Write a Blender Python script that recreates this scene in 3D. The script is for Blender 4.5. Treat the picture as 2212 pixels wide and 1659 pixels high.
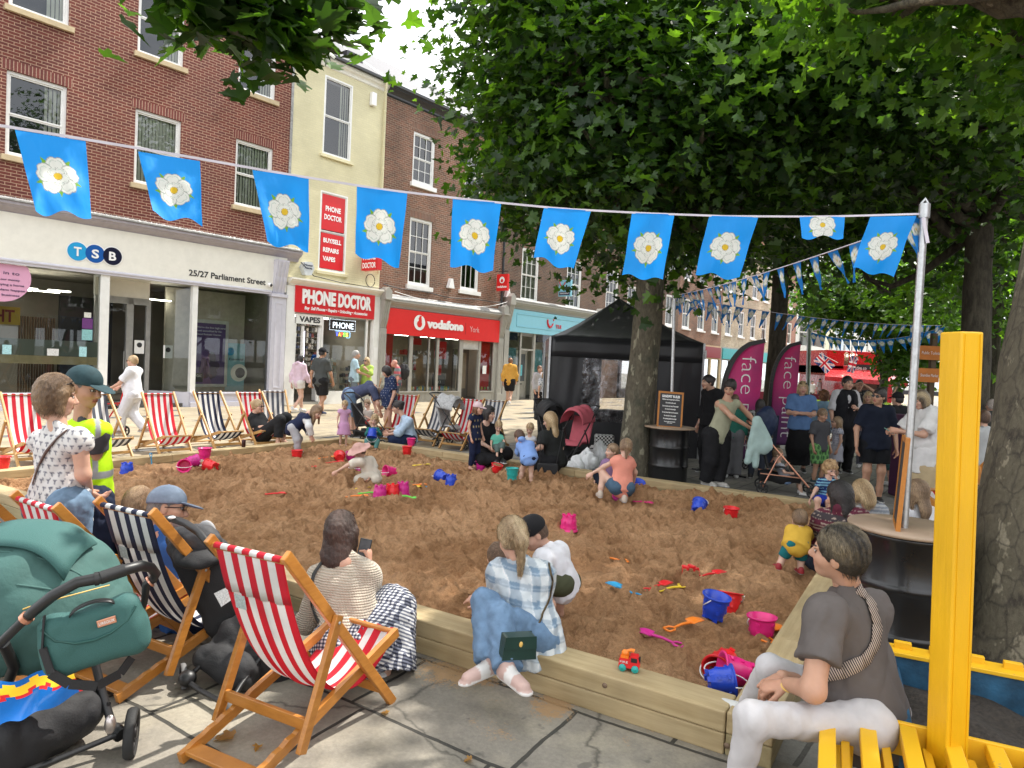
import bpy, math, random
import numpy as np
from mathutils import Matrix, Vector
S = bpy.context.scene
COL = S.collection
for o in list(bpy.data.objects): bpy.data.objects.remove(o)
# ---------------------------------------------------------------- camera (calibrated: 24 mm equivalent, eye height 1.72 m)
FPX, CX, CY, EYE = 1495., 1106., 829.5, 1.72
_up = np.array([.048, 1, 48/1495.]); _up /= np.linalg.norm(_up)
_fw = np.array([0, 0, -1.]); _Y = _fw-_up*(_fw@_up); _Y /= np.linalg.norm(_Y)
RC = np.stack([np.cross(_Y, _up), _Y, _up])          # world = RC @ camera
CAMP = np.array([0, 0, EYE])
cd = bpy.data.cameras.new('camera'); cam = bpy.data.objects.new('camera', cd); COL.objects.link(cam)
cd.sensor_fit = 'HORIZONTAL'; cd.sensor_width = 36; cd.lens = FPX/2212*36; cd.clip_start = .05; cd.clip_end = 3000
M4 = Matrix([list(RC[i])+[CAMP[i]] for i in range(3)]+[[0, 0, 0, 1]])
cam.matrix_world = M4; S.camera = cam
# ---------------------------------------------------------------- sky, sun, exposure
SUN_EL, SUN_AZ = math.radians(57), math.radians(46)  # azimuth clockwise from +Y (view direction)
w = bpy.data.worlds.new('World'); S.world = w; w.use_nodes = True; nt = w.node_tree; nt.nodes.clear()
sky = nt.nodes.new('ShaderNodeTexSky'); sky.sky_type = 'NISHITA'; sky.sun_disc = False
sky.sun_elevation = SUN_EL; sky.sun_rotation = SUN_AZ; sky.dust_density = 3
tc = nt.nodes.new('ShaderNodeTexCoord'); mp = nt.nodes.new('ShaderNodeMapping'); mp.inputs['Scale'].default_value = (1, 1, 2.2)
no = nt.nodes.new('ShaderNodeTexNoise'); no.inputs['Scale'].default_value = 3.2; no.inputs['Detail'].default_value = 7; no.inputs['Roughness'].default_value = .6
cr = nt.nodes.new('ShaderNodeValToRGB'); cr.color_ramp.elements[0].position = .22; cr.color_ramp.elements[1].position = .42
no2 = nt.nodes.new('ShaderNodeTexNoise'); no2.inputs['Scale'].default_value = 5; no2.inputs['Detail'].default_value = 5
cr2 = nt.nodes.new('ShaderNodeValToRGB'); cr2.color_ramp.elements[0].position = .3; cr2.color_ramp.elements[1].position = .7
cr2.color_ramp.elements[0].color = (8.2, 8.6, 9.2, 1); cr2.color_ramp.elements[1].color = (11.5, 11.5, 11.6, 1)
mx = nt.nodes.new('ShaderNodeMixRGB'); bg = nt.nodes.new('ShaderNodeBackground'); bg.inputs['Strength'].default_value = .14
wo = nt.nodes.new('ShaderNodeOutputWorld')
L = nt.links.new
L(tc.outputs['Generated'], mp.inputs['Vector']); L(mp.outputs[0], no.inputs['Vector']); L(mp.outputs[0], no2.inputs['Vector'])
L(no.outputs['Fac'], cr.inputs[0]); L(no2.outputs['Fac'], cr2.inputs[0]); L(cr.outputs[0], mx.inputs[0])
L(sky.outputs[0], mx.inputs[1]); L(cr2.outputs[0], mx.inputs[2]); L(mx.outputs[0], bg.inputs[0]); L(bg.outputs[0], wo.inputs[0])
sl = bpy.data.lights.new('sun', 'SUN'); sl.energy = 4.6; sl.angle = math.radians(.8); sl.color = (1, .95, .87)
so = bpy.data.objects.new('sun', sl); COL.objects.link(so)
sd = Vector((math.sin(SUN_AZ)*math.cos(SUN_EL), math.cos(SUN_AZ)*math.cos(SUN_EL), math.sin(SUN_EL)))
so.rotation_euler = sd.to_track_quat('Z', 'Y').to_euler(); so.location = sd*60
S.view_settings.view_transform = 'Standard'; S.view_settings.look = 'None'; S.view_settings.gamma = 1
S.view_settings.exposure = .68
S.render.engine = 'CYCLES'; S.cycles.max_bounces = 7; S.cycles.diffuse_bounces = 3; S.cycles.transparent_max_bounces = 12
S.cycles.use_denoising = True; S.cycles.caustics_reflective = False; S.cycles.caustics_refractive = False
# ---------------------------------------------------------------- projection helpers (pixel of the 2212 px wide view -> place in the world)
def ray(px, py): return RC@np.array([px-CX, -(py-CY), -FPX])
def G(px, py, z=0.): d = ray(px, py); return CAMP+d*((z-EYE)/d[2])
def P(px, py, D): d = ray(px, py); return CAMP+d*(D/d[1])
def proj(p):
 q = RC.T@(np.array(p)-CAMP); return (CX+q[0]/-q[2]*FPX, CY-q[1]/-q[2]*FPX)
_v = ray(2310, 840); U = np.array([_v[0], _v[1], 0]); U /= np.linalg.norm(U); NF = np.array([U[1], -U[0], 0])
F0 = G(982, 867)
def mat4(o, x, y, z): return Matrix([[x[i], y[i], z[i], o[i]] for i in range(3)]+[[0, 0, 0, 1]])
FM = mat4(F0, U, -NF, (0, 0, 1))      # facade frame: x along the street, y into the building, z up
def fs(px, py, off=0.):
 d = ray(px, py); t = ((F0+NF*off-CAMP)@NF)/(d@NF); p = CAMP+d*t; return float((p-F0)@U), float(p[2])
def rotz(a, o=(0, 0, 0)): return Matrix.Translation(Vector(o))@Matrix.Rotation(a, 4, 'Z')
# ---------------------------------------------------------------- object bookkeeping
def tag(o, label=None, cat=None, group=None, kind=None):
 if label: o['label'] = label
 if cat: o['category'] = cat
 if group: o['group'] = group
 if kind: o['kind'] = kind
 return o
def thing(name, label, cat, M=None, group=None, kind=None):
 o = bpy.data.objects.new(name, None); COL.objects.link(o); o.empty_display_size = .1
 if M is not None: o.matrix_world = M if isinstance(M, Matrix) else Matrix.Translation(Vector(M))
 return tag(o, label, cat, group, kind)
def link(name, me, parent=None, M=None):
 o = bpy.data.objects.new(name, me); COL.objects.link(o)
 if parent is not None: o.parent = parent
 if M is not None: o.matrix_local = M
 return o
def copy_tree(o, parent=None):
 c = o.copy(); COL.objects.link(c)
 if parent is not None: c.parent = parent; c.matrix_parent_inverse = o.matrix_parent_inverse.copy()
 for ch in list(o.children): copy_tree(ch, c)
 return c
class MB:
 """collects verts and faces, builds ONE mesh object"""
 def __init__(s, T=None): s.v = []; s.f = []; s.m = []; s.sm = []; s.T = T or Matrix.Identity(4); s.mi = 0; s.smooth = False
 def add(s, vs, fs_, mi=None, sm=None):
  n = len(s.v); T = s.T
  s.v += [tuple(T@Vector(q)) for q in vs]; s.f += [tuple(i+n for i in q) for q in fs_]
  s.m += [s.mi if mi is None else mi]*len(fs_); s.sm += [s.smooth if sm is None else sm]*len(fs_); return s
 def box(s, x0, x1, y0, y1, z0, z1, mi=None):
  vs = [(x, y, z) for z in (z0, z1) for y in (y0, y1) for x in (x0, x1)]
  return s.add(vs, [(0, 2, 3, 1), (4, 5, 7, 6), (0, 1, 5, 4), (2, 6, 7, 3), (0, 4, 6, 2), (1, 3, 7, 5)], mi, False)
 def bar(s, a, b, w, h, up=(0, 0, 1), mi=None):
  a = Vector(a); b = Vector(b); d = (b-a).normalized(); x = d.cross(Vector(up)).normalized()*w/2; z = x.cross(d).normalized()*h/2
  vs = [p+i*x+j*z for p in (a, b) for i, j in ((-1, -1), (1, -1), (1, 1), (-1, 1))]
  return s.add(vs, [(3, 2, 1, 0), (4, 5, 6, 7)]+[(i, (i+1) % 4, (i+1) % 4+4, i+4) for i in range(4)], mi, False)
 def tube(s, pts, r, n=10, cap=True, mi=None):
  P_ = [Vector(p) for p in pts]; k = len(P_); rs = r if isinstance(r, (list, tuple)) else [r]*k; vs = []; ref = None
  for i, p in enumerate(P_):
   d = (P_[min(i+1, k-1)]-P_[max(i-1, 0)]).normalized()
   if ref is None: ref = d.orthogonal().normalized()
   x = (ref-d*ref.dot(d)).normalized(); ref = x; y = d.cross(x)
   vs += [p+(x*math.cos(2*math.pi*j/n)+y*math.sin(2*math.pi*j/n))*rs[i] for j in range(n)]
  f = [(i*n+j, i*n+(j+1) % n, (i+1)*n+(j+1) % n, (i+1)*n+j) for i in range(k-1) for j in range(n)]
  s.add(vs, f, mi, True)
  if cap: s.add(vs[:n], [tuple(range(n))[::-1]], mi, False); s.add(vs[-n:], [tuple(range(n))], mi, False)
  return s
 def lathe(s, prof, n=24, mi=None, c=(0, 0), sm=True):
  vs = [(c[0]+r*math.cos(2*math.pi*j/n), c[1]+r*math.sin(2*math.pi*j/n), z) for r, z in prof for j in range(n)]
  f = [(i*n+j, i*n+(j+1) % n, (i+1)*n+(j+1) % n, (i+1)*n+j) for i in range(len(prof)-1) for j in range(n)]
  return s.add(vs, f, mi, sm)
 def disc(s, c, r, n=24, z=0, mi=None, axis='z'):
  if axis == 'z': vs = [(c[0]+r*math.cos(2*math.pi*j/n), c[1]+r*math.sin(2*math.pi*j/n), z) for j in range(n)]
  else: vs = [(c[0]+r*math.cos(2*math.pi*j/n), z, c[1]+r*math.sin(2*math.pi*j/n)) for j in range(n)]
  return s.add(vs, [tuple(range(n))], mi, False)
 def prism(s, poly, y0, y1, mi=None, sm=False):
  """poly of (x, z), extruded in y"""
  n = len(poly); vs = [(x, y0, z) for x, z in poly]+[(x, y1, z) for x, z in poly]
  s.add(vs, [(i, (i+1) % n, (i+1) % n+n, i+n) for i in range(n)], mi, sm)
  return s.add(vs, [tuple(range(n))[::-1], tuple(range(n, 2*n))], mi, False)
 def ell(s, c, r, n=16, m=10, z0=-1., z1=1., mi=None, R=None):
  R = R or Matrix.Identity(3); c = Vector(c); vs = []; t0 = math.asin(max(-1, z0)); t1 = math.asin(min(1, z1))
  for i in range(m+1):
   t = t0+(t1-t0)*i/m
   for j in range(n):
    a = 2*math.pi*j/n; vs.append(c+R@Vector((r[0]*math.cos(t)*math.cos(a), r[1]*math.cos(t)*math.sin(a), r[2]*math.sin(t))))
  return s.add(vs, [(i*n+j, i*n+(j+1) % n, (i+1)*n+(j+1) % n, (i+1)*n+j) for i in range(m) for j in range(n)], mi, True)
 def grid(s, fn, nu, nv, mi=None, mf=None, sm=True):
  vs = [fn(i/nu, j/nv) for j in range(nv+1) for i in range(nu+1)]; w = nu+1
  n0 = len(s.f); s.add(vs, [(j*w+i, j*w+i+1, (j+1)*w+i+1, (j+1)*w+i) for j in range(nv) for i in range(nu)], mi, sm)
  if mf:
   for j in range(nv):
    for i in range(nu): s.m[n0+j*nu+i] = mf((i+.5)/nu, (j+.5)/nv)
  return s
 def build(s, name, mats, parent=None, M=None, bev=0, solid=0, sub=0):
  me = bpy.data.meshes.new(name); me.from_pydata(s.v, [], s.f)
  for m in (mats if isinstance(mats, (list, tuple)) else [mats]): me.materials.append(m)
  me.polygons.foreach_set('material_index', s.m); me.polygons.foreach_set('use_smooth', s.sm); me.update()
  o = link(name, me, parent, M)
  if solid: q = o.modifiers.new('t', 'SOLIDIFY'); q.thickness = solid; q.offset = 0
  if sub: q = o.modifiers.new('s', 'SUBSURF'); q.levels = sub; q.render_levels = sub
  if bev: q = o.modifiers.new('b', 'BEVEL'); q.width = bev; q.segments = 2; q.limit_method = 'ANGLE'; q.angle_limit = .7
  return o
def np_mesh(name, V, F, mats, parent=None, M=None, cols=None, smooth=True, mi=None):
 """V (n,3), F (m,k) constant k; optional colours per vertex"""
 me = bpy.data.meshes.new(name); V = np.asarray(V, np.float32); F = np.asarray(F, np.int32); m, k = F.shape
 me.vertices.add(len(V)); me.vertices.foreach_set('co', V.ravel())
 me.loops.add(m*k); me.loops.foreach_set('vertex_index', F.ravel())
 me.polygons.add(m); me.polygons.foreach_set('loop_start', np.arange(0, m*k, k, dtype=np.int32)); me.polygons.foreach_set('loop_total', np.full(m, k, np.int32))
 for q in (mats if isinstance(mats, (list, tuple)) else [mats]): me.materials.append(q)
 if mi is not None: me.polygons.foreach_set('material_index', np.asarray(mi, np.int32))
 me.polygons.foreach_set('use_smooth', np.full(m, smooth)); me.update(); me.validate()
 if cols is not None:
  a = me.color_attributes.new('Col', 'FLOAT_COLOR', 'POINT'); c = np.ones((len(V), 4), np.float32); c[:, :3] = cols; a.data.foreach_set('color', c.ravel())
 return link(name, me, parent, M)
# ---------------------------------------------------------------- materials
class NT:
 def __init__(s, name):
  s.mat = bpy.data.materials.new(name); s.mat.use_nodes = True; s.t = s.mat.node_tree; s.b = s.t.nodes['Principled BSDF']; s.out = s.t.nodes['Material Output']
 def n(s, kind, **kw):
  q = s.t.nodes.new('ShaderNode'+kind); ins = {}
  for k, v in kw.items():
   if k[0] == '_': setattr(q, k[1:], v)
   else: ins[k.replace('__', ' ')] = v
  for k, v in ins.items():
   i = q.inputs[int(k[1:])] if k[0] == 'i' and k[1:].isdigit() else q.inputs[k]
   s.set(i, v)
  return q
 def set(s, i, v):
  if isinstance(v, bpy.types.NodeSocket): s.t.links.new(v, i)
  elif isinstance(v, bpy.types.Node): s.t.links.new(v.outputs[0], i)
  else:
   if isinstance(v, tuple) and len(v) == 3 and i.type == 'RGBA': v = v+(1,)
   i.default_value = v
 def bs(s, **kw):
  for k, v in kw.items(): s.set(s.b.inputs[k.replace('__', ' ')], v)
  return s
 def co(s, kind='Object'): return s.n('TexCoord').outputs[kind]
 def math(s, op, a, b=0.): return s.n('Math', _operation=op, i0=a, i1=b)
 def mix(s, f, a, b, mode='MIX'): return s.n('MixRGB', _blend_type=mode, i0=f, i1=a, i2=b)
 def ramp(s, f, stops):
  q = s.n('ValToRGB', i0=f); e = q.color_ramp.elements
  while len(e) < len(stops): e.new(.5)
  for k, (p, c) in enumerate(stops): e[k].position = p; e[k].color = (c, c, c, 1) if isinstance(c, (int, float)) else tuple(c)+(1,)
  return q
 def noise(s, scale, detail=4, vec=None, rough=.55): return s.n('TexNoise', Scale=scale, Detail=detail, Roughness=rough, Vector=vec if vec is not None else s.co())
 def map(s, sc=(1, 1, 1), vec=None, rot=(0, 0, 0)): return s.n('Mapping', Vector=vec if vec is not None else s.co(), Scale=sc, Rotation=rot)
 def bump(s, h, d=.01, st=.6): return s.bs(Normal=s.n('Bump', Height=h, Distance=d, Strength=st))
def mk(name, col, rough=.6, metal=0, var=.12, vs=6, bump=0, bs=60, spec=.5, coat=0, emit=0, sc=(1, 1, 1), sheen=0):
 t = NT(name); t.bs(Roughness=rough, Metallic=metal); t.b.inputs['Specular IOR Level'].default_value = spec
 v = t.map(sc)
 if var: n = t.noise(vs, 6, v); f = t.ramp(n, [(.3, 1-var), (.7, 1+var)]); t.bs(Base__Color=t.mix(1., tuple(col), f, 'MULTIPLY')); t.bs(Roughness=t.n('MapRange', Value=n.outputs[0], i3=max(.02, rough-.1), i4=min(1, rough+.12)))
 else: t.bs(Base__Color=tuple(col))
 if bump: t.bump(t.noise(bs, 3, v), .01, bump)
 if coat: t.bs(Coat__Weight=coat, Coat__Roughness=.06)
 if emit: t.bs(Emission__Color=tuple(col), Emission__Strength=emit)
 if sheen: t.bs(Sheen__Weight=sheen)
 return t.mat
def mkv(name, rough=.6, var=.08, vs=25, bump=.15, bs=140, sss=0, spec=.4, sc=(1, 1, 1), bd=.004, sheen=0, vmul=1.):
 t = NT(name); a = t.n('VertexColor', _layer_name='Col'); v = t.map(sc); n = t.noise(vs, 5, v)
 t.bs(Roughness=rough, Base__Color=t.mix(1., a.outputs[0], t.ramp(n, [(.3, 1-var), (.7, 1+var)]), 'MULTIPLY')); t.b.inputs['Specular IOR Level'].default_value = spec
 if bump: t.bump(t.noise(bs, 3, v), bd, bump)
 if sss: t.bs(Subsurface__Weight=sss, Subsurface__Radius=(.02, .006, .003), Subsurface__Scale=.6)
 if sheen: t.bs(Sheen__Weight=sheen)
 return t.mat
def mix2(t, A, B, f): q = t.n('MixShader', i0=f, i1=A, i2=B); t.t.links.new(q.outputs[0], t.out.inputs[0]); return t.mat
def brick_mat(name, c1, c2, mortar, bump=.6, dirt=.35, w=.225, h=.075, ms=.011, spread=.5, pitch=True):
 t = NT(name); sp = t.n('SeparateXYZ', Vector=t.co()); nz = t.noise(9, 3); wob = t.math('MULTIPLY', t.math('SUBTRACT', nz, .5), .012)
 v = t.n('CombineXYZ', X=t.math('ADD', t.math('ADD', sp.outputs[0], sp.outputs[1]), wob), Y=t.math('ADD', sp.outputs[2], wob))
 br = t.n('TexBrick', Vector=v, Color1=tuple(c1), Color2=tuple(c2), Mortar=tuple(mortar), Scale=1., _offset=.5)
 br.inputs['Mortar Size'].default_value = ms; br.inputs['Brick Width'].default_value = w; br.inputs['Row Height'].default_value = h; br.inputs['Bias'].default_value = -.1; br.inputs['Mortar Smooth'].default_value = .25
 big = t.ramp(t.noise(.7, 6), [(.35, 1-dirt), (.65, 1.12)]); fine = t.ramp(t.noise(30, 5), [(.3, 1-spread*.5), (.7, 1+spread*.4)])
 t.bs(Base__Color=t.mix(1., t.mix(1., br.outputs[0], big, 'MULTIPLY'), fine, 'MULTIPLY'), Roughness=.85)
 hh = t.math('ADD', t.math('MULTIPLY', t.math('SUBTRACT', 1., br.outputs[1]), 1.), t.math('MULTIPLY', t.noise(60, 4), .5)); t.bump(hh, .012, bump); return t.mat
def glass_mat(name, tint=(.75, .8, .78), refl=1.45, extra=.06):
 t = NT(name); tr = t.n('BsdfTransparent', Color=tuple(tint)); gl = t.n('BsdfGlossy', Color=(.95, .97, 1), Roughness=.015)
 f = t.math('MINIMUM', t.math('ADD', t.n('Fresnel', IOR=refl), extra), 1.); return mix2(t, tr, gl, f)
def wood_mat(name, c1, c2, rough=.5, sc=(2, 30, 30), coat=0, bump=.2):
 t = NT(name); v = t.map(sc); n = t.noise(1.6, 6, v, .65); n2 = t.noise(3, 3)
 t.bs(Base__Color=t.mix(1., t.mix(t.ramp(n, [(.35, 0.), (.68, 1.)]), tuple(c1), tuple(c2)), t.ramp(n2, [(.3, .82), (.7, 1.12)]), 'MULTIPLY'), Roughness=rough)
 if coat: t.bs(Coat__Weight=coat, Coat__Roughness=.15)
 if bump: t.bump(n, .004, bump)
 return t.mat
def plane_text(txt, size, parent, M, mat, name='lettering', ext=.003, bold=0., align='LEFT', shear=0, sx=1., label=None, space=1.):
 """text in the local x-z plane of matrix M, facing -y"""
 c = bpy.data.curves.new(name, 'FONT'); c.body = txt; c.size = size; c.extrude = ext; c.offset = bold; c.align_x = align; c.shear = shear; c.resolution_u = 3; c.space_character = space
 o = bpy.data.objects.new(name, c); COL.objects.link(o)
 me = bpy.data.meshes.new_from_object(o); bpy.data.objects.remove(o); bpy.data.curves.remove(c)
 me.materials.clear(); me.materials.append(mat); me.name = name
 return link(name, me, parent, M@Matrix.Rotation(math.pi/2, 4, 'X')@Matrix.Diagonal((sx, 1, 1, 1)))
def T3(x, y, z): return Matrix.Translation((x, y, z))
# ---------------------------------------------------------------- signed distance modelling (bodies, clothes, hair): grid + surface nets
def unit(a): a = np.asarray(a, float); return a/(np.linalg.norm(a)+1e-9)
class SDF:
 def __init__(s): s.p = []
 def cone(s, a, b, ra, rb, k=.02, side=None, flat=1., cutb=False, cuta=False, neg=False):
  s.p.append(('c', np.asarray(a, float), np.asarray(b, float), ra, rb, k, None if side is None else unit(side), flat, cuta, cutb, neg)); return s
 def ell(s, c, r, A=None, k=.02, neg=False):
  s.p.append(('e', np.asarray(c, float), np.asarray(r, float) if np.ndim(r) else np.full(3, float(r)), np.eye(3) if A is None else np.asarray(A, float), k, neg)); return s
 def bb(s, q):
  if q[0] == 'c': R = max(q[3], q[4]); return np.minimum(q[1], q[2])-R, np.maximum(q[1], q[2])+R
  R = np.abs(q[3]).T@q[2]; return q[1]-R, q[1]+R
 def mesh(s, res, wr=0., ws=.09, seed=0, cut=None):
  lo = np.min([s.bb(q)[0] for q in s.p if not q[-1]], 0)-3*res; hi = np.max([s.bb(q)[1] for q in s.p if not q[-1]], 0)+3*res
  n = np.maximum(np.ceil((hi-lo)/res).astype(int)+1, 4); ax = [(lo[i]+np.arange(n[i])*res).astype(np.float32) for i in range(3)]
  D = np.full(n, 1., np.float32)
  for q in s.p:
   a, b = s.bb(q); k = q[5] if q[0] == 'c' else q[4]; mg = k+2.5*res
   i0 = np.clip(((a-mg-lo)/res).astype(int), 0, n-1); i1 = np.clip(((b+mg-lo)/res).astype(int)+2, 1, n)
   sl_ = tuple(slice(i0[i], i1[i]) for i in range(3))
   X, Y, Z = ax[0][sl_[0]][:, None, None], ax[1][sl_[1]][None, :, None], ax[2][sl_[2]][None, None, :]
   if q[0] == 'c':
    _, a, b, ra, rb, k, side, flat, cuta, cutb, neg = q; ab = b-a; L2 = max(ab@ab, 1e-9); x, y, z = X-a[0], Y-a[1], Z-a[2]
    t0 = (x*ab[0]+y*ab[1]+z*ab[2])/L2; t = np.clip(t0, 0, 1); x = x-t*ab[0]; y = y-t*ab[1]; z = z-t*ab[2]
    if side is not None:
     dep = unit(np.cross(ab, side)); g = (x*dep[0]+y*dep[1]+z*dep[2])*(1/flat-1); x = x+g*dep[0]; y = y+g*dep[1]; z = z+g*dep[2]
    d = np.sqrt(x*x+y*y+z*z)-(ra+(rb-ra)*t)
    Ln = math.sqrt(L2)
    if cutb: d = np.maximum(d, (t0-1)*Ln)
    if cuta: d = np.maximum(d, -t0*Ln)
   else:
    _, c, r, A, k, neg = q; x, y, z = X-c[0], Y-c[1], Z-c[2]; e = 0
    for i in range(3): e = e+((x*A[i][0]+y*A[i][1]+z*A[i][2])/r[i])**2
    d = (np.sqrt(e)-1)*r.min()
   o = D[sl_]
   if neg: h = np.maximum(k-np.abs(o+d), 0)/max(k, 1e-6); D[sl_] = np.maximum(o, -d)+h*h*k*.25
   else: h = np.maximum(k-np.abs(o-d), 0)/max(k, 1e-6); D[sl_] = np.minimum(o, d)-h*h*k*.25
  if wr:
   rg = np.random.RandomState(seed); X, Y, Z = ax[0][:, None, None], ax[1][None, :, None], ax[2][None, None, :]; W = 0
   for i in range(5):
    kv = rg.normal(size=3); kv = kv/np.linalg.norm(kv)*2*math.pi/(ws*rg.uniform(.6, 1.8)); kv[2] *= .55
    W = W+1-2*np.abs(np.sin(.5*(X*kv[0]+Y*kv[1]+Z*kv[2])+rg.uniform(0, 6)+.8*np.sin(X*kv[1]*.6-Z*kv[0]*.5)))**.8
   D = D+W*wr*.45
  if cut is not None:
   for c, nn in cut:
    c = np.asarray(c, float); nn = unit(nn); D = np.maximum(D, ((ax[0]-c[0])*nn[0])[:, None, None]+((ax[1]-c[1])*nn[1])[None, :, None]+((ax[2]-c[2])*nn[2])[None, None, :])
  D[0], D[-1] = 1, 1; D[:, 0], D[:, -1] = 1, 1; D[:, :, 0], D[:, :, -1] = 1, 1
  return nets(D, lo, res)
def nets(D, lo, res):
 ins = D < 0; c = [slice(None, -1), slice(1, None)]; cnt = 0; acc = np.zeros(tuple(np.array(D.shape)-1)+(3,), np.float32)
 nx, ny, nz = acc.shape[:3]; num = np.zeros((nx, ny, nz), np.float32)
 for axis in range(3):
  oth = [i for i in range(3) if i != axis]
  A = np.take(D, range(D.shape[axis]-1), axis); B = np.take(D, range(1, D.shape[axis]), axis); cr_ = (A < 0) != (B < 0)
  t = np.where(cr_, A/np.where(A == B, 1, A-B), 0)
  for i in (0, 1):
   for j in (0, 1):
    sl_ = [slice(None)]*3; sl_[oth[0]] = c[i]; sl_[oth[1]] = c[j]; sl_ = tuple(sl_); cc = cr_[sl_]; num += cc
    acc[..., axis] += np.where(cc, t[sl_], 0); acc[..., oth[0]] += cc*i; acc[..., oth[1]] += cc*j
 act = num > 0; idx = np.full(act.shape, -1, np.int32); idx[act] = np.arange(act.sum())
 ijk = np.argwhere(act).astype(np.float32); V = lo+(ijk+acc[act]/num[act][:, None])*res; F = []
 for axis in range(3):
  o1, o2 = [(1, 2), (2, 0), (0, 1)][axis]
  A = np.take(ins, range(D.shape[axis]-1), axis); B = np.take(ins, range(1, D.shape[axis]), axis); e = np.argwhere(A != B)
  if not len(e): continue
  e = e[(e[:, o1] > 0) & (e[:, o2] > 0) & (e[:, o1] < D.shape[o1]-1) & (e[:, o2] < D.shape[o2]-1)]
  def at(a, b): q = e.copy(); q[:, o1] -= a; q[:, o2] -= b; return idx[q[:, 0], q[:, 1], q[:, 2]]
  q = np.stack([at(1, 1), at(0, 1), at(0, 0), at(1, 0)], 1); fl = ins[e[:, 0], e[:, 1], e[:, 2]]; q[~fl] = q[~fl][:, ::-1]; F.append(q)
 return V, np.concatenate(F)
# ---------------------------------------------------------------- shared materials
def xprism(mb, poly, x0, x1, mi=None, sm=False):
 n = len(poly); vs = [(x0, y, z) for y, z in poly]+[(x1, y, z) for y, z in poly]
 mb.add(vs, [(i, i+n, (i+1) % n+n, (i+1) % n) for i in range(n)], mi, sm); mb.add(vs, [tuple(range(n)), tuple(range(n, 2*n))[::-1]], mi, False)
def plainm(name, col, rough=.5, **k): return mk(name, col, rough, **k)
m_white = plainm('white_paint', (.78, .78, .76), .4, var=.05, bump=.05)
m_cream = plainm('cream_paint', (.78, .76, .69), .45, var=.04)
m_lav = plainm('lavender_grey_paint', (.56, .55, .62), .4, var=.05)
m_lavd = plainm('mauve_grey_paint', (.36, .33, .37), .45, var=.1)
m_grey = plainm('grey_paint', (.34, .33, .30), .45, var=.06)
m_stone = plainm('sandstone', (.50, .40, .25), .85, var=.15, bump=.4, bs=40)
m_lead = plainm('lead', (.30, .30, .29), .7, var=.35, vs=12, bump=.4, bs=40)
m_slate = plainm('slate', (.09, .09, .10), .6, var=.3, bump=.5, bs=12)
m_blackp = plainm('black_paint', (.018, .02, .024), .35, var=.1)
m_black = plainm('black_plastic', (.014, .014, .015), .42, var=.15)
m_rubber = plainm('black_rubber', (.02, .02, .02), .75, var=.2, bump=.2)
m_red = plainm('red_sign', (.62, .012, .02), .35, var=.03)
m_redv = plainm('red_fascia', (.70, .02, .02), .35, var=.03)
m_tui = plainm('pale_blue_fascia', (.24, .55, .68), .4, var=.03)
m_navy = plainm('navy_sign', (.012, .02, .07), .4, var=.05)
m_letw = plainm('white_lettering', (.85, .85, .85), .4, var=0)
m_letk = plainm('dark_lettering', (.03, .03, .035), .5, var=0)
m_room = plainm('interior_wall', (.42, .38, .32), .9, var=.15, vs=1.5)
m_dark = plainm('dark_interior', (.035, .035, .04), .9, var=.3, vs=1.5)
m_floor = plainm('interior_floor', (.12, .11, .10), .5, var=.1)
m_glass = glass_mat('shop_glass', (.80, .85, .82), 1.45, .03)
m_glassd = glass_mat('window_glass', (.80, .84, .84), 1.45, .04)
m_blind = plainm('blind_fabric', (.80, .78, .64), .8, var=.08)
m_spike = plainm('steel_spikes', (.55, .55, .55), .35, metal=.7, var=.2)
m_steel = plainm('galvanised_steel', (.50, .51, .52), .38, metal=.85, var=.18, vs=30, bump=.1)
m_lampw = plainm('lit_lamp', (1, .93, .8), .5, var=0, emit=9)
m_brickA = brick_mat('red_brick', (.15, .034, .023), (.105, .025, .020), (.40, .25, .17), .5, .15, ms=.009, spread=.35)
m_brickV = brick_mat('old_brown_brick', (.27, .12, .075), (.15, .085, .06), (.36, .26, .19), .9, .35, ms=.012, spread=.9, h=.078)
m_brickT = brick_mat('weathered_brick', (.17, .085, .055), (.10, .065, .05), (.24, .18, .13), .9, .45, ms=.010, spread=1.1, h=.07)
m_brickY = brick_mat('painted_brick', (.66, .61, .40), (.63, .58, .37), (.62, .57, .38), .45, .08, spread=.12)
m_brickP = brick_mat('buff_brick', (.56, .48, .34), (.38, .29, .19), (.5, .45, .36), .6, .3)
m_brickR = brick_mat('orange_red_brick', (.33, .12, .075), (.24, .09, .06), (.4, .3, .24), .6, .25)
m_soldier = brick_mat('soldier_course', (.17, .04, .03), (.12, .03, .025), (.40, .27, .19), .5, .1, w=.075, h=.6, ms=.009)
m_soldier2 = brick_mat('old_soldier_course', (.22, .10, .065), (.14, .08, .06), (.3, .22, .16), .7, .2, w=.075, h=.6, ms=.01)
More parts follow.
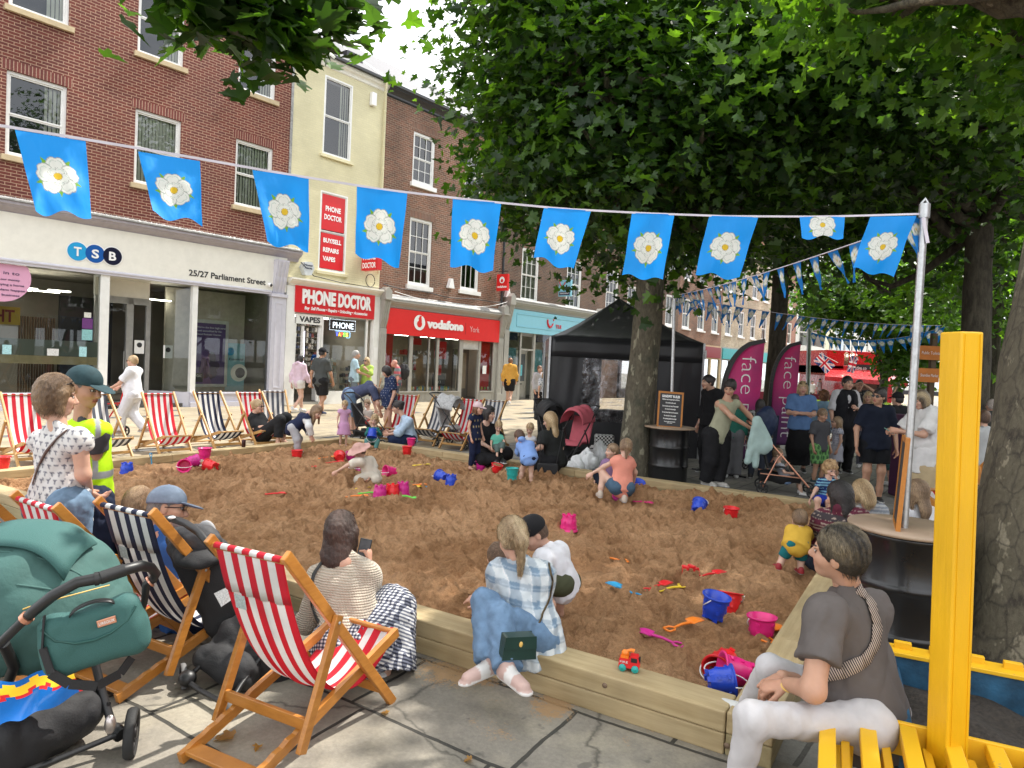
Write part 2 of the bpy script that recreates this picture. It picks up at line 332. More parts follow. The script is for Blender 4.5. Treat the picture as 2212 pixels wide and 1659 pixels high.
class Bld:
 def __init__(s, x0, x1, label, name='shop_building', cat='building', group=None):
  s.x0 = x0; s.x1 = x1; s.root = thing(name, label, cat, FM@T3(x0, 0, 0), group)
 def mb(s): return MB(T3(-s.x0, 0, 0))
 def part(s, mb, name, mat, parent=None, **k): return mb.build(name, mat, parent or s.root, **k)
 def box(s, name, mat, x0, x1, y0, y1, z0, z1, parent=None, bev=0): return s.mb().box(x0, x1, y0, y1, z0, z1).build(name, mat, parent or s.root, bev=bev)
 def text(s, t, x0, x1, z, cap, mat, y=-.1, parent=None, name='lettering', bold=.0, ext=.004, **k):
  o = plane_text(t, cap/.7, parent or s.root, T3(0, 0, 0), mat, name, ext, bold, **k)
  v = [c.co.x for c in o.data.vertices]; w_ = max(v)-min(v); f = (x1-x0)/w_ if x1 else 1.
  o.matrix_local = T3(x0-s.x0-min(v)*f, y, z)@Matrix.Rotation(math.pi/2, 4, 'X')@Matrix.Diagonal((f, 1, 1, 1)); return o
 def wall(s, mat, x0, x1, z0, z1, ops, y=0., rev=.16, name='wall', revmat=None):
  mb = s.mb(); xs = sorted({x0, x1}|{v for o in ops for v in o[:2] if x0 < v < x1}); zs = sorted({z0, z1}|{v for o in ops for v in o[2:4] if z0 < v < z1})
  for a, b in zip(xs, xs[1:]):
   for c, d in zip(zs, zs[1:]):
    if any(o[0] <= (a+b)/2 <= o[1] and o[2] <= (c+d)/2 <= o[3] for o in ops): continue
    mb.add([(a, y, c), (b, y, c), (b, y, d), (a, y, d)], [(0, 1, 2, 3)])
  for a, b, c, d in ops:
   c = max(c, z0); d = min(d, z1); r = y+rev
   mb.add([(a, y, c), (a, y, d), (a, r, d), (a, r, c)], [(0, 1, 2, 3)], 1); mb.add([(b, y, c), (b, y, d), (b, r, d), (b, r, c)], [(3, 2, 1, 0)], 1)
   mb.add([(a, y, d), (b, y, d), (b, r, d), (a, r, d)], [(0, 1, 2, 3)], 1); mb.add([(a, y, c), (b, y, c), (b, r, c), (a, r, c)], [(3, 2, 1, 0)], 1)
  return s.part(mb, name, [mat, revmat or mat])
 def window(s, x0, x1, z0, z1, y=.09, cols=1, rows=(1, 1), fw=.07, sill=None, head=None, blind=None, mat=None, sillm=None, open_=0, glass=None, mun=.022, headh=.24):
  mat = mat or m_white; mb = s.mb(); zm = (z0+z1)/2
  mb.box(x0, x0+fw, y-.03, y+.07, z0, z1); mb.box(x1-fw, x1, y-.03, y+.07, z0, z1); mb.box(x0+fw, x1-fw, y-.03, y+.07, z1-fw, z1); mb.box(x0+fw, x1-fw, y-.03, y+.07, z0, z0+fw*1.1)
  for k, (a, b, r) in enumerate(((zm, z1-fw, rows[0]), (z0+fw*1.1, zm, rows[1]))):
   yy = y+(.0 if k == 0 else .02); xa, xb = x0+fw, x1-fw; q = .035
   mb.box(xa, xa+q, yy, yy+.035, a, b); mb.box(xb-q, xb, yy, yy+.035, a, b)
   mb.box(xa+q, xb-q, yy, yy+.035, a, a+q); mb.box(xa+q, xb-q, yy, yy+.035, b-q, b)
   for i in range(1, cols): xx = xa+(xb-xa)*i/cols; mb.box(xx-mun/2, xx+mun/2, yy+.004, yy+.03, a+q, b-q)
   for j in range(1, r): zz = a+(b-a)*j/r; mb.box(xa+q, xb-q, yy+.006, yy+.028, zz-mun/2, zz+mun/2)
  wn = s.part(mb, 'window', mat)
  g = s.mb(); g.add([(x0+fw, y+.04, z0+fw), (x1-fw, y+.04, z0+fw), (x1-fw, y+.04, z1-fw), (x0+fw, y+.04, z1-fw)], [(0, 1, 2, 3)]); s.part(g, 'glass', glass or m_glassd, wn)
  if sill: s.box('sill', sillm or m_stone, x0-.09, x1+.09, -.09, .12, z0-sill, z0-.002, wn, bev=.006)
  if head: s.box('lintel', head, x0-.1, x1+.1, -.004, .08, z1+.001, z1+headh, wn)
  if blind:
   m2 = s.mb(); n = int((x1-x0-2*fw)/.085)
   for i in range(n):
    f = (i+.5)/n
    if blind == 'right' and f < .68: continue
    xx = x0+fw+(x1-x0-2*fw)*f; a = random.uniform(.25, .6) if blind != 'shut' else random.uniform(.1, .45); dx, dy = .043*math.cos(a), .043*math.sin(a)
    m2.add([(xx-dx, y+.10-dy, z0+fw), (xx+dx, y+.10+dy, z0+fw), (xx+dx, y+.10+dy, z1-fw), (xx-dx, y+.10-dy, z1-fw)], [(0, 1, 2, 3)])
   s.part(m2, 'blinds', m_blind, wn)
  return wn
 def spikes(s, x0, x1, y, z, n, h=.09):
  mb = s.mb(); rg = random.Random(int(x0*10)+5)
  for i in range(n):
   x = rg.uniform(x0, x1); yy = y+rg.uniform(-.06, .06); dx, dy = rg.uniform(-.05, .05), rg.uniform(-.05, .05); hh = h*rg.uniform(.7, 1.1)
   mb.add([(x-.004, yy, z), (x+.004, yy, z), (x+dx, yy+dy, z+hh)], [(0, 1, 2)])
  return s.part(mb, 'pigeon_spikes', m_spike)
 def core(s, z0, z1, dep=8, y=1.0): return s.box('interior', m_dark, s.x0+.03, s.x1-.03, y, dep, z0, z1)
 def panel(s, mb, x0, x1, z0, z1, y, d=.02, w=.03):
  mb.box(x0, x1, y-d, y, z0, z0+w); mb.box(x0, x1, y-d, y, z1-w, z1); mb.box(x0, x0+w, y-d, y, z0+w, z1-w); mb.box(x1-w, x1, y-d, y, z0+w, z1-w)
 def bracket(s, x0, x1, z0, z1, mat, d=.26, parent=None):
  mb = s.mb(); pts = []
  for i in range(25):
   t = i/24; z = z1-(z1-z0)*t; yy = -.10-d*(.5+.5*math.cos(t*math.pi))*(1-.25*math.sin(t*math.pi*2))-.03*abs(math.sin(t*6.3)); pts.append((yy, z))
  xprism(mb, [(-.02, z1)]+pts+[(-.02, z0)], x0, x1)
  w = (x1-x0)/6
  for k in range(3): xprism(mb, [(a-.02, b) for a, b in pts[1:-1]]+[(-.05, pts[-2][1]), (-.05, pts[1][1])], x0+w*(.6+k*1.8), x0+w*(1.4+k*1.8))
  return s.part(mb, 'console_bracket', mat, parent)
def cornice(b, x0, x1, z0, z1, out, mat, name='cornice', y=-.06):
 mb = b.mb(); h = z1-z0; pr = [(.0, z0), (y, z0), (y-.03, z0+h*.12), (y-.03, z0+h*.25), (y-out*.35, z0+h*.42), (y-out*.75, z0+h*.6), (y-out*.8, z0+h*.7), (y-out, z0+h*.78), (y-out, z1), (0, z1+.02)]
 xprism(mb, pr[::-1], x0, x1); return b.part(mb, name, mat)
# ---------------------------------------------------------------- bank (leftmost building)
b = Bld(-20, -8.0, 'leftmost red brick building with white sash windows above the cream bank shopfront')
W = [(-18.2, -17.0), (-15.4, -14.16), (-12.58, -11.37), (-9.77, -8.55)]
ops = [(x0, x1, z, z+1.95) for x0, x1 in W for z in (5.94, 9.33)]+[(x0, x1, 12.7, 14.4) for x0, x1 in W]
b.wall(m_brickA, -20, -8.0, 4.6, 15.5, ops)
for i, (x0, x1) in enumerate(W):
 b.window(x0, x1, 5.94, 7.89, sill=.13, head=m_soldier, blind=(None, 'right', 'shut', 'some')[i], headh=.23)
 b.window(x0, x1, 9.33, 11.28, sill=.13, head=m_soldier, blind=('some', 'right', 'right', 'right')[i], headh=.23)
 b.window(x0, x1, 12.7, 14.4, sill=.13, head=m_soldier)
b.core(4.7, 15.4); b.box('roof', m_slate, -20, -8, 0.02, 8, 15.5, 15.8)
b.box('side_wall', m_brickA, -8.0, -7.99, 0.01, 8, 11.2, 15.5)
fa = b.box('fascia', m_cream, -20, -7.99, -.10, .3, 3.56, 4.62)
cornice(b, -20, -7.58, 4.56, 4.86, .26, m_lavd)
mb = b.mb(); xprism(mb, [(0.0, 4.99), (0.0, 4.87), (-.36, 4.865), (-.36, 4.90)][::-1], -20, -7.6); b.part(mb, 'lead_flashing', m_lead)
b.spikes(-17, -7.6, -.25, 4.90, 900)
mb = b.mb(); xprism(mb, [(-.1, 3.56), (-.14, 3.53), (-.14, 3.50), (-.11, 3.48), (-.11, 3.44), (.1, 3.44), (.1, 3.56)][::-1], -20, -8.5); b.part(mb, 'fascia_moulding', m_lav)
mats3 = [plainm('sky_blue_roundel', (.02, .33, .66), .35, var=0), plainm('mid_blue_roundel', (.008, .09, .36), .35, var=0), plainm('navy_roundel', (.006, .007, .03), .35, var=0)]
lg = b.mb()
for i, cx in enumerate((-13.885, -13.485, -13.08)): lg.disc((cx, 3.935), .25, 40, -.106-.002*i, 0, 'y')
lgo = b.part(lg, 'logo', m_letw, fa)
for i, (cx, ch) in enumerate(((-13.885, 'T'), (-13.485, 'S'), (-13.08, 'B'))):
 q = b.mb().disc((cx, 3.935), .225, 40, -.115-.002*i, 0, 'y').build('roundel', mats3[i], lgo)
 b.text(ch, cx-.085, cx+.085, 3.83, .21, m_letw, -.124, lgo, bold=.008, name='letter')
b.text('25/27 Parliament Street', -11.09, -8.72, 3.70, .165, m_letk, -.105, fa, bold=.004)
# pilaster, pillars, stall risers
mb = b.mb(); mb.box(-8.5, -8.0, -.14, .1, 0.35, 3.46); mb.box(-8.54, -7.97, -.18, .1, 0, .35); mb.box(-8.54, -7.97, -.19, .1, 3.38, 3.48); b.panel(mb, -8.38, -8.12, .55, 3.2, -.14, .015); b.part(mb, 'pilaster', m_lav, bev=.004)
b.bracket(-8.46, -8.06, 3.48, 4.52, m_lav)
for x0, x1 in ((-13.31, -13.10), (-10.93, -10.78), (-20, -19.8), (-17.1, -17.0)): b.box('pillar', m_white, x0, x1, -.06, .1, .42, 3.44, bev=.005)
for x0, x1 in ((-20, -13.1), (-10.93, -8.5)):
 mb = b.mb(); mb.box(x0, x1, -.06, .1, .0, .42); mb.box(x0, x1, -.11, -.06, .36, .42); mb.box(x0, x1, -.12, -.06, .0, .14); b.part(mb, 'stall_riser', m_lav, bev=.005)
mb = b.mb(); mb.bar((-10.9, 0.0, .2), (-11.66, .95, .2), .1, .44); b.part(mb, 'stall_riser', m_lav)
for x0, x1 in ((-19.8, -17.1), (-17.0, -13.31), (-10.78, -8.5)):
 g = b.mb(); g.add([(x0, 0, .42), (x1, 0, .42), (x1, 0, 3.44), (x0, 0, 3.44)], [(0, 1, 2, 3)]); b.part(g, 'display_window', m_glass)
g = b.mb(); g.add([(-11.6, .9, .42), (-10.88, .02, .42), (-10.88, .02, 3.44), (-11.6, .9, 3.44)], [(0, 1, 2, 3)]); b.part(g, 'display_window', m_glass)
b.box('door_header', m_cream, -13.1, -11.7, .88, 1.0, 2.98, 3.5)
mb = b.mb()
for x0, x1 in ((-13.1, -13.02), (-12.30, -12.12), (-11.78, -11.66)): mb.box(x0, x1, .86, .95, 0, 2.98)
mb.box(-13.02, -11.78, .86, .95, 2.80, 2.98); mb.box(-13.02, -11.78, .88, .93, 0, .12); mb.box(-12.12, -11.78, .87, .94, .12, .42); dr = b.part(mb, 'door', plainm('aluminium_frame', (.42, .42, .42), .4, metal=.5))
g = b.mb(); g.add([(-13.02, .9, .12), (-11.78, .9, .12), (-11.78, .9, 2.8), (-13.02, .9, 2.8)], [(0, 1, 2, 3)]); b.part(g, 'glass', m_glassd, dr)
mb = b.mb(); mb.tube([(-12.36, .82, 1.0), (-12.36, .82, 1.5)], .015, 8); b.part(mb, 'handle', m_steel, dr)
b.box('recess_ceiling', m_cream, -13.1, -10.9, 0.1, .9, 3.44, 3.55)
# interior
b.box('interior_floor', m_floor, -19.9, -8.1, .1, 4.5, 0.01, .10)
b.box('interior_back_wall', m_room, -19.9, -8.1, 4.5, 4.6, 0.1, 3.5)
b.box('interior_ceiling', m_room, -19.9, -8.1, 1.0, 4.5, 3.5, 3.54)
b.box('partition_wall', plainm('warm_white_wall', (.5, .46, .38), .8), -11.0, -8.5, 1.4, 1.5, .1, 3.44)
b.box('partition_wall', m_dark, -13.2, -11.8, 3.1, 3.2, .1, 3.0)
b.box('screen', plainm('deep_blue_panel', (.01, .012, .12), .4), -12.9, -12.45, 1.6, 1.66, .2, 2.4)
for x0, x1, y in ((-15.2, -14.2, 1.6), (-15.0, -14.1, 2.4), (-14.0, -13.5, 1.4), (-14.1, -13.5, 2.2), (-11.6, -10.95, 1.2)): b.box('ceiling_strip_lamp', m_lampw, x0, x1, y, y+.12, 3.0, 3.03)
yl = b.box('interior_banner', plainm('yellow_banner', (.50, .34, .05), .7), -16.6, -14.6, 1.5, 1.53, 2.05, 2.5)
b.text('SIHT', -15.4, -14.72, 2.12, .30, plainm('maroon_letters', (.2, .02, .02), .6, var=0), 1.49, yl, bold=.01)
mb = b.mb()
for i in range(14): mb.box(-14.5+i*.06, -14.47+i*.06, 1.9, 1.96, .1, 2.3)
b.part(mb, 'slatted_screen', plainm('dark_oak', (.11, .06, .03), .6))
# window graphics
m_frost = NT('frosted_film'); tr = m_frost.n('BsdfTransparent', Color=(.6, .64, .6)); df = m_frost.n('BsdfDiffuse', Color=(.30, .34, .31)); m_frost = mix2(m_frost, tr, df, .62)
b.box('frosted_film', m_frost, -16.9, -13.33, .008, .010, 1.325, 1.71); b.box('window_stripe', plainm('beige_vinyl', (.52, .43, .26), .6), -16.9, -13.33, .010, .013, 1.12, 1.32)
pkp = [(-15.42+.60*math.cos(a*math.pi/24), -.012, min(3.43, 3.12+.57*math.sin(a*math.pi/24))) for a in range(48)]
pk = b.mb(); pk.add(pkp, [tuple(range(48))]); pko = b.part(pk, 'window_sticker', plainm('pink_vinyl', (.66, .34, .50), .5, var=0))
for t, x1, z in (('in to', -15.06, 3.19), ('our money', -15.05, 3.05), ('uying a home', -14.96, 2.93), ('r plans happen', -14.94, 2.81), ('r business', -15.05, 2.69)):
 n = len(t)*.042*(1.5 if t == 'in to' else 1); b.text(t, x1-n, x1, z, .075 if t == 'in to' else .05, m_navy, -.017, pko)
for x0, x1, z0, z1, c in ((-15.36, -15.18, 1.33, 1.55, (.35, .6, .65)), (-14.45, -14.2, 1.33, 1.5, (.6, .6, .6)), (-13.75, -13.58, 1.33, 1.58, (.35, .6, .65)), (-13.7, -13.46, 1.75, 2.02, (.22, .45, .47)), (-13.7, -13.46, 2.04, 2.3, (.12, .03, .16)), (-13.66, -13.5, 2.32, 2.45, (.6, .6, .55))):
 b.box('notice', plainm('notice_paper', c, .6, var=.25, vs=40), x0, x1, -.008, -.004, z0, z1)
for x0, z0 in ((-12.1, 1.45), (-11.4, 1.35)): n_ = b.box('notice', m_letw, x0, x0+.26, .80 if x0 < -11.5 else .6, .81 if x0 < -11.5 else .61, z0, z0+.37); b.mb().disc((x0+.13, z0+.24), .07, 20, .795 if x0 < -11.5 else .595, 0, 'y').build('symbol', m_letk, n_)
ps = b.box('poster', plainm('poster_frame', (.55, .56, .55), .4), -10.76, -9.62, .32, .38, .55, 2.52, bev=.01)
b.box('poster_print', mk('purple_print', (.10, .06, .20), .35, var=.25, vs=2), -10.66, -9.72, .312, .318, .64, 2.42, ps)
mb = b.mb(); rg = random.Random(3)
for i in range(7): mb.ell((-10.5+rg.random()*.6, .311, .95+rg.random()*.5), (.07+.1*rg.random(), .001, .1+.15*rg.random()), 14, 6)
b.part(mb, 'poster_figures', plainm('dusky_print', (.06, .04, .09), .5), ps)
for i, t in enumerate(("We're the first high street", 'bank accredited by the', 'Good Business Charter.')): b.text(t, -10.6, -10.6+.034*len(t), 2.27-.1*i, .05, plainm('pale_letters', (.5, .5, .6), .5, var=0), .309, ps, bold=.002)
b.box('badge', m_letk, -10.6, -10.38, .300, .306, .70, .96, ps); b.text('GBC', -10.57, -10.43, .84, .07, m_letw, .298, ps)
p2 = b.box('pull_up_banner', plainm('pale_blue_print', (.27, .52, .62), .5, var=.1), -9.6, -9.0, .45, .47, .42, 1.88)
b.mb().disc((-9.47, 1.62), .12, 24, .446, 0, 'y').build('roundel', mats3[0], p2); b.text('Essential', -9.5, -9.05, 1.36, .075, m_letk, .446, p2)
b.mb().disc((-9.18, .98), .27, 30, .444, 0, 'y').build('mug_rim', m_letw, p2); b.mb().disc((-9.14, .98), .16, 30, .441, 0, 'y').build('mug_drink', m_letk, p2)
cm = b.mb(); cm.ell((-8.62, -.17, 3.72), (.07, .07, .07), 14, 8); b.part(cm, 'security_camera', m_letw); cm = b.mb(); cm.ell((-8.60, -.21, 3.71), (.05, .05, .05), 14, 8); b.part(cm, 'security_camera_dome', m_letk)
# ---------------------------------------------------------------- phone repair shop (yellow)
b = Bld(-7.98, -4.18, 'narrow pale yellow painted brick building above the red and white phone repair shopfront')
b.wall(m_brickY, -7.98, -4.18, 3.9, 11.1, [(-6.79, -5.66, 8.22, 10.77), (-6.79, -5.69, 4.42, 7.04)], rev=.1)
b.window(-6.79, -5.66, 8.22, 10.77, y=.03, sill=.1, sillm=m_brickY, rows=(1, 1), fw=.055, blind='right')
b.box('pipe_joint_strip', m_lead, -8.01, -7.93, -.03, .02, 4.9, 11.2)
wn = b.window(-6.79, -5.69, 4.42, 7.04, y=.03, sill=.1, sillm=m_brickY, fw=.055)
for z0, z1 in ((5.79, 6.95), (4.52, 5.68)): b.box('vinyl', m_red, -6.70, -5.78, .022, .027, z0, z1, wn)
for t, z, x0, x1, c in (('PHONE', 6.42, -6.56, -5.95, .16), ('DOCTOR', 6.14, -6.60, -5.90, .16), ('BUY/SELL', 5.38, -6.60, -5.88, .14), ('REPAIRS', 5.07, -6.60, -5.97, .14), ('VAPES', 4.78, -6.60, -6.1, .14)):
 b.text(t, x0, x1, z, c, m_letw, .019, wn, bold=.008, ext=.001)
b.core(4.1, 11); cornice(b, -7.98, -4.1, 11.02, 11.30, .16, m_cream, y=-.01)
mb = b.mb(); xprism(mb, [(-.30, 11.30), (-.30, 11.38), (-.18, 11.38), (-.18, 11.30)][::-1], -7.98, -4.1); b.part(mb, 'gutter', m_blackp)
mb = b.mb(); mb.add([(-7.98, -.2, 11.36), (-4.18, -.2, 11.36), (-4.18, 4, 14.2), (-7.98, 4, 14.2)], [(0, 1, 2, 3)]); mb.add([(-4.18, -.2, 11.36), (-4.18, 4, 14.2), (-4.18, 4, 11)], [(0, 1, 2)]); b.part(mb, 'roof', m_slate)
b.box('roof_light', m_blackp, -5.3, -4.6, .9, 1.5, 12.0, 12.35)
mb = b.mb(); mb.tube([(-4.42, -.24, 11.3), (-4.42, -.2, 10.85), (-4.32, -.09, 10.65), (-4.32, -.09, 4.6)], .045, 10); [mb.tube([(-4.32, -.09, z), (-4.32, -.09, z+.06)], .058, 10) for z in (10.3, 8.3, 6.3)]; b.part(mb, 'drainpipe', m_brickY)
b.box('alarm_box', m_letw, -4.95, -4.75, -.16, 0, 10.35, 10.8, bev=.02)
mb = b.mb(); mb.prism([(-7.5, 4.42), (-7.4, 4.6), (-7.15, 4.62), (-7.05, 4.45), (-7.15, 4.2), (-7.38, 4.18)], -.2, 0); a_ = b.part(mb, 'alarm_box', plainm('alarm_grey', (.55, .58, .6), .4), bev=.01)
b.text('Minster', -7.44, -7.12, 4.47, .07, m_navy, -.205, a_); b.text('Alarms', -7.42, -7.14, 4.38, .07, m_navy, -.205, a_)
cornice(b, -7.9, -3.98, 3.80, 4.05, .22, m_cream)
mb = b.mb()
for x0, x1 in ((-7.95, -7.62), (-4.42, -4.12)): mb.box(x0, x1, -.08, .1, .0, 3.8)
mb.box(-7.62, -4.42, -.02, .1, 2.95, 3.8); b.part(mb, 'shopfront_surround', m_white, bev=.006)
fa = b.box('fascia', m_red, -7.66, -4.44, -.12, -.03, 2.98, 3.83, bev=.004)
b.text('PHONE', -7.42, -6.13, 3.30, .42, m_letw, -.13, fa, bold=.028, ext=.02); b.text('DOCTOR', -6.02, -4.62, 3.30, .42, m_letw, -.13, fa, bold=.028, ext=.02)
b.text('Buy  Sell Phones \u2022 Repairs \u2022 Unlocking \u2022 Accessories', -7.32, -4.76, 3.09, .10, m_letw, -.125, fa, bold=.004, shear=.2)
bx = b.box('lightbox', m_white, -7.56, -6.56, -.06, 0, 2.62, 2.94); b.text('VAPES', -7.45, -6.66, 2.69, .17, m_letk, -.065, bx, bold=.008)
mb = b.mb()
for x0, x1, z0, z1 in ((-7.62, -7.54, 0, 2.62), (-6.58, -6.50, .44, 2.95), (-7.3, -7.24, .1, 2.55), (-6.66, -6.6, .1, 2.55), (-4.7, -4.64, .44, 2.95)): mb.box(x0, x1, -.04, .06, z0, z1)
b.part(mb, 'window_frame', m_white)
b.box('stall_riser', m_white, -6.58, -4.42, -.05, .1, 0, .44); b.box('door_step', m_grey, -7.54, -6.58, -.02, .3, 0, .08)
g = b.mb(); g.add([(-6.5, .01, .44), (-4.7, .01, .44), (-4.7, .01, 2.95), (-6.5, .01, 2.95)], [(0, 1, 2, 3)]); b.part(g, 'display_window', m_glass)
b.box('interior_floor', m_floor, -7.9, -4.2, .1, 3.5, .01, .08); b.box('interior_back_wall', m_room, -7.9, -4.2, 3.4, 3.5, .1, 3.0); b.box('interior_ceiling', m_letw, -7.9, -4.2, .1, 3.5, 2.96, 3.0)
b.box('interior_lamp', m_lampw, -7.0, -5.0, 1.2, 1.5, 2.92, 2.95)
def shelves(b, x0, x1, y, z0, z1, rows, cols, pal, rg, name='stock', dep=.12):
 mb = b.mb(); mats = [plainm('packaging', c, .45, var=.2, vs=30) for c in pal]+[m_grey]
 for j in range(rows):
  zz = z0+(z1-z0)*j/rows; mb.box(x0, x1, y, y+dep, zz-.012, zz, len(pal))
  for i in range(cols):
   xx = x0+(x1-x0)*(i+.12)/cols; w_ = (x1-x0)/cols*rg.uniform(.5, .8); h = (z1-z0)/rows*rg.uniform(.45, .85); mb.box(xx, xx+w_, y+.01, y+dep*rg.uniform(.5, .9), zz+.001, zz+h, rg.randrange(len(pal)))
 return b.part(mb, name, mats)
rg = random.Random(7); PAL = [(.6, .6, .6), (.06, .06, .07), (.03, .03, .03), (.25, .26, .28), (.5, .45, .42), (.1, .12, .2), (.3, .1, .1)]
shelves(b, -7.5, -6.62, 1.6, .3, 2.5, 9, 9, PAL, rg); shelves(b, -6.45, -4.75, 2.4, 1.2, 2.9, 8, 14, PAL, rg)
shelves(b, -6.4, -5.7, .2, .5, 1.5, 5, 5, [(.7, .7, .7), (.04, .04, .05), (.55, .55, .58), (.7, .35, .1)], rg, 'phone_display'); shelves(b, -5.6, -4.75, .15, .5, 1.35, 4, 7, PAL, rg)
b.box('counter', m_white, -6.42, -5.66, .33, .6, .1, 1.52)
mb = b.mb(); mb.tube([(-7.0, .3, .9), (-7.0, .3, 2.4)], .012, 6); b.part(mb, 'tube_lamp', plainm('white_neon', (.8, .75, 1), .5, var=0, emit=4))
ld = b.box('led_sign', m_black, -6.22, -5.10, .06, .12, 2.48, 2.90); LW = plainm('led_dots', (.85, .9, 1), .5, var=0, emit=2.2)
mb = b.mb()
for i in range(27):
 for z in (2.51, 2.87): mb.box(-6.2+i*.041, -6.185+i*.041, .052, .058, z-.008, z+.008)
for i in range(8):
 for x in (-6.20, -5.13): mb.box(x, x+.015, .052, .058, 2.53+i*.045, 2.546+i*.045)
b.part(mb, 'led_dots', LW, ld); b.text('PHONE', -6.06, -5.2, 2.58, .2, LW, .05, ld)
for i, (ch, c) in enumerate(zip('VAPES', ((.1, .15, 1), (1, .5, .05), (1, .1, .05), (.2, .9, .1), (.9, .8, .1)))): b.text(ch, -5.93+i*.105, -5.84+i*.105, 2.31, .13, plainm('neon', c, .5, var=0, emit=2.5), .05, ld, name='neon_letter', bold=.004)
mb = b.mb(); mb.tube([(-5.95, .05, 2.48), (-5.36, .05, 2.48), (-5.34, .05, 2.44), (-5.34, .05, 2.30), (-5.38, .05, 2.27), (-5.5, .05, 2.27)], .009, 6); b.part(mb, 'neon_outline', plainm('blue_neon', (.3, .6, 1), .5, var=0, emit=2), ld)
b.box('notice', m_letw, -4.36, -4.2, -.09, -.083, 1.55, 2.0)
# projecting sign and cables
def hang_sign(b, s_, y0, y1, z0, z1, mat, lab, bracket=True, th=.12):
 o = b.mb(); o.box(s_-th/2, s_+th/2, y0, y1, z0, z1); o = b.part(o, 'hanging_sign', mat, bev=.005); o['label'] = lab
 if bracket:
  mb = b.mb(); mb.tube([(s_, 0, z1+.12), (s_, y0-.02, z1+.12)], .014, 6)
  mb.tube([(s_, -.02, z1+.32)]+[(s_, -.02-.5*t-.06*math.sin(t*9), z1+.14+.18*(1-t)) for t in (.2, .4, .6, .8, 1)], .009, 6)
  for yy in (y0+.06, y1-.06): mb.tube([(s_, yy, z1+.12), (s_, yy, z1)], .008, 6)
  b.part(mb, 'sign_bracket', m_blackp)
 return o
def side_text(b, t, s_, ya, yb, z, cap, mat, parent, bold=.004):
 """text on the face that looks toward -x (left), reading from the wall outward"""
 o = plane_text(t, cap/.7, parent, T3(0, 0, 0), mat, 'lettering', .002, bold); v = [c.co.x for c in o.data.vertices]; f = (yb-ya)/(max(v)-min(v))
 o.matrix_local = T3(s_-b.x0, -ya, z)@Matrix.Rotation(-math.pi/2, 4, 'Z')@Matrix.Rotation(math.pi/2, 4, 'X')@Matrix.Diagonal((f, 1, 1, 1))@T3(-min(v), 0, 0); return o
sg = hang_sign(b, -5.0, -.95, -.12, 4.62, 5.22, m_red, 'red and white projecting sign with two words', False, .2)
side_text(b, 'PHONE', -5.103, .2, .86, 4.98, .17, m_letw, sg, .008); side_text(b, 'DOCTOR', -5.103, .18, .88, 4.70, .18, m_letw, sg, .008)
mb = b.mb(); mb.tube([(-7.6, -.25, 4.55), (-7.0, -.1, 4.2), (-6.0, -.2, 4.1), (-4.7, -.25, 4.08), (-4.1, -.25, 4.1)], .015, 6); mb.tube([(-4.75+.2*math.cos(a), -.2, 4.32+.22*math.sin(a)) for a in np.linspace(0, 6.2, 18)], .014, 6); b.part(mb, 'cable', m_black)
# ---------------------------------------------------------------- red fronted phone network shop
b = Bld(-4.18, 2.60, 'old brown brick building above the bright red phone network shopfront')
ops = [(-2.83, -1.66, 4.42, 6.94), (.02, 1.12, 4.55, 6.94), (-2.83, -1.7, 8.22, 10.1), (.02, 1.12, 8.22, 10.1)]
b.wall(m_brickV, -4.18, 2.60, 3.6, 10.95, ops)
for i, (x0, x1, z0, z1) in enumerate(ops): b.window(x0, x1, z0, z1, y=.07, cols=3, rows=(2, 2) if i != 1 else (2, 1), sill=.16, sillm=m_white, fw=.09, head=m_soldier2, headh=.3)
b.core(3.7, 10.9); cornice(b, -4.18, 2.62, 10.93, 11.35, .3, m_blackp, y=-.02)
mb = b.mb(); mb.add([(-4.18, -.3, 11.37), (2.6, -.3, 11.37), (2.6, 4, 14.2), (-4.18, 4, 14.2)], [(0, 1, 2, 3)]); b.part(mb, 'roof', m_slate)
cornice(b, -3.8, 2.45, 3.46, 3.76, .2, m_grey); mb = b.mb(); xprism(mb, [(0, 3.98), (0, 3.77), (-.27, 3.765), (-.27, 3.80)][::-1], -3.85, 2.5); b.part(mb, 'lead_flashing', m_lead); b.spikes(-3.6, 2.4, -.15, 3.82, 350, .08)
fa = b.box('fascia', m_redv, -3.86, 2.46, -.14, .1, 2.52, 3.46)
b.text('vodafone', -1.88, .14, 2.88, .32, m_letw, -.16, fa, bold=.022, ext=.02); b.text('York', .56, 1.14, 2.86, .24, plainm('pink_lettering', (.8, .45, .45), .4, var=0), -.15, fa, bold=-.002)
b.box('divider', plainm('dark_red', (.35, .01, .01), .4), .29, .315, -.146, -.141, 2.74, 3.22, fa)
b.mb().disc((-2.28, 3.03), .29, 40, -.16, 0, 'y').build('logo', m_letw, fa)
mb = b.mb(); q = [(-2.28+.13*math.cos(a), -.164, 2.98+.13*math.sin(a)) for a in np.linspace(math.radians(110), math.radians(395), 22)]+[(-2.17, -.164, 3.10), (-2.2, -.164, 3.26), (-2.14, -.164, 3.3), (-2.27, -.164, 3.29), (-2.35, -.164, 3.18)]; mb.add(q, [tuple(range(len(q)))]); b.part(mb, 'logo_drop', m_redv, fa)
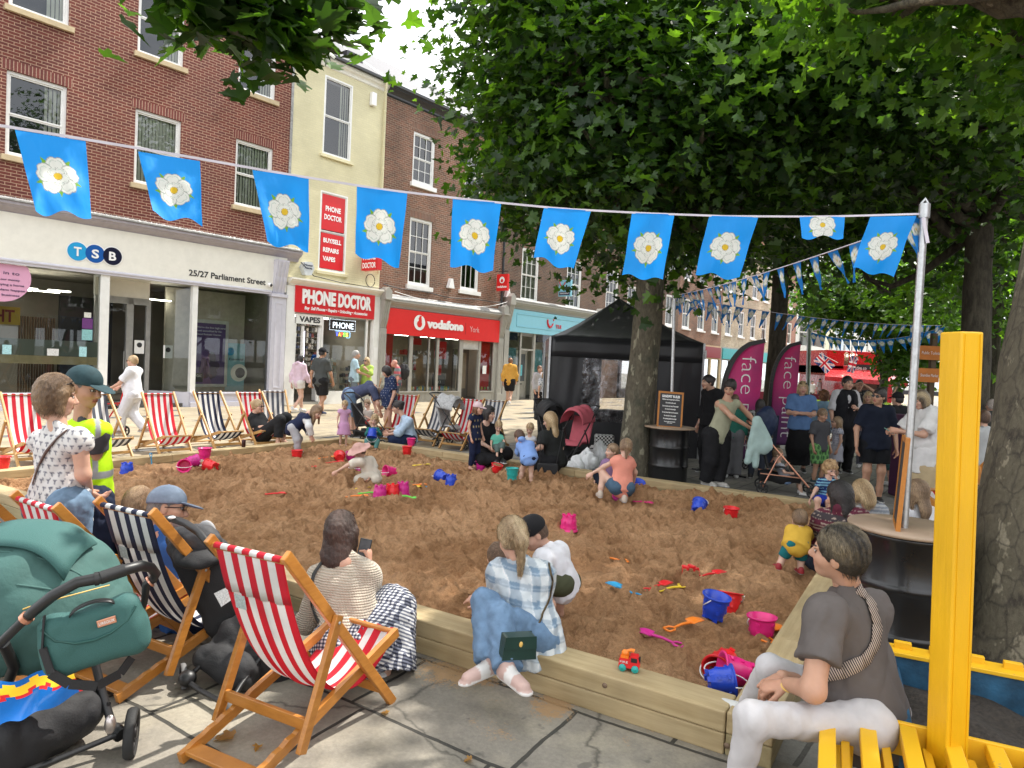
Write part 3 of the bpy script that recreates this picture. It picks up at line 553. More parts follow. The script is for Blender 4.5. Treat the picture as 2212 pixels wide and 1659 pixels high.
for x0, x1 in ((-4.16, -3.86), (2.46, 2.78)):
 mb = b.mb(); mb.box(x0, x1, -.14, .1, .3, 2.7); mb.box(x0-.02, x1+.02, -.18, .1, 0, .3); b.panel(mb, x0+.06, x1-.06, .5, 2.5, -.14, .012); b.part(mb, 'pilaster', m_grey, bev=.004)
 b.bracket(x0, x1, 2.7, 3.72, m_grey, .24); mb = b.mb(); mb.box(x0-.02, x1+.02, -.42, .05, 3.72, 3.78); mb.prism([(x0, 3.78), (x1, 3.78), (x1, 4.05), ((x0+x1)/2, 4.18), (x0, 4.05)], -.36, .0); b.part(mb, 'pilaster_cap', m_grey, bev=.004)
mb = b.mb()
for x0, x1 in ((-2.62, -2.46), (-1.18, -1.06), (.12, .32), (1.30, 1.42), (2.22, 2.46), (-3.86, -3.80), (-1.62, -1.58)): mb.box(x0, x1, -.05, .07, .0 if x0 > 0 else .42, 2.52)
mb.box(.32, 1.30, -.04, .06, 2.14, 2.18); b.part(mb, 'window_frame', m_grey, bev=.004)
b.box('transom_panel', plainm('pale_grey_panel', (.5, .5, .47), .5), .32, 1.30, .0, .05, 2.18, 2.52)
for x0, x1 in ((-3.86, .2), (1.42, 2.3)):
 mb = b.mb(); mb.box(x0, x1, -.08, .08, .0, .42); mb.box(x0, x1, -.12, -.08, .38, .43); k = int((x1-x0)/1.2)+1
 for i in range(k): b.panel(mb, x0+(x1-x0)*i/k+.08, x0+(x1-x0)*(i+1)/k-.08, .08, .34, -.08, .015)
 b.part(mb, 'stall_riser', m_grey)
g = b.mb(); g.add([(-3.8, .0, .42), (.12, .0, .42), (.12, .0, 2.52), (-3.8, .0, 2.52)], [(0, 1, 2, 3)]); g.add([(1.42, .0, .42), (2.24, .0, .42), (2.24, .0, 2.52), (1.42, .0, 2.52)], [(0, 1, 2, 3)]); b.part(g, 'display_window', m_glass)
b.box('interior_floor', m_floor, -4.1, 2.5, .1, 4.2, .01, .08); b.box('interior_back_wall', plainm('beige_wall', (.42, .36, .27), .8, var=.1), -4.1, 2.5, 3.4, 3.5, .1, 3); b.box('interior_ceiling', m_room, -4.1, 2.5, .1, 3.5, 2.6, 2.64)
for x0 in (-3.4, -2.0, -.6, .9): b.box('ceiling_lamp', m_lampw, x0, x0+.7, 1.4, 1.55, 2.56, 2.59)
for x0, x1, z0, z1, y in ((-3.84, -3.25, .43, 2.50, .2), (1.5, 2.2, .43, 2.5, .12), (-2.3, -1.7, 2.2, 2.45, .3), (-.95, -.3, 1.7, 2.4, .3), (-1.02, -.72, 1.05, 1.45, .12)): b.box('red_panel', m_redv, x0, x1, y, y+.03, z0, z1)
b.text('27', -.7, -.42, 1.95, .2, plainm('pink_print', (.8, .3, .3), .5, var=0), .29, None); b.text('28', -.7, -.42, 1.72, .2, plainm('pink_print', (.8, .3, .3), .5, var=0), .29, None)
bb_ = b.box('chalkboard', m_letk, -1.05, -.35, .25, .28, .62, 1.1); b.text('\u00a313', -.9, -.6, .72, .1, m_letw, .245, bb_)
b.box('notice', m_letw, 1.62, 1.86, -.01, -.006, 1.15, 1.5); shelves(b, -2.4, -1.3, .9, .9, 2.1, 4, 6, [(.5, .45, .4), (.5, .05, .05), (.2, .2, .2)], rg)
rg = random.Random(11); mb = b.mb()
for i in range(26):
 x = -2.45+i*.1 if i < 22 else 1.5+(i-22)*.2; mb.ell((x, .06, .5+rg.uniform(0, .05)), (.055, .02, .06+rg.uniform(0, .06)), 8, 6, mi=rg.randrange(5))
b.part(mb, 'window_decorations', [plainm('sticker_'+n_, c, .5, var=0) for n_, c in (('blue', (.1, .4, .7)), ('yellow', (.8, .65, .1)), ('red', (.6, .06, .08)), ('green', (.3, .5, .1)), ('white', (.8, .8, .75)))])
mb = b.mb(); mb.box(.34, 1.28, .5, .56, .1, 2.14); dr = b.part(mb, 'door', plainm('dark_door_frame', (.10, .09, .08), .5)); g = b.mb(); g.box(.5, 1.12, .49, .495, .5, 2.0); b.part(g, 'glass', plainm('door_glass', (.25, .22, .17), .1, var=.1), dr); g = b.mb().tube([(1.2, .45, .9), (1.2, .45, 1.4)], .015, 8).build('handle', m_steel, dr, M=T3(4.18, 0, 0))
sg = hang_sign(b, 2.2, -.72, -.12, 4.72, 5.42, m_redv, 'small red hanging sign with a white round logo')
side_text(b, 'vodafone', 2.138, .16, .68, 4.84, .10, m_letw, sg); mb = MB(Matrix.Rotation(math.pi/2, 4, 'Z')); mb.disc((-.42, 5.17), .14, 24, -(2.134+4.18), 0, 'y'); mb.build('logo', m_letw, sg); mb = MB(Matrix.Rotation(math.pi/2, 4, 'Z')); mb.disc((-.42, 5.14), .07, 20, -(2.131+4.18), 0, 'y'); mb.build('logo_drop', m_redv, sg)
for x in (-.62, 2.95): mb = b.mb(); mb.prism([(x-.16, 4.52), (x+.16, 4.52), (x+.05, 4.9), (x-.05, 4.9)], -.16, 0); b.part(mb, 'alarm_box', m_letw, bev=.015)
mb = b.mb(); mb.tube([(2.56, -.09, 10.9), (2.56, -.09, 3.9)], .055, 10); b.part(mb, 'drainpipe', m_blackp)
mb = b.mb(); mb.tube([(-4.1+6.6*t, -.12-.02*math.sin(t*9), 4.28-.35*t*(1-t)*1.2-.08*math.sin(t*15)*.4) for t in np.linspace(0, 1, 22)], .018, 6); b.part(mb, 'cable', m_black); mb = b.mb(); mb.tube([(-3.7+6.4*t, -.3, 4.05-.9*t*(1-t)+.25*t**5) for t in np.linspace(0, 1, 22)], .011, 6); b.part(mb, 'cable', m_letw)
# ---------------------------------------------------------------- travel shop (pale blue)
b = Bld(2.62, 12.9, 'rough weathered brown brick building above the pale blue travel agency shopfront')
TW = [(3.97, 5.25), (7.55, 8.85), (11.25, 12.5)]
ops = [(x0, x1, z0, z1) for x0, x1 in TW for z0, z1 in ((4.5, 6.88), (8.3, 10.2))]
b.wall(m_brickT, 2.62, 12.9, 4.2, 11.2, ops)
for i, (x0, x1, z0, z1) in enumerate(ops): b.window(x0, x1, z0, z1, y=.06, cols=3, rows=(2, 2), sill=.08, sillm=m_white, fw=.1, head=m_soldier2, headh=.32, blind='shut' if i == 0 else None)
b.core(4.3, 11.1); cornice(b, 2.62, 12.9, 11.15, 11.5, .3, m_lead, y=-.02)
mb = b.mb(); mb.add([(2.62, -.3, 11.5), (12.9, -.3, 11.5), (12.9, 4, 14.4), (2.62, 4, 14.4)], [(0, 1, 2, 3)]); b.part(mb, 'roof', m_slate)
cornice(b, 2.9, 10.6, 4.06, 4.42, .26, m_grey); mb = b.mb(); xprism(mb, [(0, 4.58), (0, 4.43), (-.34, 4.425), (-.34, 4.46)][::-1], 2.9, 10.6); b.part(mb, 'lead_flashing', m_lead)
fa = b.box('fascia', m_tui, 3.15, 10.3, -.14, .1, 3.06, 4.06); mb = b.mb(); b.panel(mb, 3.6, 9.7, 3.3, 3.9, -.142, .02, .04); b.part(mb, 'fascia_panel', m_tui, fa)
m_tr = plainm('red_lettering', (.55, .02, .04), .4, var=0)
b.text('TUI', 6.6, 7.05, 3.42, .17, m_tr, -.16, fa, bold=.008)
mb = b.mb(); pts = [(5.92, 3.78), (5.93, 3.62), (6.0, 3.5), (6.1, 3.44), (6.22, 3.46), (6.32, 3.54), (6.38, 3.64)]; mb.tube([(x, -.155, z) for x, z in pts], [.045, .05, .055, .06, .05, .04, .02], 8); mb.ell((6.42, -.155, 3.80), (.05, .02, .05), 12, 6); b.part(mb, 'logo', m_tr, fa)
for x0, x1 in ((2.84, 3.15), (10.3, 10.6)):
 mb = b.mb(); mb.box(x0, x1, -.14, .1, 0, 3.1); b.part(mb, 'pilaster', m_grey, bev=.005); b.bracket(x0, x1, 3.1, 4.2, m_grey, .28); mb = b.mb(); mb.prism([(x0-.02, 4.2), (x1+.02, 4.2), (x1, 4.55), ((x0+x1)/2, 4.7), (x0, 4.55)], -.42, 0); b.part(mb, 'pilaster_cap', m_grey)
mb = b.mb()
for x0, x1 in ((3.15, 3.25), (4.08, 4.18), (5.08, 5.22), (6.9, 7.0), (8.6, 8.7), (10.2, 10.3)): mb.box(x0, x1, -.04, .06, .0, 3.06)
mb.box(4.18, 5.08, -.03, .05, 2.26, 2.34); b.part(mb, 'window_frame', m_grey)
for x0, x1 in ((3.15, 4.08), (5.22, 10.2)):
 mb = b.mb(); mb.box(x0, x1, -.06, .08, 0, .78); mb.box(x0, x1, -.1, -.06, .74, .8); b.panel(mb, x0+.08, x1-.08, .15, .62, -.06, .015); b.part(mb, 'stall_riser', m_grey)
 g = b.mb(); g.add([(x0, .0, .78), (x1, .0, .78), (x1, .0, 3.06), (x0, .0, 3.06)], [(0, 1, 2, 3)]); b.part(g, 'display_window', m_glass)
 b.box('window_banner', m_navy, x0+.05, x1-.05, .1, .12, 2.7, 3.04)
b.text('TRAVEL', 6.3, 7.3, 2.78, .16, m_letw, .09, None)
mb = b.mb(); mb.box(4.18, 5.08, .3, .36, .05, 2.26); b.panel(mb, 4.28, 4.98, .12, .62, .3, .02); dr = b.part(mb, 'door', m_grey); g = b.mb(); g.box(4.34, 4.92, .292, .297, .85, 2.1); b.part(g, 'glass', plainm('grey_door_glass', (.10, .11, .12), .08, var=.1), dr); g = b.mb(); g.box(4.5, 4.76, .285, .29, .7, .74); b.part(g, 'letterbox', m_letk, dr)
g = b.mb(); g.box(4.42, 4.72, .284, .29, 1.1, 1.6); b.part(g, 'notice', plainm('cyan_notice', (.15, .55, .65), .5, var=.2, vs=20), dr)
for x0, x1, z0, z1, c in ((3.3, 3.95, .85, 2.35, (.12, .30, .36)), (5.35, 5.95, 1.3, 2.35, (.2, .5, .62)), (3.75, 3.95, 1.3, 1.9, (.5, .5, .3)), (6.1, 6.7, 1.1, 1.7, (.6, .68, .7))): b.box('poster', mk('poster_print', c, .5, var=.35, vs=9), x0, x1, .08, .1, z0, z1)
b.box('interior_floor', m_floor, 2.9, 10.5, .1, 3.5, .01, .05); b.box('interior_back_wall', m_room, 2.9, 10.5, 2.4, 2.5, .05, 3.06)
b.box('ground_wall', m_brickT, 10.6, 12.9, 0, .2, 0, 4.2)
sg = hang_sign(b, 6.75, -.85, -.15, 4.95, 5.72, m_tui, 'pale blue hanging sign with a red smile logo')
mb = b.mb(); mb.box(6.68, 6.685, -.8, -.2, 5.0, 5.16); b.part(mb, 'strip', m_navy, sg); side_text(b, 'TRAVEL MONEY', 6.672, .24, .76, 5.05, .07, m_letw, sg, .001)
mb = b.mb(); mb.tube([(6.683, -.36+(-(x-6.15))*.7, z+1.98) for x, z in pts], .028, 8); mb.ell((6.683, -.62, 5.62), (.01, .035, .035), 10, 6); b.part(mb, 'logo', m_tr, sg)
# ---------------------------------------------------------------- far row of buildings
def far_bld(x0, x1, h, mat, label, wins, shop, fascia, wm=m_white, bay=False, txt=None, eave=m_white, fz=3.4):
 b = Bld(x0, x1, label, 'building'); w_ = (x1-x0)/wins; ops = []
 z = fz+1.0
 while z+1.9 < h:
  for i in range(wins): c = x0+w_*(i+.5); ops.append((c-.55, c+.55, z, z+1.9))
  z += 3.1
 b.wall(mat, x0, x1, fz, h, ops, rev=.12)
 for o in ops: b.window(*o, y=.06, cols=2, rows=(1, 1), fw=.1, sill=.1, sillm=wm, mat=wm)
 b.core(fz+.1, h-.1); b.box('roof', m_slate, x0, x1, -.05, 8, h+.001, h+.5); cornice(b, x0, x1, h-.3, h, .25, eave, y=-.02)
 fo = b.box('fascia', fascia, x0+.2, x1-.2, -.15, 0, fz-.75, fz); b.box('fascia_frame', shop, x0, x1, -.08, 0, fz-.85, fz+.1)
 mb = b.mb()
 n = max(2, int((x1-x0)/1.6))
 for i in range(n+1): xx = x0+(x1-x0-.2)*i/n; mb.box(xx, xx+.2, -.12, .05, 0, fz-.85)
 mb.box(x0, x1, -.1, .05, 0, .5); b.part(mb, 'shopfront', shop)
 g = b.mb(); g.add([(x0, -.02, .5), (x1, -.02, .5), (x1, -.02, fz-.85), (x0, -.02, fz-.85)], [(0, 1, 2, 3)]); b.part(g, 'display_window', m_glassd)
 b.box('side_wall', mat, x0-.01, x0, .02, 8, 3, h)
 if txt: b.text(txt, x0+.8, x1-.8, fz-.55, .35, m_letw, -.16, fo, bold=.01)
 if bay:
  mb = b.mb(); c = (x0+x1)/2; r = (x1-x0)*.36
  pl = [(c-r, 0), (c-r*.6, -.8), (c+r*.6, -.8), (c+r, 0)]
  def pz(z0, z1, q=0): mb.add([(x-(c-x)*q, y*(1+q), z0) for x, y in pl]+[(x-(c-x)*q, y*(1+q), z1) for x, y in pl], [(0, 1, 5, 4), (1, 2, 6, 5), (2, 3, 7, 6), (4, 5, 6, 7), (3, 2, 1, 0)])
  pz(3.6, 4.5); pz(6.5, 7.2); pz(7.2, 7.35, .12); pz(3.5, 3.6, .1)
  for k in range(3):
   (xa, ya), (xb, yb) = pl[k], pl[k+1]
   for t in (0, .33, .66, 1): mb.bar((xa+(xb-xa)*t, ya+(yb-ya)*t, 4.5), (xa+(xb-xa)*t, ya+(yb-ya)*t, 6.5), .14, .14)
   mb.bar((xa, ya, 5.7), (xb, yb, 5.7), .08, .1)
  bo = b.part(mb, 'bay_window', mat); g = b.mb(); g.add([(x, y*.96, 4.5) for x, y in pl]+[(x, y*.96, 6.5) for x, y in pl], [(0, 1, 5, 4), (1, 2, 6, 5), (2, 3, 7, 6)]); b.part(g, 'glass', m_glassd, bo)
 return b
m_shopdk = plainm('dark_shopfront', (.03, .03, .035), .4); m_stucco = plainm('white_stucco', (.66, .66, .62), .7, var=.06); m_creams = plainm('cream_stucco', (.68, .64, .48), .7, var=.06); m_blues = plainm('pale_blue_stucco', (.50, .58, .64), .7, var=.06)
m_mar = plainm('maroon_fascia', (.22, .02, .03), .4); m_org = plainm('orange_fascia', (.62, .20, .03), .4); m_teal = plainm('teal_fascia', (.02, .35, .38), .4)
far_bld(12.92, 20, 10.5, m_brickT, 'brown brick building just right of the near tree trunk, seen over the black tent', 3, m_shopdk, m_shopdk)
far_bld(20.02, 27, 11, m_brickV, 'brown brick building with a maroon shop fascia behind the black tent roof', 3, m_stone, m_mar, txt='bakery'[:0] or None)
far_bld(27.02, 37, 10.5, m_brickP, 'speckled buff brick building with large white sash windows and a teal fascia', 4, m_lead, m_teal)
far_bld(37.02, 44, 13.5, m_brickR, 'tall red brick building with pale windows behind the flags', 2, m_shopdk, m_shopdk, wm=m_cream)
far_bld(44.02, 52, 14, m_stucco, 'tall white stucco building with a wide bay window', 2, m_stucco, m_stucco, bay=True, wm=m_white)
far_bld(52.02, 57, 13, m_creams, 'cream stucco building with an orange shopfront', 2, m_org, m_org)
far_bld(57.02, 63, 12, m_blues, 'pale blue stucco building right of the cream one', 2, m_stucco, m_cream)
far_bld(63.02, 78, 10.5, m_stucco, 'long low white building at the far end of the row', 4, m_stucco, m_shopdk)
for r_ in [o for o in COL.objects if o.name.startswith('shop_building')]:
 x_ = {0: 12.0, 1: 3.8, 2: 6.78, 3: 10.28}[['leftmost', 'narrow', 'old', 'rough'].index(r_['label'].split()[0])]
 for a_ in (.03, x_-.09): MB().box(a_, a_+.05, .13, .98, .0, 3.9).box(a_, a_+.05, .98, 7.9, .0, 3.9).build('party_wall', m_room, r_)
_FM = FM
FM = mat4(F0+NF*40, -U, NF, (0, 0, 1))
for i_, (a_, c_, h_, mt_, lb_) in enumerate(((-60, -38, 11, m_brickP, 'buff brick building on the unseen side of the street, far end'), (-38, -20, 12, m_brickR, 'red brick building on the unseen side of the street, farther one'), (-20, 2, 11, m_brickT, 'brown brick building on the unseen side of the street'), (2, 24, 12, m_brickA, 'dark red brick building on the unseen side of the street, nearest'))):
 far_bld(a_+.02, c_-.02, h_, mt_, lb_, 6, m_shopdk, m_shopdk)
q_ = P(1960, 860, 88); FM = mat4((q_[0], q_[1], 0), (1, 0, 0), (0, 1, 0), (0, 0, 1)); far_bld(-8, 6, 8, m_stucco, 'white building closing the far end of the street', 5, m_shopdk, m_shopdk); far_bld(6.05, 24, 9, m_brickR, 'red brick building closing the far end, seen between the trunks', 6, m_stucco, m_mar)
FM = _FM
# ---------------------------------------------------------------- ground
PU = unit(G(1868, 1100, .2)-G(745, 947, .2)); PV = unit(G(1584, 1499, .2)-G(1868, 1100, .2))   # pit axes: x from far-left corner to the right, y toward the camera
PO = G(745, 947, 0.)*1; PO[2] = 0; PO[:2] = G(745, 947, .2)[:2]
_pv = np.array([PU[1], -PU[0], 0.]); PM = mat4(PO, PU, -_pv, (0, 0, 1)); PW, PD_ = 8.29, 5.69     # pit frame: x right, y away (pit spans y -PD_..0)
def pit(x, y, z=0.): v = PM@Vector((x, y, z)); return v
PMI = PM.inverted()
def to_pit(p): return PMI@Vector(tuple(p))
def flag_mat(name, c1, c2, c3, mortar, w, h, ang, ms=.012, dirt=.3, sand=None, rough=.75, off=.5, wet=0, dark=None):
 t = NT(name); v0 = t.map((1, 1, 1), t.n('TexCoord').outputs['Object'], (0, 0, ang)); nz = t.n('TexNoise', Scale=1.3, Detail=5, Vector=v0)
 wob = t.mix(1., v0, t.n('VectorMath', _operation='SCALE', i0=t.n('VectorMath', _operation='SUBTRACT', i0=nz.outputs[1], i1=(.5, .5, .5)), Scale=.10), 'ADD')
 def br(ww, hh, o, m_): q = t.n('TexBrick', Vector=wob, Color1=tuple(c1), Color2=tuple(c2), Mortar=tuple(mortar), Scale=1., _offset=o, _squash=.8, _squash_frequency=3); q.inputs['Mortar Size'].default_value = m_; q.inputs['Brick Width'].default_value = ww; q.inputs['Row Height'].default_value = hh; q.inputs['Mortar Smooth'].default_value = .35; return q
 b_ = br(w, h, off, ms); big = t.ramp(t.noise(.9, 7, v0, .65), [(.36, 1-dirt), (.6, 1.1)]); fine = t.ramp(t.noise(45, 6, v0, .7), [(.3, .82), (.7, 1.12)])
 c = t.mix(t.ramp(t.noise(2.2, 5, v0), [(.5, 0.), (.62, .7)]), b_, tuple(c3));
 c = t.mix(b_.outputs[1], c, tuple(mortar)); c = t.mix(1., t.mix(1., c, big, 'MULTIPLY'), fine, 'MULTIPLY')
 ck = t.n('TexVoronoi', Vector=t.mix(.25, v0, t.noise(2.5, 5, v0).outputs[1]), Scale=.9, _feature='DISTANCE_TO_EDGE'); c = t.mix(t.ramp(ck, [(.0, .75), (.010, 0.)]), c, tuple(mortar))
 if dark:
  st = t.ramp(t.noise(6.5, 3, v0, .5), [(.30, 1.), (.345, 0.)]); c = t.mix(t.math('MULTIPLY', st, .55), c, tuple(dark))
 if sand is not None:
  sp = t.noise(1.7, 8, v0, .72); gr = t.noise(90, 2, v0)
  f = None
  for (px, py, r, amt) in sand:
   d = t.n('VectorMath', _operation='DISTANCE', i0=t.n('TexCoord').outputs['Object'], i1=(px, py, 0)).outputs['Value']; q = t.n('MapRange', Value=d, i1=0., i2=r, i3=amt, i4=0.)
   f = q.outputs[0] if f is None else t.math('MAXIMUM', f, q.outputs[0]).outputs[0]
  m_ = t.math('ADD', t.math('ADD', f, t.math('MULTIPLY', sp, .9)), t.math('MULTIPLY', gr, .25)); k = t.ramp(m_, [(.93, 0.), (1.12, .85)])
  c = t.mix(k, c, (.36, .22, .105))
 t.bs(Base__Color=c, Roughness=t.n('MapRange', Value=t.noise(3, 4, v0), i3=rough-.18, i4=rough+.1)); t.b.inputs['Specular IOR Level'].default_value = .35
 hh = t.math('SUBTRACT', t.math('ADD', t.math('MULTIPLY', t.noise(14, 6, v0, .6), .5), t.math('MULTIPLY', t.noise(120, 3, v0), .15)), t.math('MULTIPLY', b_.outputs[1], .9)); t.bump(hh, .02, .55); return t.mat
ua = math.atan2(U[1], U[0]); pa = math.atan2(PU[1], PU[0])
mg = flag_mat('grey_street_paving', (.235, .225, .20), (.19, .185, .17), (.26, .24, .20), (.10, .095, .085), .62, .42, -ua, .014)
MB().add([(-140, -60, 0), (160, -60, 0), (160, 190, 0), (-140, 190, 0)], [(0, 1, 2, 3)]).build('ground', mg)['kind'] = 'structure'
# buff paving strip in front of the shops (0..10.4 m), with grey inlaid patches
t = flag_mat('buff_sandstone_paving', (.37, .31, .215), (.32, .27, .185), (.28, .25, .19), (.20, .17, .13), .62, .40, -ua, .010, .16)
q = MB(); sl_ = [F0+NF*a+U*s for a, s in ((0.0, -22), (0.0, 80), (10.3, 80), (10.3, -22))]; q.add([(p[0], p[1], .004) for p in sl_][::-1], [(0, 1, 2, 3)]); o = q.build('pavement', t); o['kind'] = 'structure'
rg = random.Random(5); q = MB(FM)
for row in range(7):
 for i in range(46):
  if rg.random() < .42: x = -20+i*1.24+(row % 2)*.6; y = -1.2-row*1.35; q.add([(x, y, .008), (x+.9, y, .008), (x+.9, y+.3, .008), (x, y+.3, .008)], [(0, 1, 2, 3)])
o = q.build('paving_inlay', flag_mat('dark_setts', (.16, .16, .155), (.12, .12, .125), (.2, .19, .18), (.08, .08, .075), .30, .10, -ua, .012, .2)); o['kind'] = 'structure'
# big worn flagstones on the camera side of the pit
sand_pts = [(*G(1060, 1590)[:2],   .75, .40), (*G(1000, 1440)[:2], .8, .5), (*G(1200, 1520)[:2], .9, .42), (*G(1400, 1590)[:2], .9, .38), (*G(930, 1370)[:2], .5, .5)]
t = flag_mat('worn_york_stone', (.265, .240, .195), (.215, .195, .165), (.32, .285, .22), (.05, .047, .04), .95, .62, -pa, .012, .35, sand=sand_pts, dark=(.06, .06, .055))
q = MB(PM); q.add([(-9, -16, .004), (12, -16, .004), (12, -PD_-.1, .004), (-9, -PD_-.1, .004)], [(0, 1, 2, 3)]); o = q.build('flagstones', t); o['kind'] = 'structure'
t = flag_mat('small_setts', (.13, .12, .11), (.10, .093, .088), (.15, .14, .12), (.045, .04, .035), .26, .155, -pa+math.pi/2*0, .016, .3)
q = MB(PM); q.add([(-.2, -PD_-1.75, .008), (2.9, -PD_-1.75, .008), (2.9, -PD_-.25, .008), (-.2, -PD_-.25, .008)], [(0, 1, 2, 3)]); o = q.build('sett_strip', t); o['kind'] = 'structure'
# ---------------------------------------------------------------- sandpit
rs = np.random.RandomState(4)
def vnoise(x, y, sc, seed):
 r = np.random.RandomState(seed); g = r.rand(64, 64); X = x/sc; Y = y/sc; i = np.floor(X).astype(int); j = np.floor(Y).astype(int); fx = X-i; fy = Y-j; fx = fx*fx*(3-2*fx); fy = fy*fy*(3-2*fy)
 return (g[i % 64, j % 64]*(1-fx)+g[(i+1) % 64, j % 64]*fx)*(1-fy)+(g[i % 64, (j+1) % 64]*(1-fx)+g[(i+1) % 64, (j+1) % 64]*fx)*fy
RES = .0155; nx, ny = int(PW/RES), int(PD_/RES); xs = np.linspace(0, PW, nx); ys = np.linspace(-PD_, 0, ny); X, Y = np.meshgrid(xs, ys)
Z = .105+.05*(vnoise(X+20, Y+20, 1.3, 1)-.5)+.075*(vnoise(X+9, Y+9, .42, 2)-.5)+.055*(vnoise(X+3, Y+30, .16, 3)-.5)+.042*(vnoise(X+30, Y+3, .07, 5)-.5)+.022*(vnoise(X+13, Y+31, .033, 6)-.5)
for k in range(2600):   # foot and hand prints: oval dents with a pushed-up rim
 cx, cy = rs.uniform(.1, PW-.1), rs.uniform(-PD_+.1, -.1); a = rs.uniform(0, math.pi); L_, W_ = rs.uniform(.06, .14), rs.uniform(.03, .06); dp = rs.uniform(.010, .040)
 i0, i1 = np.searchsorted(xs, [cx-.3, cx+.3]); j0, j1 = np.searchsorted(ys, [cy-.3, cy+.3]); x = X[j0:j1, i0:i1]-cx; y = Y[j0:j1, i0:i1]-cy
 u, v = (x*math.cos(a)+y*math.sin(a))/L_, (-x*math.sin(a)+y*math.cos(a))/W_; r = np.sqrt(u*u+v*v); Z[j0:j1, i0:i1] += -dp*np.exp(-r**4)+dp*.7*np.exp(-((r-1.45)/.3)**2)
def mound(px, py, h, r, sharp=1.):
 p = to_pit(G(px, py, .13)); d = np.hypot(X-p.x, Y-p.y); return h*np.clip(1-d/r, 0, 1)**sharp
Z += mound(725, 1035, .15, .42, 1.1)+mound(790, 945, .06, .9)+mound(600, 950, .05, 1.)-mound(1365, 1250, .11, .14, .6)-mound(1750, 1255, .06, .12)-mound(1540, 1440, .07, .2)-mound(1660, 1310, .04, .4)+mound(1100, 1020, .05, .8)
e = np.minimum(np.minimum(X, PW-X), np.minimum(-Y, Y+PD_)); Z = np.minimum(Z, .175+np.clip(e*2, 0, .1)); Z -= .02*np.exp(-e/.12)
def sand_z(p):
 q = to_pit(p); i = int(np.clip(q.x/PW*(nx-1), 0, nx-1)); j = int(np.clip((q.y+PD_)/PD_*(ny-1), 0, ny-1)); return float(Z[j, i])
V = np.stack([X.ravel(), Y.ravel(), Z.ravel()], 1); I = np.arange(nx*ny).reshape(ny, nx); F = np.stack([I[:-1, :-1], I[:-1, 1:], I[1:, 1:], I[1:, :-1]], -1).reshape(-1, 4)
t = NT('play_sand'); n1 = t.noise(1.1, 6, rough=.6); n2 = t.noise(40, 5, rough=.7); n3 = t.noise(330, 2)
c = t.mix(t.ramp(n1, [(.38, 0.), (.62, 1.)]), (.40, .215, .105), (.57, .335, .18)); c = t.mix(1., c, t.ramp(n2, [(.3, .75), (.7, 1.18)]), 'MULTIPLY'); c = t.mix(1., c, t.ramp(n3, [(.3, .75), (.7, 1.2)]), 'MULTIPLY')
t.bs(Base__Color=c, Roughness=.95); t.b.inputs['Specular IOR Level'].default_value = .15; t.bump(t.math('ADD', t.math('ADD', t.math('MULTIPLY', n2, 1.), t.math('MULTIPLY', t.noise(15, 5, rough=.65), 1.6)), t.math('MULTIPLY', n3, .35)), .035, .9)
o = np_mesh('sand', V, F, t.mat, M=PM); tag(o, kind='structure'); m_sand = t.mat
# sleepers: each timber its own part
wt = wood_mat('pale_pine_sleeper', (.46, .355, .20), (.34, .25, .125), .75, (1.3, 16, 16), bump=.35); wt2 = wood_mat('green_tinged_sleeper', (.33, .27, .145), (.25, .195, .095), .8, (1.3, 16, 16), bump=.35)
fr = thing('sandpit_frame', 'pale timber sleepers stacked two high round the big sandpit', 'sandpit', PM@T3(0, 0, 0))
def sleeper(a, b, z, w_=.2, h=.098, m=wt, nm='sleeper'):
 a = Vector((a[0], a[1], z+h/2)); b = Vector((b[0], b[1], z+h/2)); d = (b-a).normalized(); L_ = (b-a).length; M = Matrix.Translation(a)@Matrix.Rotation(math.atan2(d.y, d.x), 4, 'Z')
 o = MB().box(0, L_-.004, -w_/2, w_/2, -h/2, h/2).build(nm, m, fr, M, bev=.008); return o
for z, m, off in ((.0, wt2, .7), (.1, wt, 0.)):
 for side, (a, b) in enumerate((((-.2, .1), (PW+.2, .1)), ((-.2, -PD_-.1), (PW, -PD_-.1)), ((-.1, -PD_), (-.1, 0)), ((PW+.1, 0), (PW+.1, -PD_-.2)))):
  a = Vector(a); b = Vector(b); L_ = (b-a).length; s0 = 0; k = 0; cuts = [x for x in ((2.4+off)*i for i in range(1, 5)) if x < L_-.5]+[L_]
  pass
  for c_ in cuts:
   p = a+(b-a)*(s0/L_); q = a+(b-a)*(c_/L_); o = sleeper(p, q, z+random.uniform(0, .002), m=m if (k+side) % 3 else wt); s0 = c_; k += 1
bm_ = plainm('rusty_steel', (.22, .15, .10), .6, metal=.4)
for i in range(14): MB().lathe([(0, .004), (.012, .004), (.014, 0)], 10).build('bolt_head', bm_, fr, T3(.5+i*.6, -PD_-.2, .05 if i % 2 else .15)@Matrix.Rotation(math.pi/2, 4, 'X'))
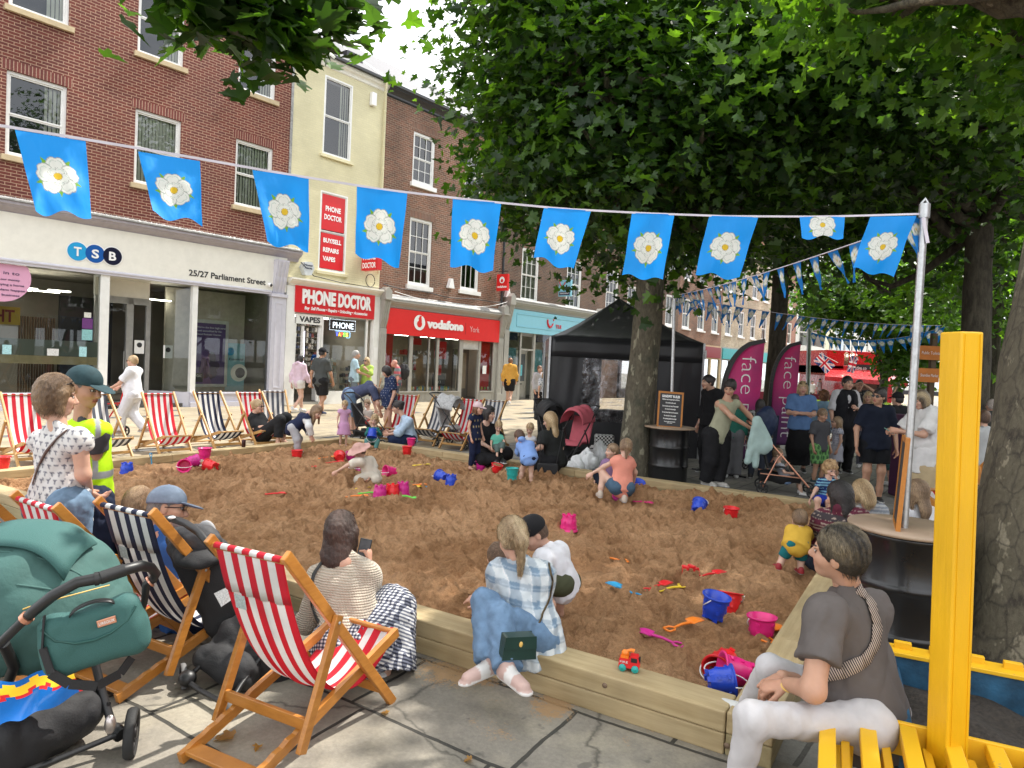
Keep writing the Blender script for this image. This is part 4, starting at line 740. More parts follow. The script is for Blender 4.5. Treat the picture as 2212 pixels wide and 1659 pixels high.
# ---------------------------------------------------------------- trees
def leaf_mat(name, sat=1.):
 t = NT(name); a = t.n('VertexColor', _layer_name='Col'); t.bs(Base__Color=a.outputs[0], Roughness=.42); t.b.inputs['Specular IOR Level'].default_value = .45
 tr = t.n('BsdfTranslucent', Color=t.mix(1., a.outputs[0], (3.2, 3.3, .8), 'MULTIPLY')); return mix2(t, t.b, tr, .42)
m_leaf = leaf_mat('plane_leaf')
t = NT('plane_bark'); v = t.map((1, 1, .45)); n1 = t.noise(5, 6, v, .6); n2 = t.n('TexVoronoi', Vector=v, Scale=11., _feature='F1'); n3 = t.noise(28, 6, v)
c = t.mix(t.ramp(n1, [(.42, 0.), (.5, 1.)]), (.075, .072, .05), (.115, .10, .07)); c = t.mix(t.ramp(t.noise(8, 3, v), [(.60, 0.), (.63, 1.)]), c, (.27, .25, .18)); c = t.mix(1., c, t.ramp(n3, [(.3, .65), (.7, 1.25)]), 'MULTIPLY')
t.bs(Base__Color=c, Roughness=.9); t.bump(t.math('ADD', n3, t.math('MULTIPLY', n1, .8)), .03, .8); m_bark = t.mat
t = NT('dark_bark'); v = t.map((1, 1, .3)); n1 = t.noise(9, 6, v, .7); t.bs(Base__Color=t.mix(t.ramp(n1, [(.4, 0.), (.6, 1.)]), (.035, .030, .022), (.085, .075, .055)), Roughness=.95); t.bump(n1, .04, .9); m_bark2 = t.mat
t = NT('big_plane_bark'); v = t.map((1, 1, .6)); n1 = t.noise(3.2, 8, v, .68); n3 = t.noise(32, 6, v, .7); n4 = t.n('TexVoronoi', Vector=t.mix(.12, v, t.noise(6, 4, v).outputs[1]), Scale=9., _feature='DISTANCE_TO_EDGE')
c = t.mix(t.ramp(n1, [(.40, 0.), (.46, 1.)]), (.045, .036, .027), (.11, .095, .065)); c = t.mix(t.ramp(t.noise(6, 4, v, .65), [(.60, 0.), (.63, 1.)]), c, (.24, .21, .15)); c = t.mix(t.ramp(n4, [(.0, .7), (.06, 0.)]), c, (.04, .032, .025)); c = t.mix(1., c, t.ramp(n3, [(.3, .7), (.7, 1.2)]), 'MULTIPLY')
t.bs(Base__Color=c, Roughness=.9); t.bump(t.math('ADD', t.math('MULTIPLY', n3, .5), n1), .03, .8); m_bark3 = t.mat
_h = [(0, 0), (.10, .03), (.30, -.04), (.52, .06), (.36, .20), (.56, .44), (.46, .56), (.27, .48), (.20, .66), (.30, .74), (.10, .82), (0, 1.02)]
LEAF_D = np.array(_h+[(-x, y) for x, y in _h[-2:0:-1]]); LEAF_S = np.array([(0, 0), (.42, .08), (.50, .40), (.22, .50), (0, 1.), (-.22, .50), (-.50, .40), (-.42, .08)])
def leaves(name, Cn, size, nrm, rnd, parent, detail, cols, mat=None):
 """Cn (n,3) leaf base, nrm (n,3) normals; random spin; one mesh"""
 n = len(Cn); sh = LEAF_D if detail else LEAF_S; k = len(sh)
 nrm = nrm/np.linalg.norm(nrm, axis=1)[:, None]; a = np.cross(nrm, rnd.normal(size=(n, 3))); a /= np.linalg.norm(a, axis=1)[:, None]; b = np.cross(nrm, a)
 pts = np.concatenate([sh, [[0, .32]]]); fold = np.abs(pts[:, 0])*.28-pts[:, 1]**2*.18
 cu = rnd.uniform(.2, 1.8, n)
 V = Cn[:, None]+size[:, None, None]*(pts[None, :, 0, None]*a[:, None]+pts[None, :, 1, None]*b[:, None]+(fold[None]*cu[:, None])[..., None]*nrm[:, None])
 base = (np.arange(n)*(k+1))[:, None, None]; fan = np.array([(k, i, (i+1) % k) for i in range(k)])[None]; F = (base+fan).reshape(-1, 3)
 C_ = np.repeat(cols[:, None], k+1, 1).reshape(-1, 3); return np_mesh(name, V.reshape(-1, 3), F, mat or m_leaf, parent, cols=C_, smooth=False)
def limb(mb, a, b, r0, r1, rg, wob=.12, n=7, sag=0):
 a = np.array(a, float); b = np.array(b, float); L_ = np.linalg.norm(b-a); pts = []
 w1, w2 = rg.normal(size=3)*wob*L_*.35, rg.normal(size=3)*wob*L_*.2
 for i in range(n): t_ = i/(n-1); pts.append(tuple(a+(b-a)*t_+w1*math.sin(math.pi*t_)+w2*math.sin(2*math.pi*t_)+np.array([0, 0, sag*t_*(1-t_)])))
 mb.tube(pts, [r0+(r1-r0)*i/(n-1) for i in range(n)], 8, False); return pts
def leaf_cols(n, rnd, lo=(.022, .062, .012), hi=(.075, .155, .022), p=1.6):
 f = (rnd.rand(n)**p)[:, None]; return np.array(lo)*(1-f)+np.array(hi)*f*rnd.uniform(.85, 1.15, (n, 1))
def crown_pts(c, r, nc, per, rnd, spread=.34, inner=.45, low=-1., keep=None):
 d = rnd.normal(size=(nc, 3)); d /= np.linalg.norm(d, axis=1)[:, None]; rr = inner+(1.05-inner)*rnd.rand(nc)**.6; rr *= 1+.10*np.sin(d[:, 0]*7+c[0])*np.cos(d[:, 2]*6+c[1])+.08*rnd.normal(size=nc)
 cc = np.array(c)+d*rr[:, None]*np.array(r); m = (d[:, 2] > low)
 if keep is not None: m &= keep(cc)
 cc, d = cc[m], d[m]; nc = len(cc); off = rnd.normal(size=(nc, per, 3))*spread*np.array([1, 1, .62]); P_ = (cc[:, None]+off); P_[..., 2] -= .25*np.linalg.norm(off[..., :2], axis=-1)
 return P_.reshape(-1, 3), np.repeat(d[:, None], per, 1).reshape(-1, 3), cc
def tree(px, py, rad, fork, crowns, label, seed, lean=(0, 0), mat=None, cols={}, size=(.12, .19), detail=False, base=None, r1=.72, group='plane trees in the street', low_r=1.25, keep=None, name='plane_tree'):
 rnd = np.random.RandomState(seed); B = G(px, py) if base is None else np.array(base, float); root = thing(name, label, 'tree', B, group); mb = MB(T3(*-B)); n = 14; pts = []; rs_ = []
 for i in range(n):
  t_ = i/(n-1); z = fork*t_; pts.append((B[0]+lean[0]*t_+.04*math.sin(t_*5+seed), B[1]+lean[1]*t_+.04*math.cos(t_*4+seed), z-.05)); rs_.append(rad*(1+(low_r-1)*math.exp(-z/.25))*(1-(1-r1)*t_)*(1+.03*math.sin(i*2.3+seed)))
 mb.tube(pts, rs_, 26, False); top = np.array(pts[-1]); allP, allD = [], []
 for (c, r, nc, per, lo) in crowns:
  c = np.array(c, float); P_, D_, cc = crown_pts(c, r, nc, per, rnd, low=lo, keep=keep); allP.append(P_); allD.append(D_); ends = cc[rnd.choice(len(cc), min(10, len(cc)), replace=False)]
  for e in ends:
   e = top+(e-top)*.85; q = limb(mb, top-np.array([0, 0, rnd.uniform(0, fork*.15)]), e, rad*.42, rad*.07, rnd, .3)
   for s_ in range(3): w_ = np.array(q[3+s_]); near = cc[np.argsort(np.linalg.norm(cc-w_, axis=1))[rnd.randint(3, 12)]]; limb(mb, w_, near, rad*.12, .012, rnd, .3, 5)
 mb.build('trunk', mat or m_bark, root); P_ = np.concatenate(allP); D_ = np.concatenate(allD); nn = len(P_)
 nrm = np.array([0, 0, 1.])+rnd.normal(size=(nn, 3))*.55+D_*.45; o = leaves('crown', P_, rnd.uniform(*size, nn), nrm, rnd, root, detail, leaf_cols(nn, rnd, **cols)); o.location = -B
 return root
def at(px, py, D): return tuple(P(px, py, D))
RL = dict(lo=(.013, .036, .010), hi=(.072, .150, .020), p=2.0)
T1 = G(1374, 1032)
tree(0, 0, .25, 4.6, [((3.0, 12.0, 7.3), (3.9, 3.6, 4.0), 1250, 20, -.95), ((1.4, 9.8, 5.3), (2.0, 1.5, 1.8), 270, 20, -1), ((.35, 11.3, 5.7), (1.35, 1.4, 1.8), 170, 20, -1), ((.2, 10.2, 7.4), (1.1, 1.2, 1.3), 120, 20, -1), ((3.6, 10.4, 5.6), (1.8, 1.6, 1.5), 170, 20, -1)], 'plane tree with a lichen-spotted trunk in front of the black tent', 11, (.05, .1), base=T1, cols=RL, detail=True, size=(.07, .20), r1=.8)
tree(1662, 968, .22, 6.0, [((5.6, 17.0, 8.8), (5.2, 4.2, 4.6), 1000, 18, -1), ((5.2, 15.5, 5.7), (3.4, 2.0, 1.7), 240, 16, -1)], 'dark trunked plane tree behind the second pink banner', 12, mat=m_bark2, cols=RL, size=(.14, .22))
tree(2085, 1050, .26, 4.8, [((8.4, 12.6, 7.6), (4.4, 3.4, 3.6), 1000, 18, -1), ((5.6, 10.0, 6.1), (2.3, 1.8, 1.7), 260, 18, -1)], 'plane tree with a dark trunk just right of the tall steel pole', 13, (.1, .2), mat=m_bark2, cols=RL, detail=True, size=(.07, .20))
tree(2128, 960, .25, 5.4, [((13.0, 18.5, 7.4), (5.2, 4.4, 4.4), 900, 16, -1)], 'plane tree with a dark trunk right of and behind the yellow post', 14, mat=m_bark2, cols=dict(lo=(.03, .075, .015), hi=(.11, .22, .03), p=1.2), size=(.15, .23))
T3_ = G(2205, 1485)
tree(0, 0, .40, 4.9, [((5.3, 5.9, 6.1), (2.4, 2.1, 1.7), 330, 20, -1), ((2.9, 6.3, 5.4), (1.0, 1.0, .6), 40, 18, -1)], 'big mottled plane tree trunk nearest the camera at the right edge', 15, (.85, .5), mat=m_bark3, base=T3_, cols=dict(lo=(.03, .08, .012), hi=(.11, .21, .03), p=1.2), detail=True, size=(.11, .18), r1=.66, low_r=1.12)
tree(1905, 905, .2, 2.8, [((at(1900, 640, 27)), (2.9, 2.6, 1.35), 560, 16, -1), ((at(1975, 745, 27)), (1.2, 1.0, 1.5), 110, 16, -1)], 'low round leafy tree beside the red bus', 16, mat=m_bark2, cols=dict(lo=(.03, .075, .016), hi=(.085, .17, .035), p=1.2), size=(.18, .28))
tree(2190, 900, .25, 5, [((at(2170, 600, 34)), (6, 4, 5.0), 800, 14, -1), ((at(1990, 500, 36)), (5, 4, 5.5), 600, 14, -1)], 'dense green tree far down the street behind the trunks', 17, mat=m_bark2, cols=dict(lo=(.03, .08, .018), hi=(.09, .18, .03), p=1.2), size=(.25, .36))
# tree behind the camera whose branch hangs into the top left
rnd = np.random.RandomState(21); B = np.array([-3.6, -2.6, 0]); root = thing('plane_tree', 'leafy branch of broad dark lobed leaves hanging in at the top left', 'tree', B, 'plane trees in the street'); mb = MB(T3(*-B))
mb.tube([(-3.6, -2.6, -.05), (-3.5, -2.5, 2.5), (-3.3, -2.3, 4.6)], [.3, .26, .22], 18, False); tp = np.array([-3.3, -2.3, 4.6])
cl, clN = [], []
E_ = [(470, 20, 3.6), (560, 60, 3.9), (640, 110, 4.1), (700, 40, 4.3), (430, -20, 3.4), (600, -40, 4.0), (740, 60, 4.4), (520, 110, 3.8)]
for e in E_:
 e = P(*e); limb(mb, np.array([-2.0, 1.8, 4.9]), e, .03, .008, rnd, .15, 7, .5)
limb(mb, tp, np.array([-2.0, 1.8, 4.9]), .14, .035, rnd, .1)
for (px, py, D, n, s) in [(400, 10, 3.5, 34, .10), (450, 50, 3.55, 50, .13), (500, 30, 3.7, 60, .15), (560, 40, 3.8, 75, .17), (600, 90, 3.8, 52, .13), (560, 100, 3.7, 38, .12), (530, 120, 3.7, 10, .07), (640, 40, 4.0, 75, .17), (700, 20, 4.2, 60, .15), (655, 100, 4.0, 16, .09), (630, 140, 3.9, 5, .04), (740, 60, 4.3, 26, .11), (745, 5, 4.4, 40, .14), (480, -50, 3.7, 130, .3), (640, -70, 4.1, 130, .3), (400, -40, 3.5, 70, .2), (730, 120, 4.2, 4, .05)]:
 c = P(px, py-34, D); q = c+rnd.normal(size=(n, 3))*s*np.array([1, 1.2, .8]); cl.append(q)
Cn = np.concatenate(cl); nn = len(Cn); nrm = np.array([.1, -.35, 1.])+rnd.normal(size=(nn, 3))*.55
o = leaves('crown', Cn, rnd.uniform(.10, .18, nn), nrm, rnd, root, True, leaf_cols(nn, rnd, (.018, .045, .012), (.07, .16, .02), 2.2)); o.location = -B
P_, D_, cc = crown_pts((-2.2, -.6, 6.9), (3.4, 2.6, 1.6), 210, 20, rnd, keep=lambda c: c[:, 2] > 2.9+.62*np.maximum(c[:, 1], 0)+.6); nn = len(P_)
o = leaves('crown', P_, rnd.uniform(.15, .22, nn), np.array([0, 0, 1.])+rnd.normal(size=(nn, 3))*.5, rnd, root, False, leaf_cols(nn, rnd)); o.location = -B
mb.build('trunk', m_bark2, root)
# ---------------------------------------------------------------- rose flags
def rose(u, v, cu=.5, cv=.5, R=.37, asp=1.35):
 """u, v arrays 0..1 (v down); colour of the printed flag"""
 x = u-cu; y = -(v-cv)*asp; n = u.shape; C_ = np.zeros(n+(3,)); C_[:] = (.004, .33, .95); r = np.hypot(x, y); th = np.arctan2(x, y)
 for k in range(5):
  a = (k+.5)*2*math.pi/5; dx, dy = x-math.sin(a)*R*.86, y-math.cos(a)*R*.86; ca, sa = math.cos(a), math.sin(a); al = dx*sa+dy*ca; pe = dx*ca-dy*sa; m = (np.abs(pe) < (R*.20-al)*.40) & (al > -R*.2) & (al < R*.2); C_[m] = (.17, .42, .03)
 def petals(R0, off, rp, rl):
  for k in range(5):
   a = k*2*math.pi/5+off; px, py = math.sin(a)*R0, math.cos(a)*R0; ca, sa = math.cos(a), math.sin(a); dx, dy = x-px, y-py; al = dx*sa+dy*ca; pe = dx*ca-dy*sa
   notch = .14*rp*np.exp(-(pe/(rp*.25))**2); e = np.sqrt((pe/rp)**2+((al+np.where(al > 0, notch, 0))/(rp*.86))**2)
   C_[e < 1.0] = (.30, .33, .30); C_[e < .92] = (.80, .82, .78); q = (e > .58) & (e < .66) & (al > -.1*rp); C_[q] = (.52, .62, .56)
 petals(R*.56, 0., R*.44, 0); petals(R*.28, math.pi, R*.25, 0)
 C_[r < R*.19] = (.30, .22, .02); C_[r < R*.17] = (.75, .50, .02); return C_
t = NT('printed_flag_cloth'); a = t.n('VertexColor', _layer_name='Col'); t.bs(Base__Color=a.outputs[0], Roughness=.6); n_ = t.n('TexNoise', Scale=9, Detail=3, Vector=t.map((1, 1, .4), rot=(0, .6, .3))); t.bump(n_, .03, .5); tr = t.n('BsdfTranslucent', Color=a.outputs[0]); m_flag = mix2(t, t.b, tr, .35)
m_tape = plainm('white_tape', (.66, .62, .70), .6)
def flag_mesh(name, A, B_, C_, D_, n, m, parent, seed, tri=False, rz=None, amp=.018):
 """corners top-left, top-right, bottom-left, bottom-right"""
 r = np.random.RandomState(seed); u, v = np.meshgrid(np.linspace(0, 1, n), np.linspace(0, 1, m)); A, B_, C_, D_ = [np.asarray(q, float) for q in (A, B_, C_, D_)]
 uu = u[..., None]; vv = v[..., None]; Pp = (A*(1-uu)+B_*uu)*(1-vv)+(C_*(1-uu)+D_*uu)*vv; nr = unit(np.cross(B_-A, C_-A)); w_ = np.linalg.norm(B_-A)
 ph = r.uniform(0, 6, 4); f = np.sin(u*7+v*3+ph[0])*.5+np.sin(u*13-v*5+ph[1])*.22+np.sin(v*9+u*2+ph[2])*.3; Pp = Pp+(f*np.minimum(v*2.2, 1)*amp)[..., None]*nr; Pp[..., 2] += (np.sin(u*9+ph[3])*.012*v)
 col = rose(u, v, **(rz or {})); I = np.arange(n*m).reshape(m, n); F = np.stack([I[:-1, :-1], I[1:, :-1], I[1:, 1:], I[:-1, 1:]], -1).reshape(-1, 4); return np_mesh(name, Pp.reshape(-1, 3), F, m_flag, parent, cols=col.reshape(-1, 3))
def tri_mesh(name, A, B_, T_, parent, seed, n=18, amp=.01):
 r = np.random.RandomState(seed); u, v = np.meshgrid(np.linspace(0, 1, n), np.linspace(0, 1, n)); A, B_, T_ = [np.asarray(q, float) for q in (A, B_, T_)]
 Pp = A*((1-u)*(1-v))[..., None]+B_*(u*(1-v))[..., None]+T_*v[..., None]; nr = unit(np.cross(B_-A, T_-A)); Pp = Pp+(np.sin(v*6+u*4+r.uniform(0, 6))*amp*v)[..., None]*nr
 uf = .5+(u-.5)*(1-v); col = rose(uf, v, cv=.30, R=.33, asp=np.linalg.norm(T_-(A+B_)/2)/np.linalg.norm(B_-A)); col[(col[..., 0] < .0045)] = (.006, .20, .62)
 I = np.arange(n*n).reshape(n, n); F = np.stack([I[:-1, :-1], I[1:, :-1], I[1:, 1:], I[:-1, 1:]], -1).reshape(-1, 4); return np_mesh(name, Pp.reshape(-1, 3), F, m_flag, parent, cols=col.reshape(-1, 3))
RX = [-120, 130, 370, 606, 825, 1030, 1215, 1400, 1570, 1780, 1990]; RY = [252, 292, 332, 374, 409, 433, 451, 461, 467, 468, 462]; RD = [2.55, 2.78, 3.02, 3.27, 3.5, 3.68, 3.82, 3.92, 3.98, 4.0, 4.0]
rd = lambda x: float(np.interp(x, RX, RD)); ry = lambda x: float(np.interp(x, RX, RY))
bt = thing('flag_bunting', 'line of large bright blue flags with white roses strung across the view', 'bunting', P(-120, 252, 2.55)); bo = Vector(P(-120, 252, 2.55)); mi_ = T3(*-bo)
m_ = MB(mi_)
for x0 in np.linspace(-120, 1990, 46)[:-1]: x1 = x0+2110/45; m_.bar(P(x0, ry(x0), rd(x0)), P(x1, ry(x1), rd(x1)), .002, .011)
m_.build('tape', m_tape, bt)
FL = [((32, 280), (185, 305), (77, 455), (198, 468)), ((298, 327), (432, 348), (330, 462), (437, 485)), ((545, 367), (667, 385), (577, 524), (667, 540)), ((771, 403), (880, 418), (767, 548), (862, 576)), ((978, 430), (1083, 438), (973, 572), (1064, 588)), ((1175, 448), (1277, 455), (1152, 554), (1238, 585)), ((1365, 460), (1457, 463), (1345, 595), (1432, 605)), ((1532, 466), (1638, 469), (1502, 590), (1597, 602)), ((1727, 468), (1825, 468), (1733, 513), (1822, 513)), ((1880, 468), (1980, 466), (1842, 582), (1930, 597))]
for i, (a, b_, c_, d_) in enumerate(FL):
 cv = .5 if i != 8 else .5; k = dict(cv=.53, asp=1.32) if i != 8 else dict(cv=.45, asp=.46, R=.33)
 dz = (.05, .04, .02, .0, .02, .03, .02, .04, .05, .03)[i]
 o = flag_mesh('flag', P(*a, rd(a[0])), P(*b_, rd(b_[0])), P(*c_, rd(a[0])-dz), P(*d_, rd(b_[0])-dz*.6), 86, 108, bt, i, rz=k, amp=.014 if i != 8 else .004); o.matrix_local = mi_
o = tri_mesh('flag', P(1962, 470, 4.0), P(1992, 470, 4.05), P(1984, 556, 4.0), bt, 77); o.matrix_local = mi_
def tri_line(A, B_, sag, ns, label, seed, w=.17, h=.27, px=(0, 0), swing=(0., 0., 0.)):
 A = np.array(A, float); B_ = np.array(B_, float); rt = thing('triangle_bunting', label, 'bunting', A, 'lines of small triangular rose bunting'); M = T3(*-A)
 f = lambda t_: A+(B_-A)*t_+np.array([0, 0, -4*sag*t_*(1-t_)]); q = MB(M); q.tube([f(t_) for t_ in np.linspace(0, 1, 24)], .005, 5); q.build('cord', m_tape, rt); L_ = np.linalg.norm(B_-A); r = np.random.RandomState(seed)
 for i in range(ns):
  t0 = (i+.15+r.uniform(-.06, .06))/ns; t1 = t0+w/L_; m0 = (f(t0)+f(t1))/2; s_ = np.array(swing)*h*r.uniform(.4, 1.5)+r.normal(size=3)*.035; tp_ = m0+unit(np.array([0, 0, -1.])*h+s_)*h; o = tri_mesh('pennant', f(t0), f(t1), tp_, rt, seed+i); o.matrix_local = M
 return rt
PA = P(1457, 638, 10.45); PB = P(1992, 474, 4.02)
tri_line(PB, PA, .05, 19, 'triangular blue rose bunting rising from the rules sign pole to the near steel pole', 100, swing=(.25, 0, 0))
tri_line(PA, P(2035, 703, 15), .12, 24, 'upper line of triangular rose bunting running behind to the far right', 200, .2, .3, swing=(-.35, 0, 0))
tri_line(P(1747, 716, 17.5), P(2037, 707, 15.2), .25, 15, 'lower short line of triangular rose bunting in front of the bus', 300, .2, .33, swing=(.25, 0, 0))
tri_line(PA, P(1600, 680, 13), .05, 7, 'short tangle of small rose pennants beside the rules sign pole', 400, .2, .26, swing=(.3, 0, 0))
# ---------------------------------------------------------------- oil drums with table tops, poles, sign
m_drum = plainm('gloss_black_drum', (.010, .010, .011), .30, var=.1, coat=.22); m_ply = wood_mat('plywood_top', (.40, .29, .20), (.34, .24, .17), .45, (3, 3, 3), bump=.03)
def drum(px, py, D, label, M0=None, r=.29, h=.83, tr=.40):
 B = P(px, py, D); B = np.array([B[0], B[1], 0]); rt = thing('drum_table', label, 'table', B, 'oil drum tables with steel poles'); m = MB(); pr = [(r-.01, 0), (r, .015), (r, .03)]
 for zz in (.27, .55): pr += [(r, zz-.03), (r+.004, zz-.02), (r+.016, zz), (r+.004, zz+.02), (r, zz+.03)]
 pr += [(r, h-.03), (r+.008, h-.015), (r, h), (0, h)]; m.lathe(pr, 48); m.build('drum', m_drum, rt)
 q = MB(); q.lathe([(0, h+.002), (tr, h+.002), (tr+.003, h+.012), (tr, h+.022), (0, h+.022)], 56); q.build('table_top', m_ply, rt); return rt, B
d1, B1 = drum(1444, 985, 10.5, 'black oil drum table carrying the framed sandpit rules sign', r=.29, tr=.38)
d2, B2 = drum(1962, 1160, 4.05, 'glossy black oil drum table behind the seated woman in grey', r=.29, tr=.325, h=.845)
m_pole = m_steel
def pole(a, b_, r, label, parent=None):
 rt = thing('steel_pole', label, 'pole', a); m = MB(T3(*-np.array(a))); m.tube([a, b_], r, 14); m.build('pole', m_pole, rt); m = MB(T3(*-np.array(a))); b_ = np.array(b_); m.tube([b_+[0, 0, -.05], b_+[0, 0, .03]], r*1.35, 14); m.tube([b_+[-.02, 0, .03], b_+[.0, 0, .06], b_+[.02, 0, .03]], .008, 6); m.build('pole_cap', m_pole, rt)
 return rt
pole(P(1449, 922, 10.52), P(1457, 640, 10.52), .024, 'thin grey steel pole rising behind the sandpit rules sign')
pt = P(1952, 1152, 4.0); pole(pt, P(1997, 452, 4.0), .0215, 'tall galvanised steel pole standing on the near drum table'); pole(G(1742, 990), P(1748, 712, 17.4), .05, 'distant grey pole between the pink banners and the bus')
mb = MB(); a = P(1994, 470, 3.97); mb.bar(a, P(2004, 525, 3.97), .004, .02); mb.bar(a, P(1999, 500, 4.), .004, .016); o = mb.build('tape_tail', m_tape); o.parent = bt; o.matrix_local = mi_
# rules sign
A = Vector(P(1445, 928, 10.42)); so_ = thing('rules_sign', 'orange framed blackboard headed SANDPIT RULES on the far drum table', 'sign', Matrix.Translation(A)@Matrix.Rotation(math.radians(2), 4, 'Y')@Matrix.Rotation(math.radians(-7), 4, 'X')); m_ofr = wood_mat('orange_wood_frame', (.52, .20, .03), (.45, .16, .025), .45)
m = MB()
for a in ((-.19, .19, 0, .05), (-.19, .19, .545, .575), (-.19, -.165, .05, .545), (.165, .19, .05, .545)): m.box(a[0], a[1], -.012, .012, a[2], a[3])
m.build('frame', m_ofr, so_); m = MB().box(-.165, .165, -.006, .006, .05, .545).build('board', m_letk, so_)
def ptxt(t, x0, x1, z, cap, mat, parent, y=-.009, bold=.0, ext=.0008, shear=0):
 o = plane_text(t, cap/.7, parent, T3(0, 0, 0), mat, 'lettering', ext, bold, shear=shear); v = [c.co.x for c in o.data.vertices]; f = (x1-x0)/(max(v)-min(v)); o.matrix_local = T3(x0-min(v)*f, y, z)@Matrix.Rotation(math.pi/2, 4, 'X')@Matrix.Diagonal((f, 1, 1, 1)); return o
ptxt('SANDPIT RULES', -.135, .135, .485, .035, m_letw, m, bold=.003)
for t_, w_, z in (('Children must be supervised at all times', .13, .445), ('Do not throw the sand', .075, .395), ('Do not take sand out of the sandpit', .12, .345), ('No food in the sandpit', .08, .300), ('Do not throw litter into the sandpit', .12, .250), ('No animals in the sandpit', .09, .200), ('No smoking inside the sandpit', .10, .155), ('Thank you for helping to keep the sandpit safe', .085, .115), ('and fun for everyone', .04, .095)): ptxt(t_, -w_, w_, z, .02 if z > .13 else .010, m_letw, m, bold=.001)
ptxt('VisitYork', -.155, -.06, .014, .022, m_letw, m, y=-.016, bold=.001); ptxt('Make It York', .05, .16, .014, .018, m_letw, m, y=-.016, bold=.001)
# second rules sign seen edge-on, tied to the near pole
a0, a1 = P(1938, 1158, 3.9), P(1958, 950, 3.93); s2 = thing('rules_sign', 'rules board seen almost edge-on tied to the near steel pole', 'sign', Matrix.Translation(Vector(a0))@Matrix.Rotation(math.radians(2.6), 4, 'Y')@Matrix.Rotation(math.radians(63.5), 4, 'Z')); m = MB();
for a in ((-.02, .36, 0, .05), (-.02, .36, .53, .56), (-.02, .0, .05, .53), (.34, .36, .05, .53)): m.box(a[0], a[1], -.012, .012, a[2], a[3])
m.build('frame', m_ofr, s2); m = MB().box(.0, .34, -.006, .006, .05, .53).build('board', m_letk, s2)
for i in range(8): ptxt('Do not throw the sand'[:14+i], .05, .29, .46-.05*i, .025, m_letw, m, bold=.001)
# ---------------------------------------------------------------- black gazebo tent
m_tent = plainm('black_tent_fabric', (.020, .020, .023), .38, var=.15, vs=3, bump=.25, bs=9); m_tent.node_tree.nodes['Principled BSDF'].inputs['Sheen Weight'].default_value = .1
fl, frr = np.array(P(1189, 726, 13.5)), np.array(P(1522, 735, 13.45)); ex = unit([frr[0]-fl[0], frr[1]-fl[1], 0]); TM = mat4((fl[0], fl[1], 0), ex, (-ex[1], ex[0], 0), (0, 0, 1)); TWd = float(np.linalg.norm((frr-fl)[:2])); ez = 2.25; TD = 3.0
tt = thing('gazebo_tent', 'black pop-up gazebo tent with a peaked roof and clear plastic window', 'tent', TM)
m = MB(); c_ = (TWd/2, TD/2, 3.2); N_ = 8; cs = [(0, 0), (TWd, 0), (TWd, TD), (0, TD)]
for k in range(4):
 (xa, ya), (xb, yb) = cs[k], cs[(k+1) % 4]
 def fn(u, v, xa=xa, ya=ya, xb=xb, yb=yb):
  x, y = xa+(xb-xa)*u, ya+(yb-ya)*u; w_ = v; return (x+(c_[0]-x)*w_, y+(c_[1]-y)*w_, ez+(c_[2]-ez)*w_**1.18-.05*math.sin(math.pi*u)*math.sin(math.pi*v)+.008*math.sin(u*40+v*9)*(1-v))
 m.grid(fn, 16, 10)
m.build('roof', m_tent, tt, solid=.004); m = MB()
for (xa, ya), (xb, yb) in zip(cs, cs[1:]+cs[:1]):
 m.grid(lambda u, v, xa=xa, ya=ya, xb=xb, yb=yb: (xa+(xb-xa)*u+.012*math.sin(u*21)*(1-v)*(ya-yb != 0), ya+(yb-ya)*u-.014*math.sin(u*23)*(1-v), ez-.38+.38*v), 24, 3)
m.build('valance', m_tent, tt, solid=.004)
m = MB(); wy = lambda x, z: .03+.012*math.sin(x*9+z)+.008*math.sin(x*23-z*3)
wx0, wx1, wz0, wz1 = .66, 2.12, .63, 1.86; xs_ = [0, wx0, wx1, TWd]; zs_ = [0, wz0, wz1, ez-.3]
for i in range(3):
 for j in range(3):
  if i == 1 and j == 1: continue
  x0, x1, z0, z1 = xs_[i], xs_[i+1], zs_[j], zs_[j+1]; m.grid(lambda u, v: (x0+(x1-x0)*u, wy(x0+(x1-x0)*u, z0+(z1-z0)*v), z0+(z1-z0)*v), 10, 6)
m.build('front_wall', m_tent, tt); t = NT('clear_tent_plastic'); tr = t.n('BsdfTransparent', Color=(.72, .70, .68)); gl = t.n('BsdfGlossy', Color=(.9, .9, .95), Roughness=.12); n_ = t.noise(7, 5, t.map((1, 1, .5), rot=(0, .5, 0)), .6); bp = t.n('Bump', Height=n_, Distance=.04, Strength=1.); t.t.links.new(bp.outputs[0], gl.inputs['Normal']); mix2(t, tr, gl, t.ramp(n_, [(.45, .06), (.75, .35)]));
m = MB(); m.grid(lambda u, v: (wx0+(wx1-wx0)*u, wy(wx0+(wx1-wx0)*u, 1)+.004, wz0+(wz1-wz0)*v), 10, 6); m.build('window', t.mat, tt)
m = MB(); m.grid(lambda u, v: (.02, TD*u, (ez-.3)*v), 8, 6); m.grid(lambda u, v: (1.35*u, TD-.03, (ez-.3)*v), 8, 6); m.build('side_wall', m_tent, tt)
for x, y in cs: MB().box(x-.02, x+.02, y-.02, y+.02, 0, ez).build('leg', m_steel, tt)
m = MB().box(2.98, 3.04, -.02, -.016, 1.95, 2.12).build('care_label', m_letw, tt)
mb = MB(); mb.box(.5, 2.0, 1.6, 2.2, 0, .75); mb.build('table', plainm('black_cloth', (.03, .03, .035), .8), tt)
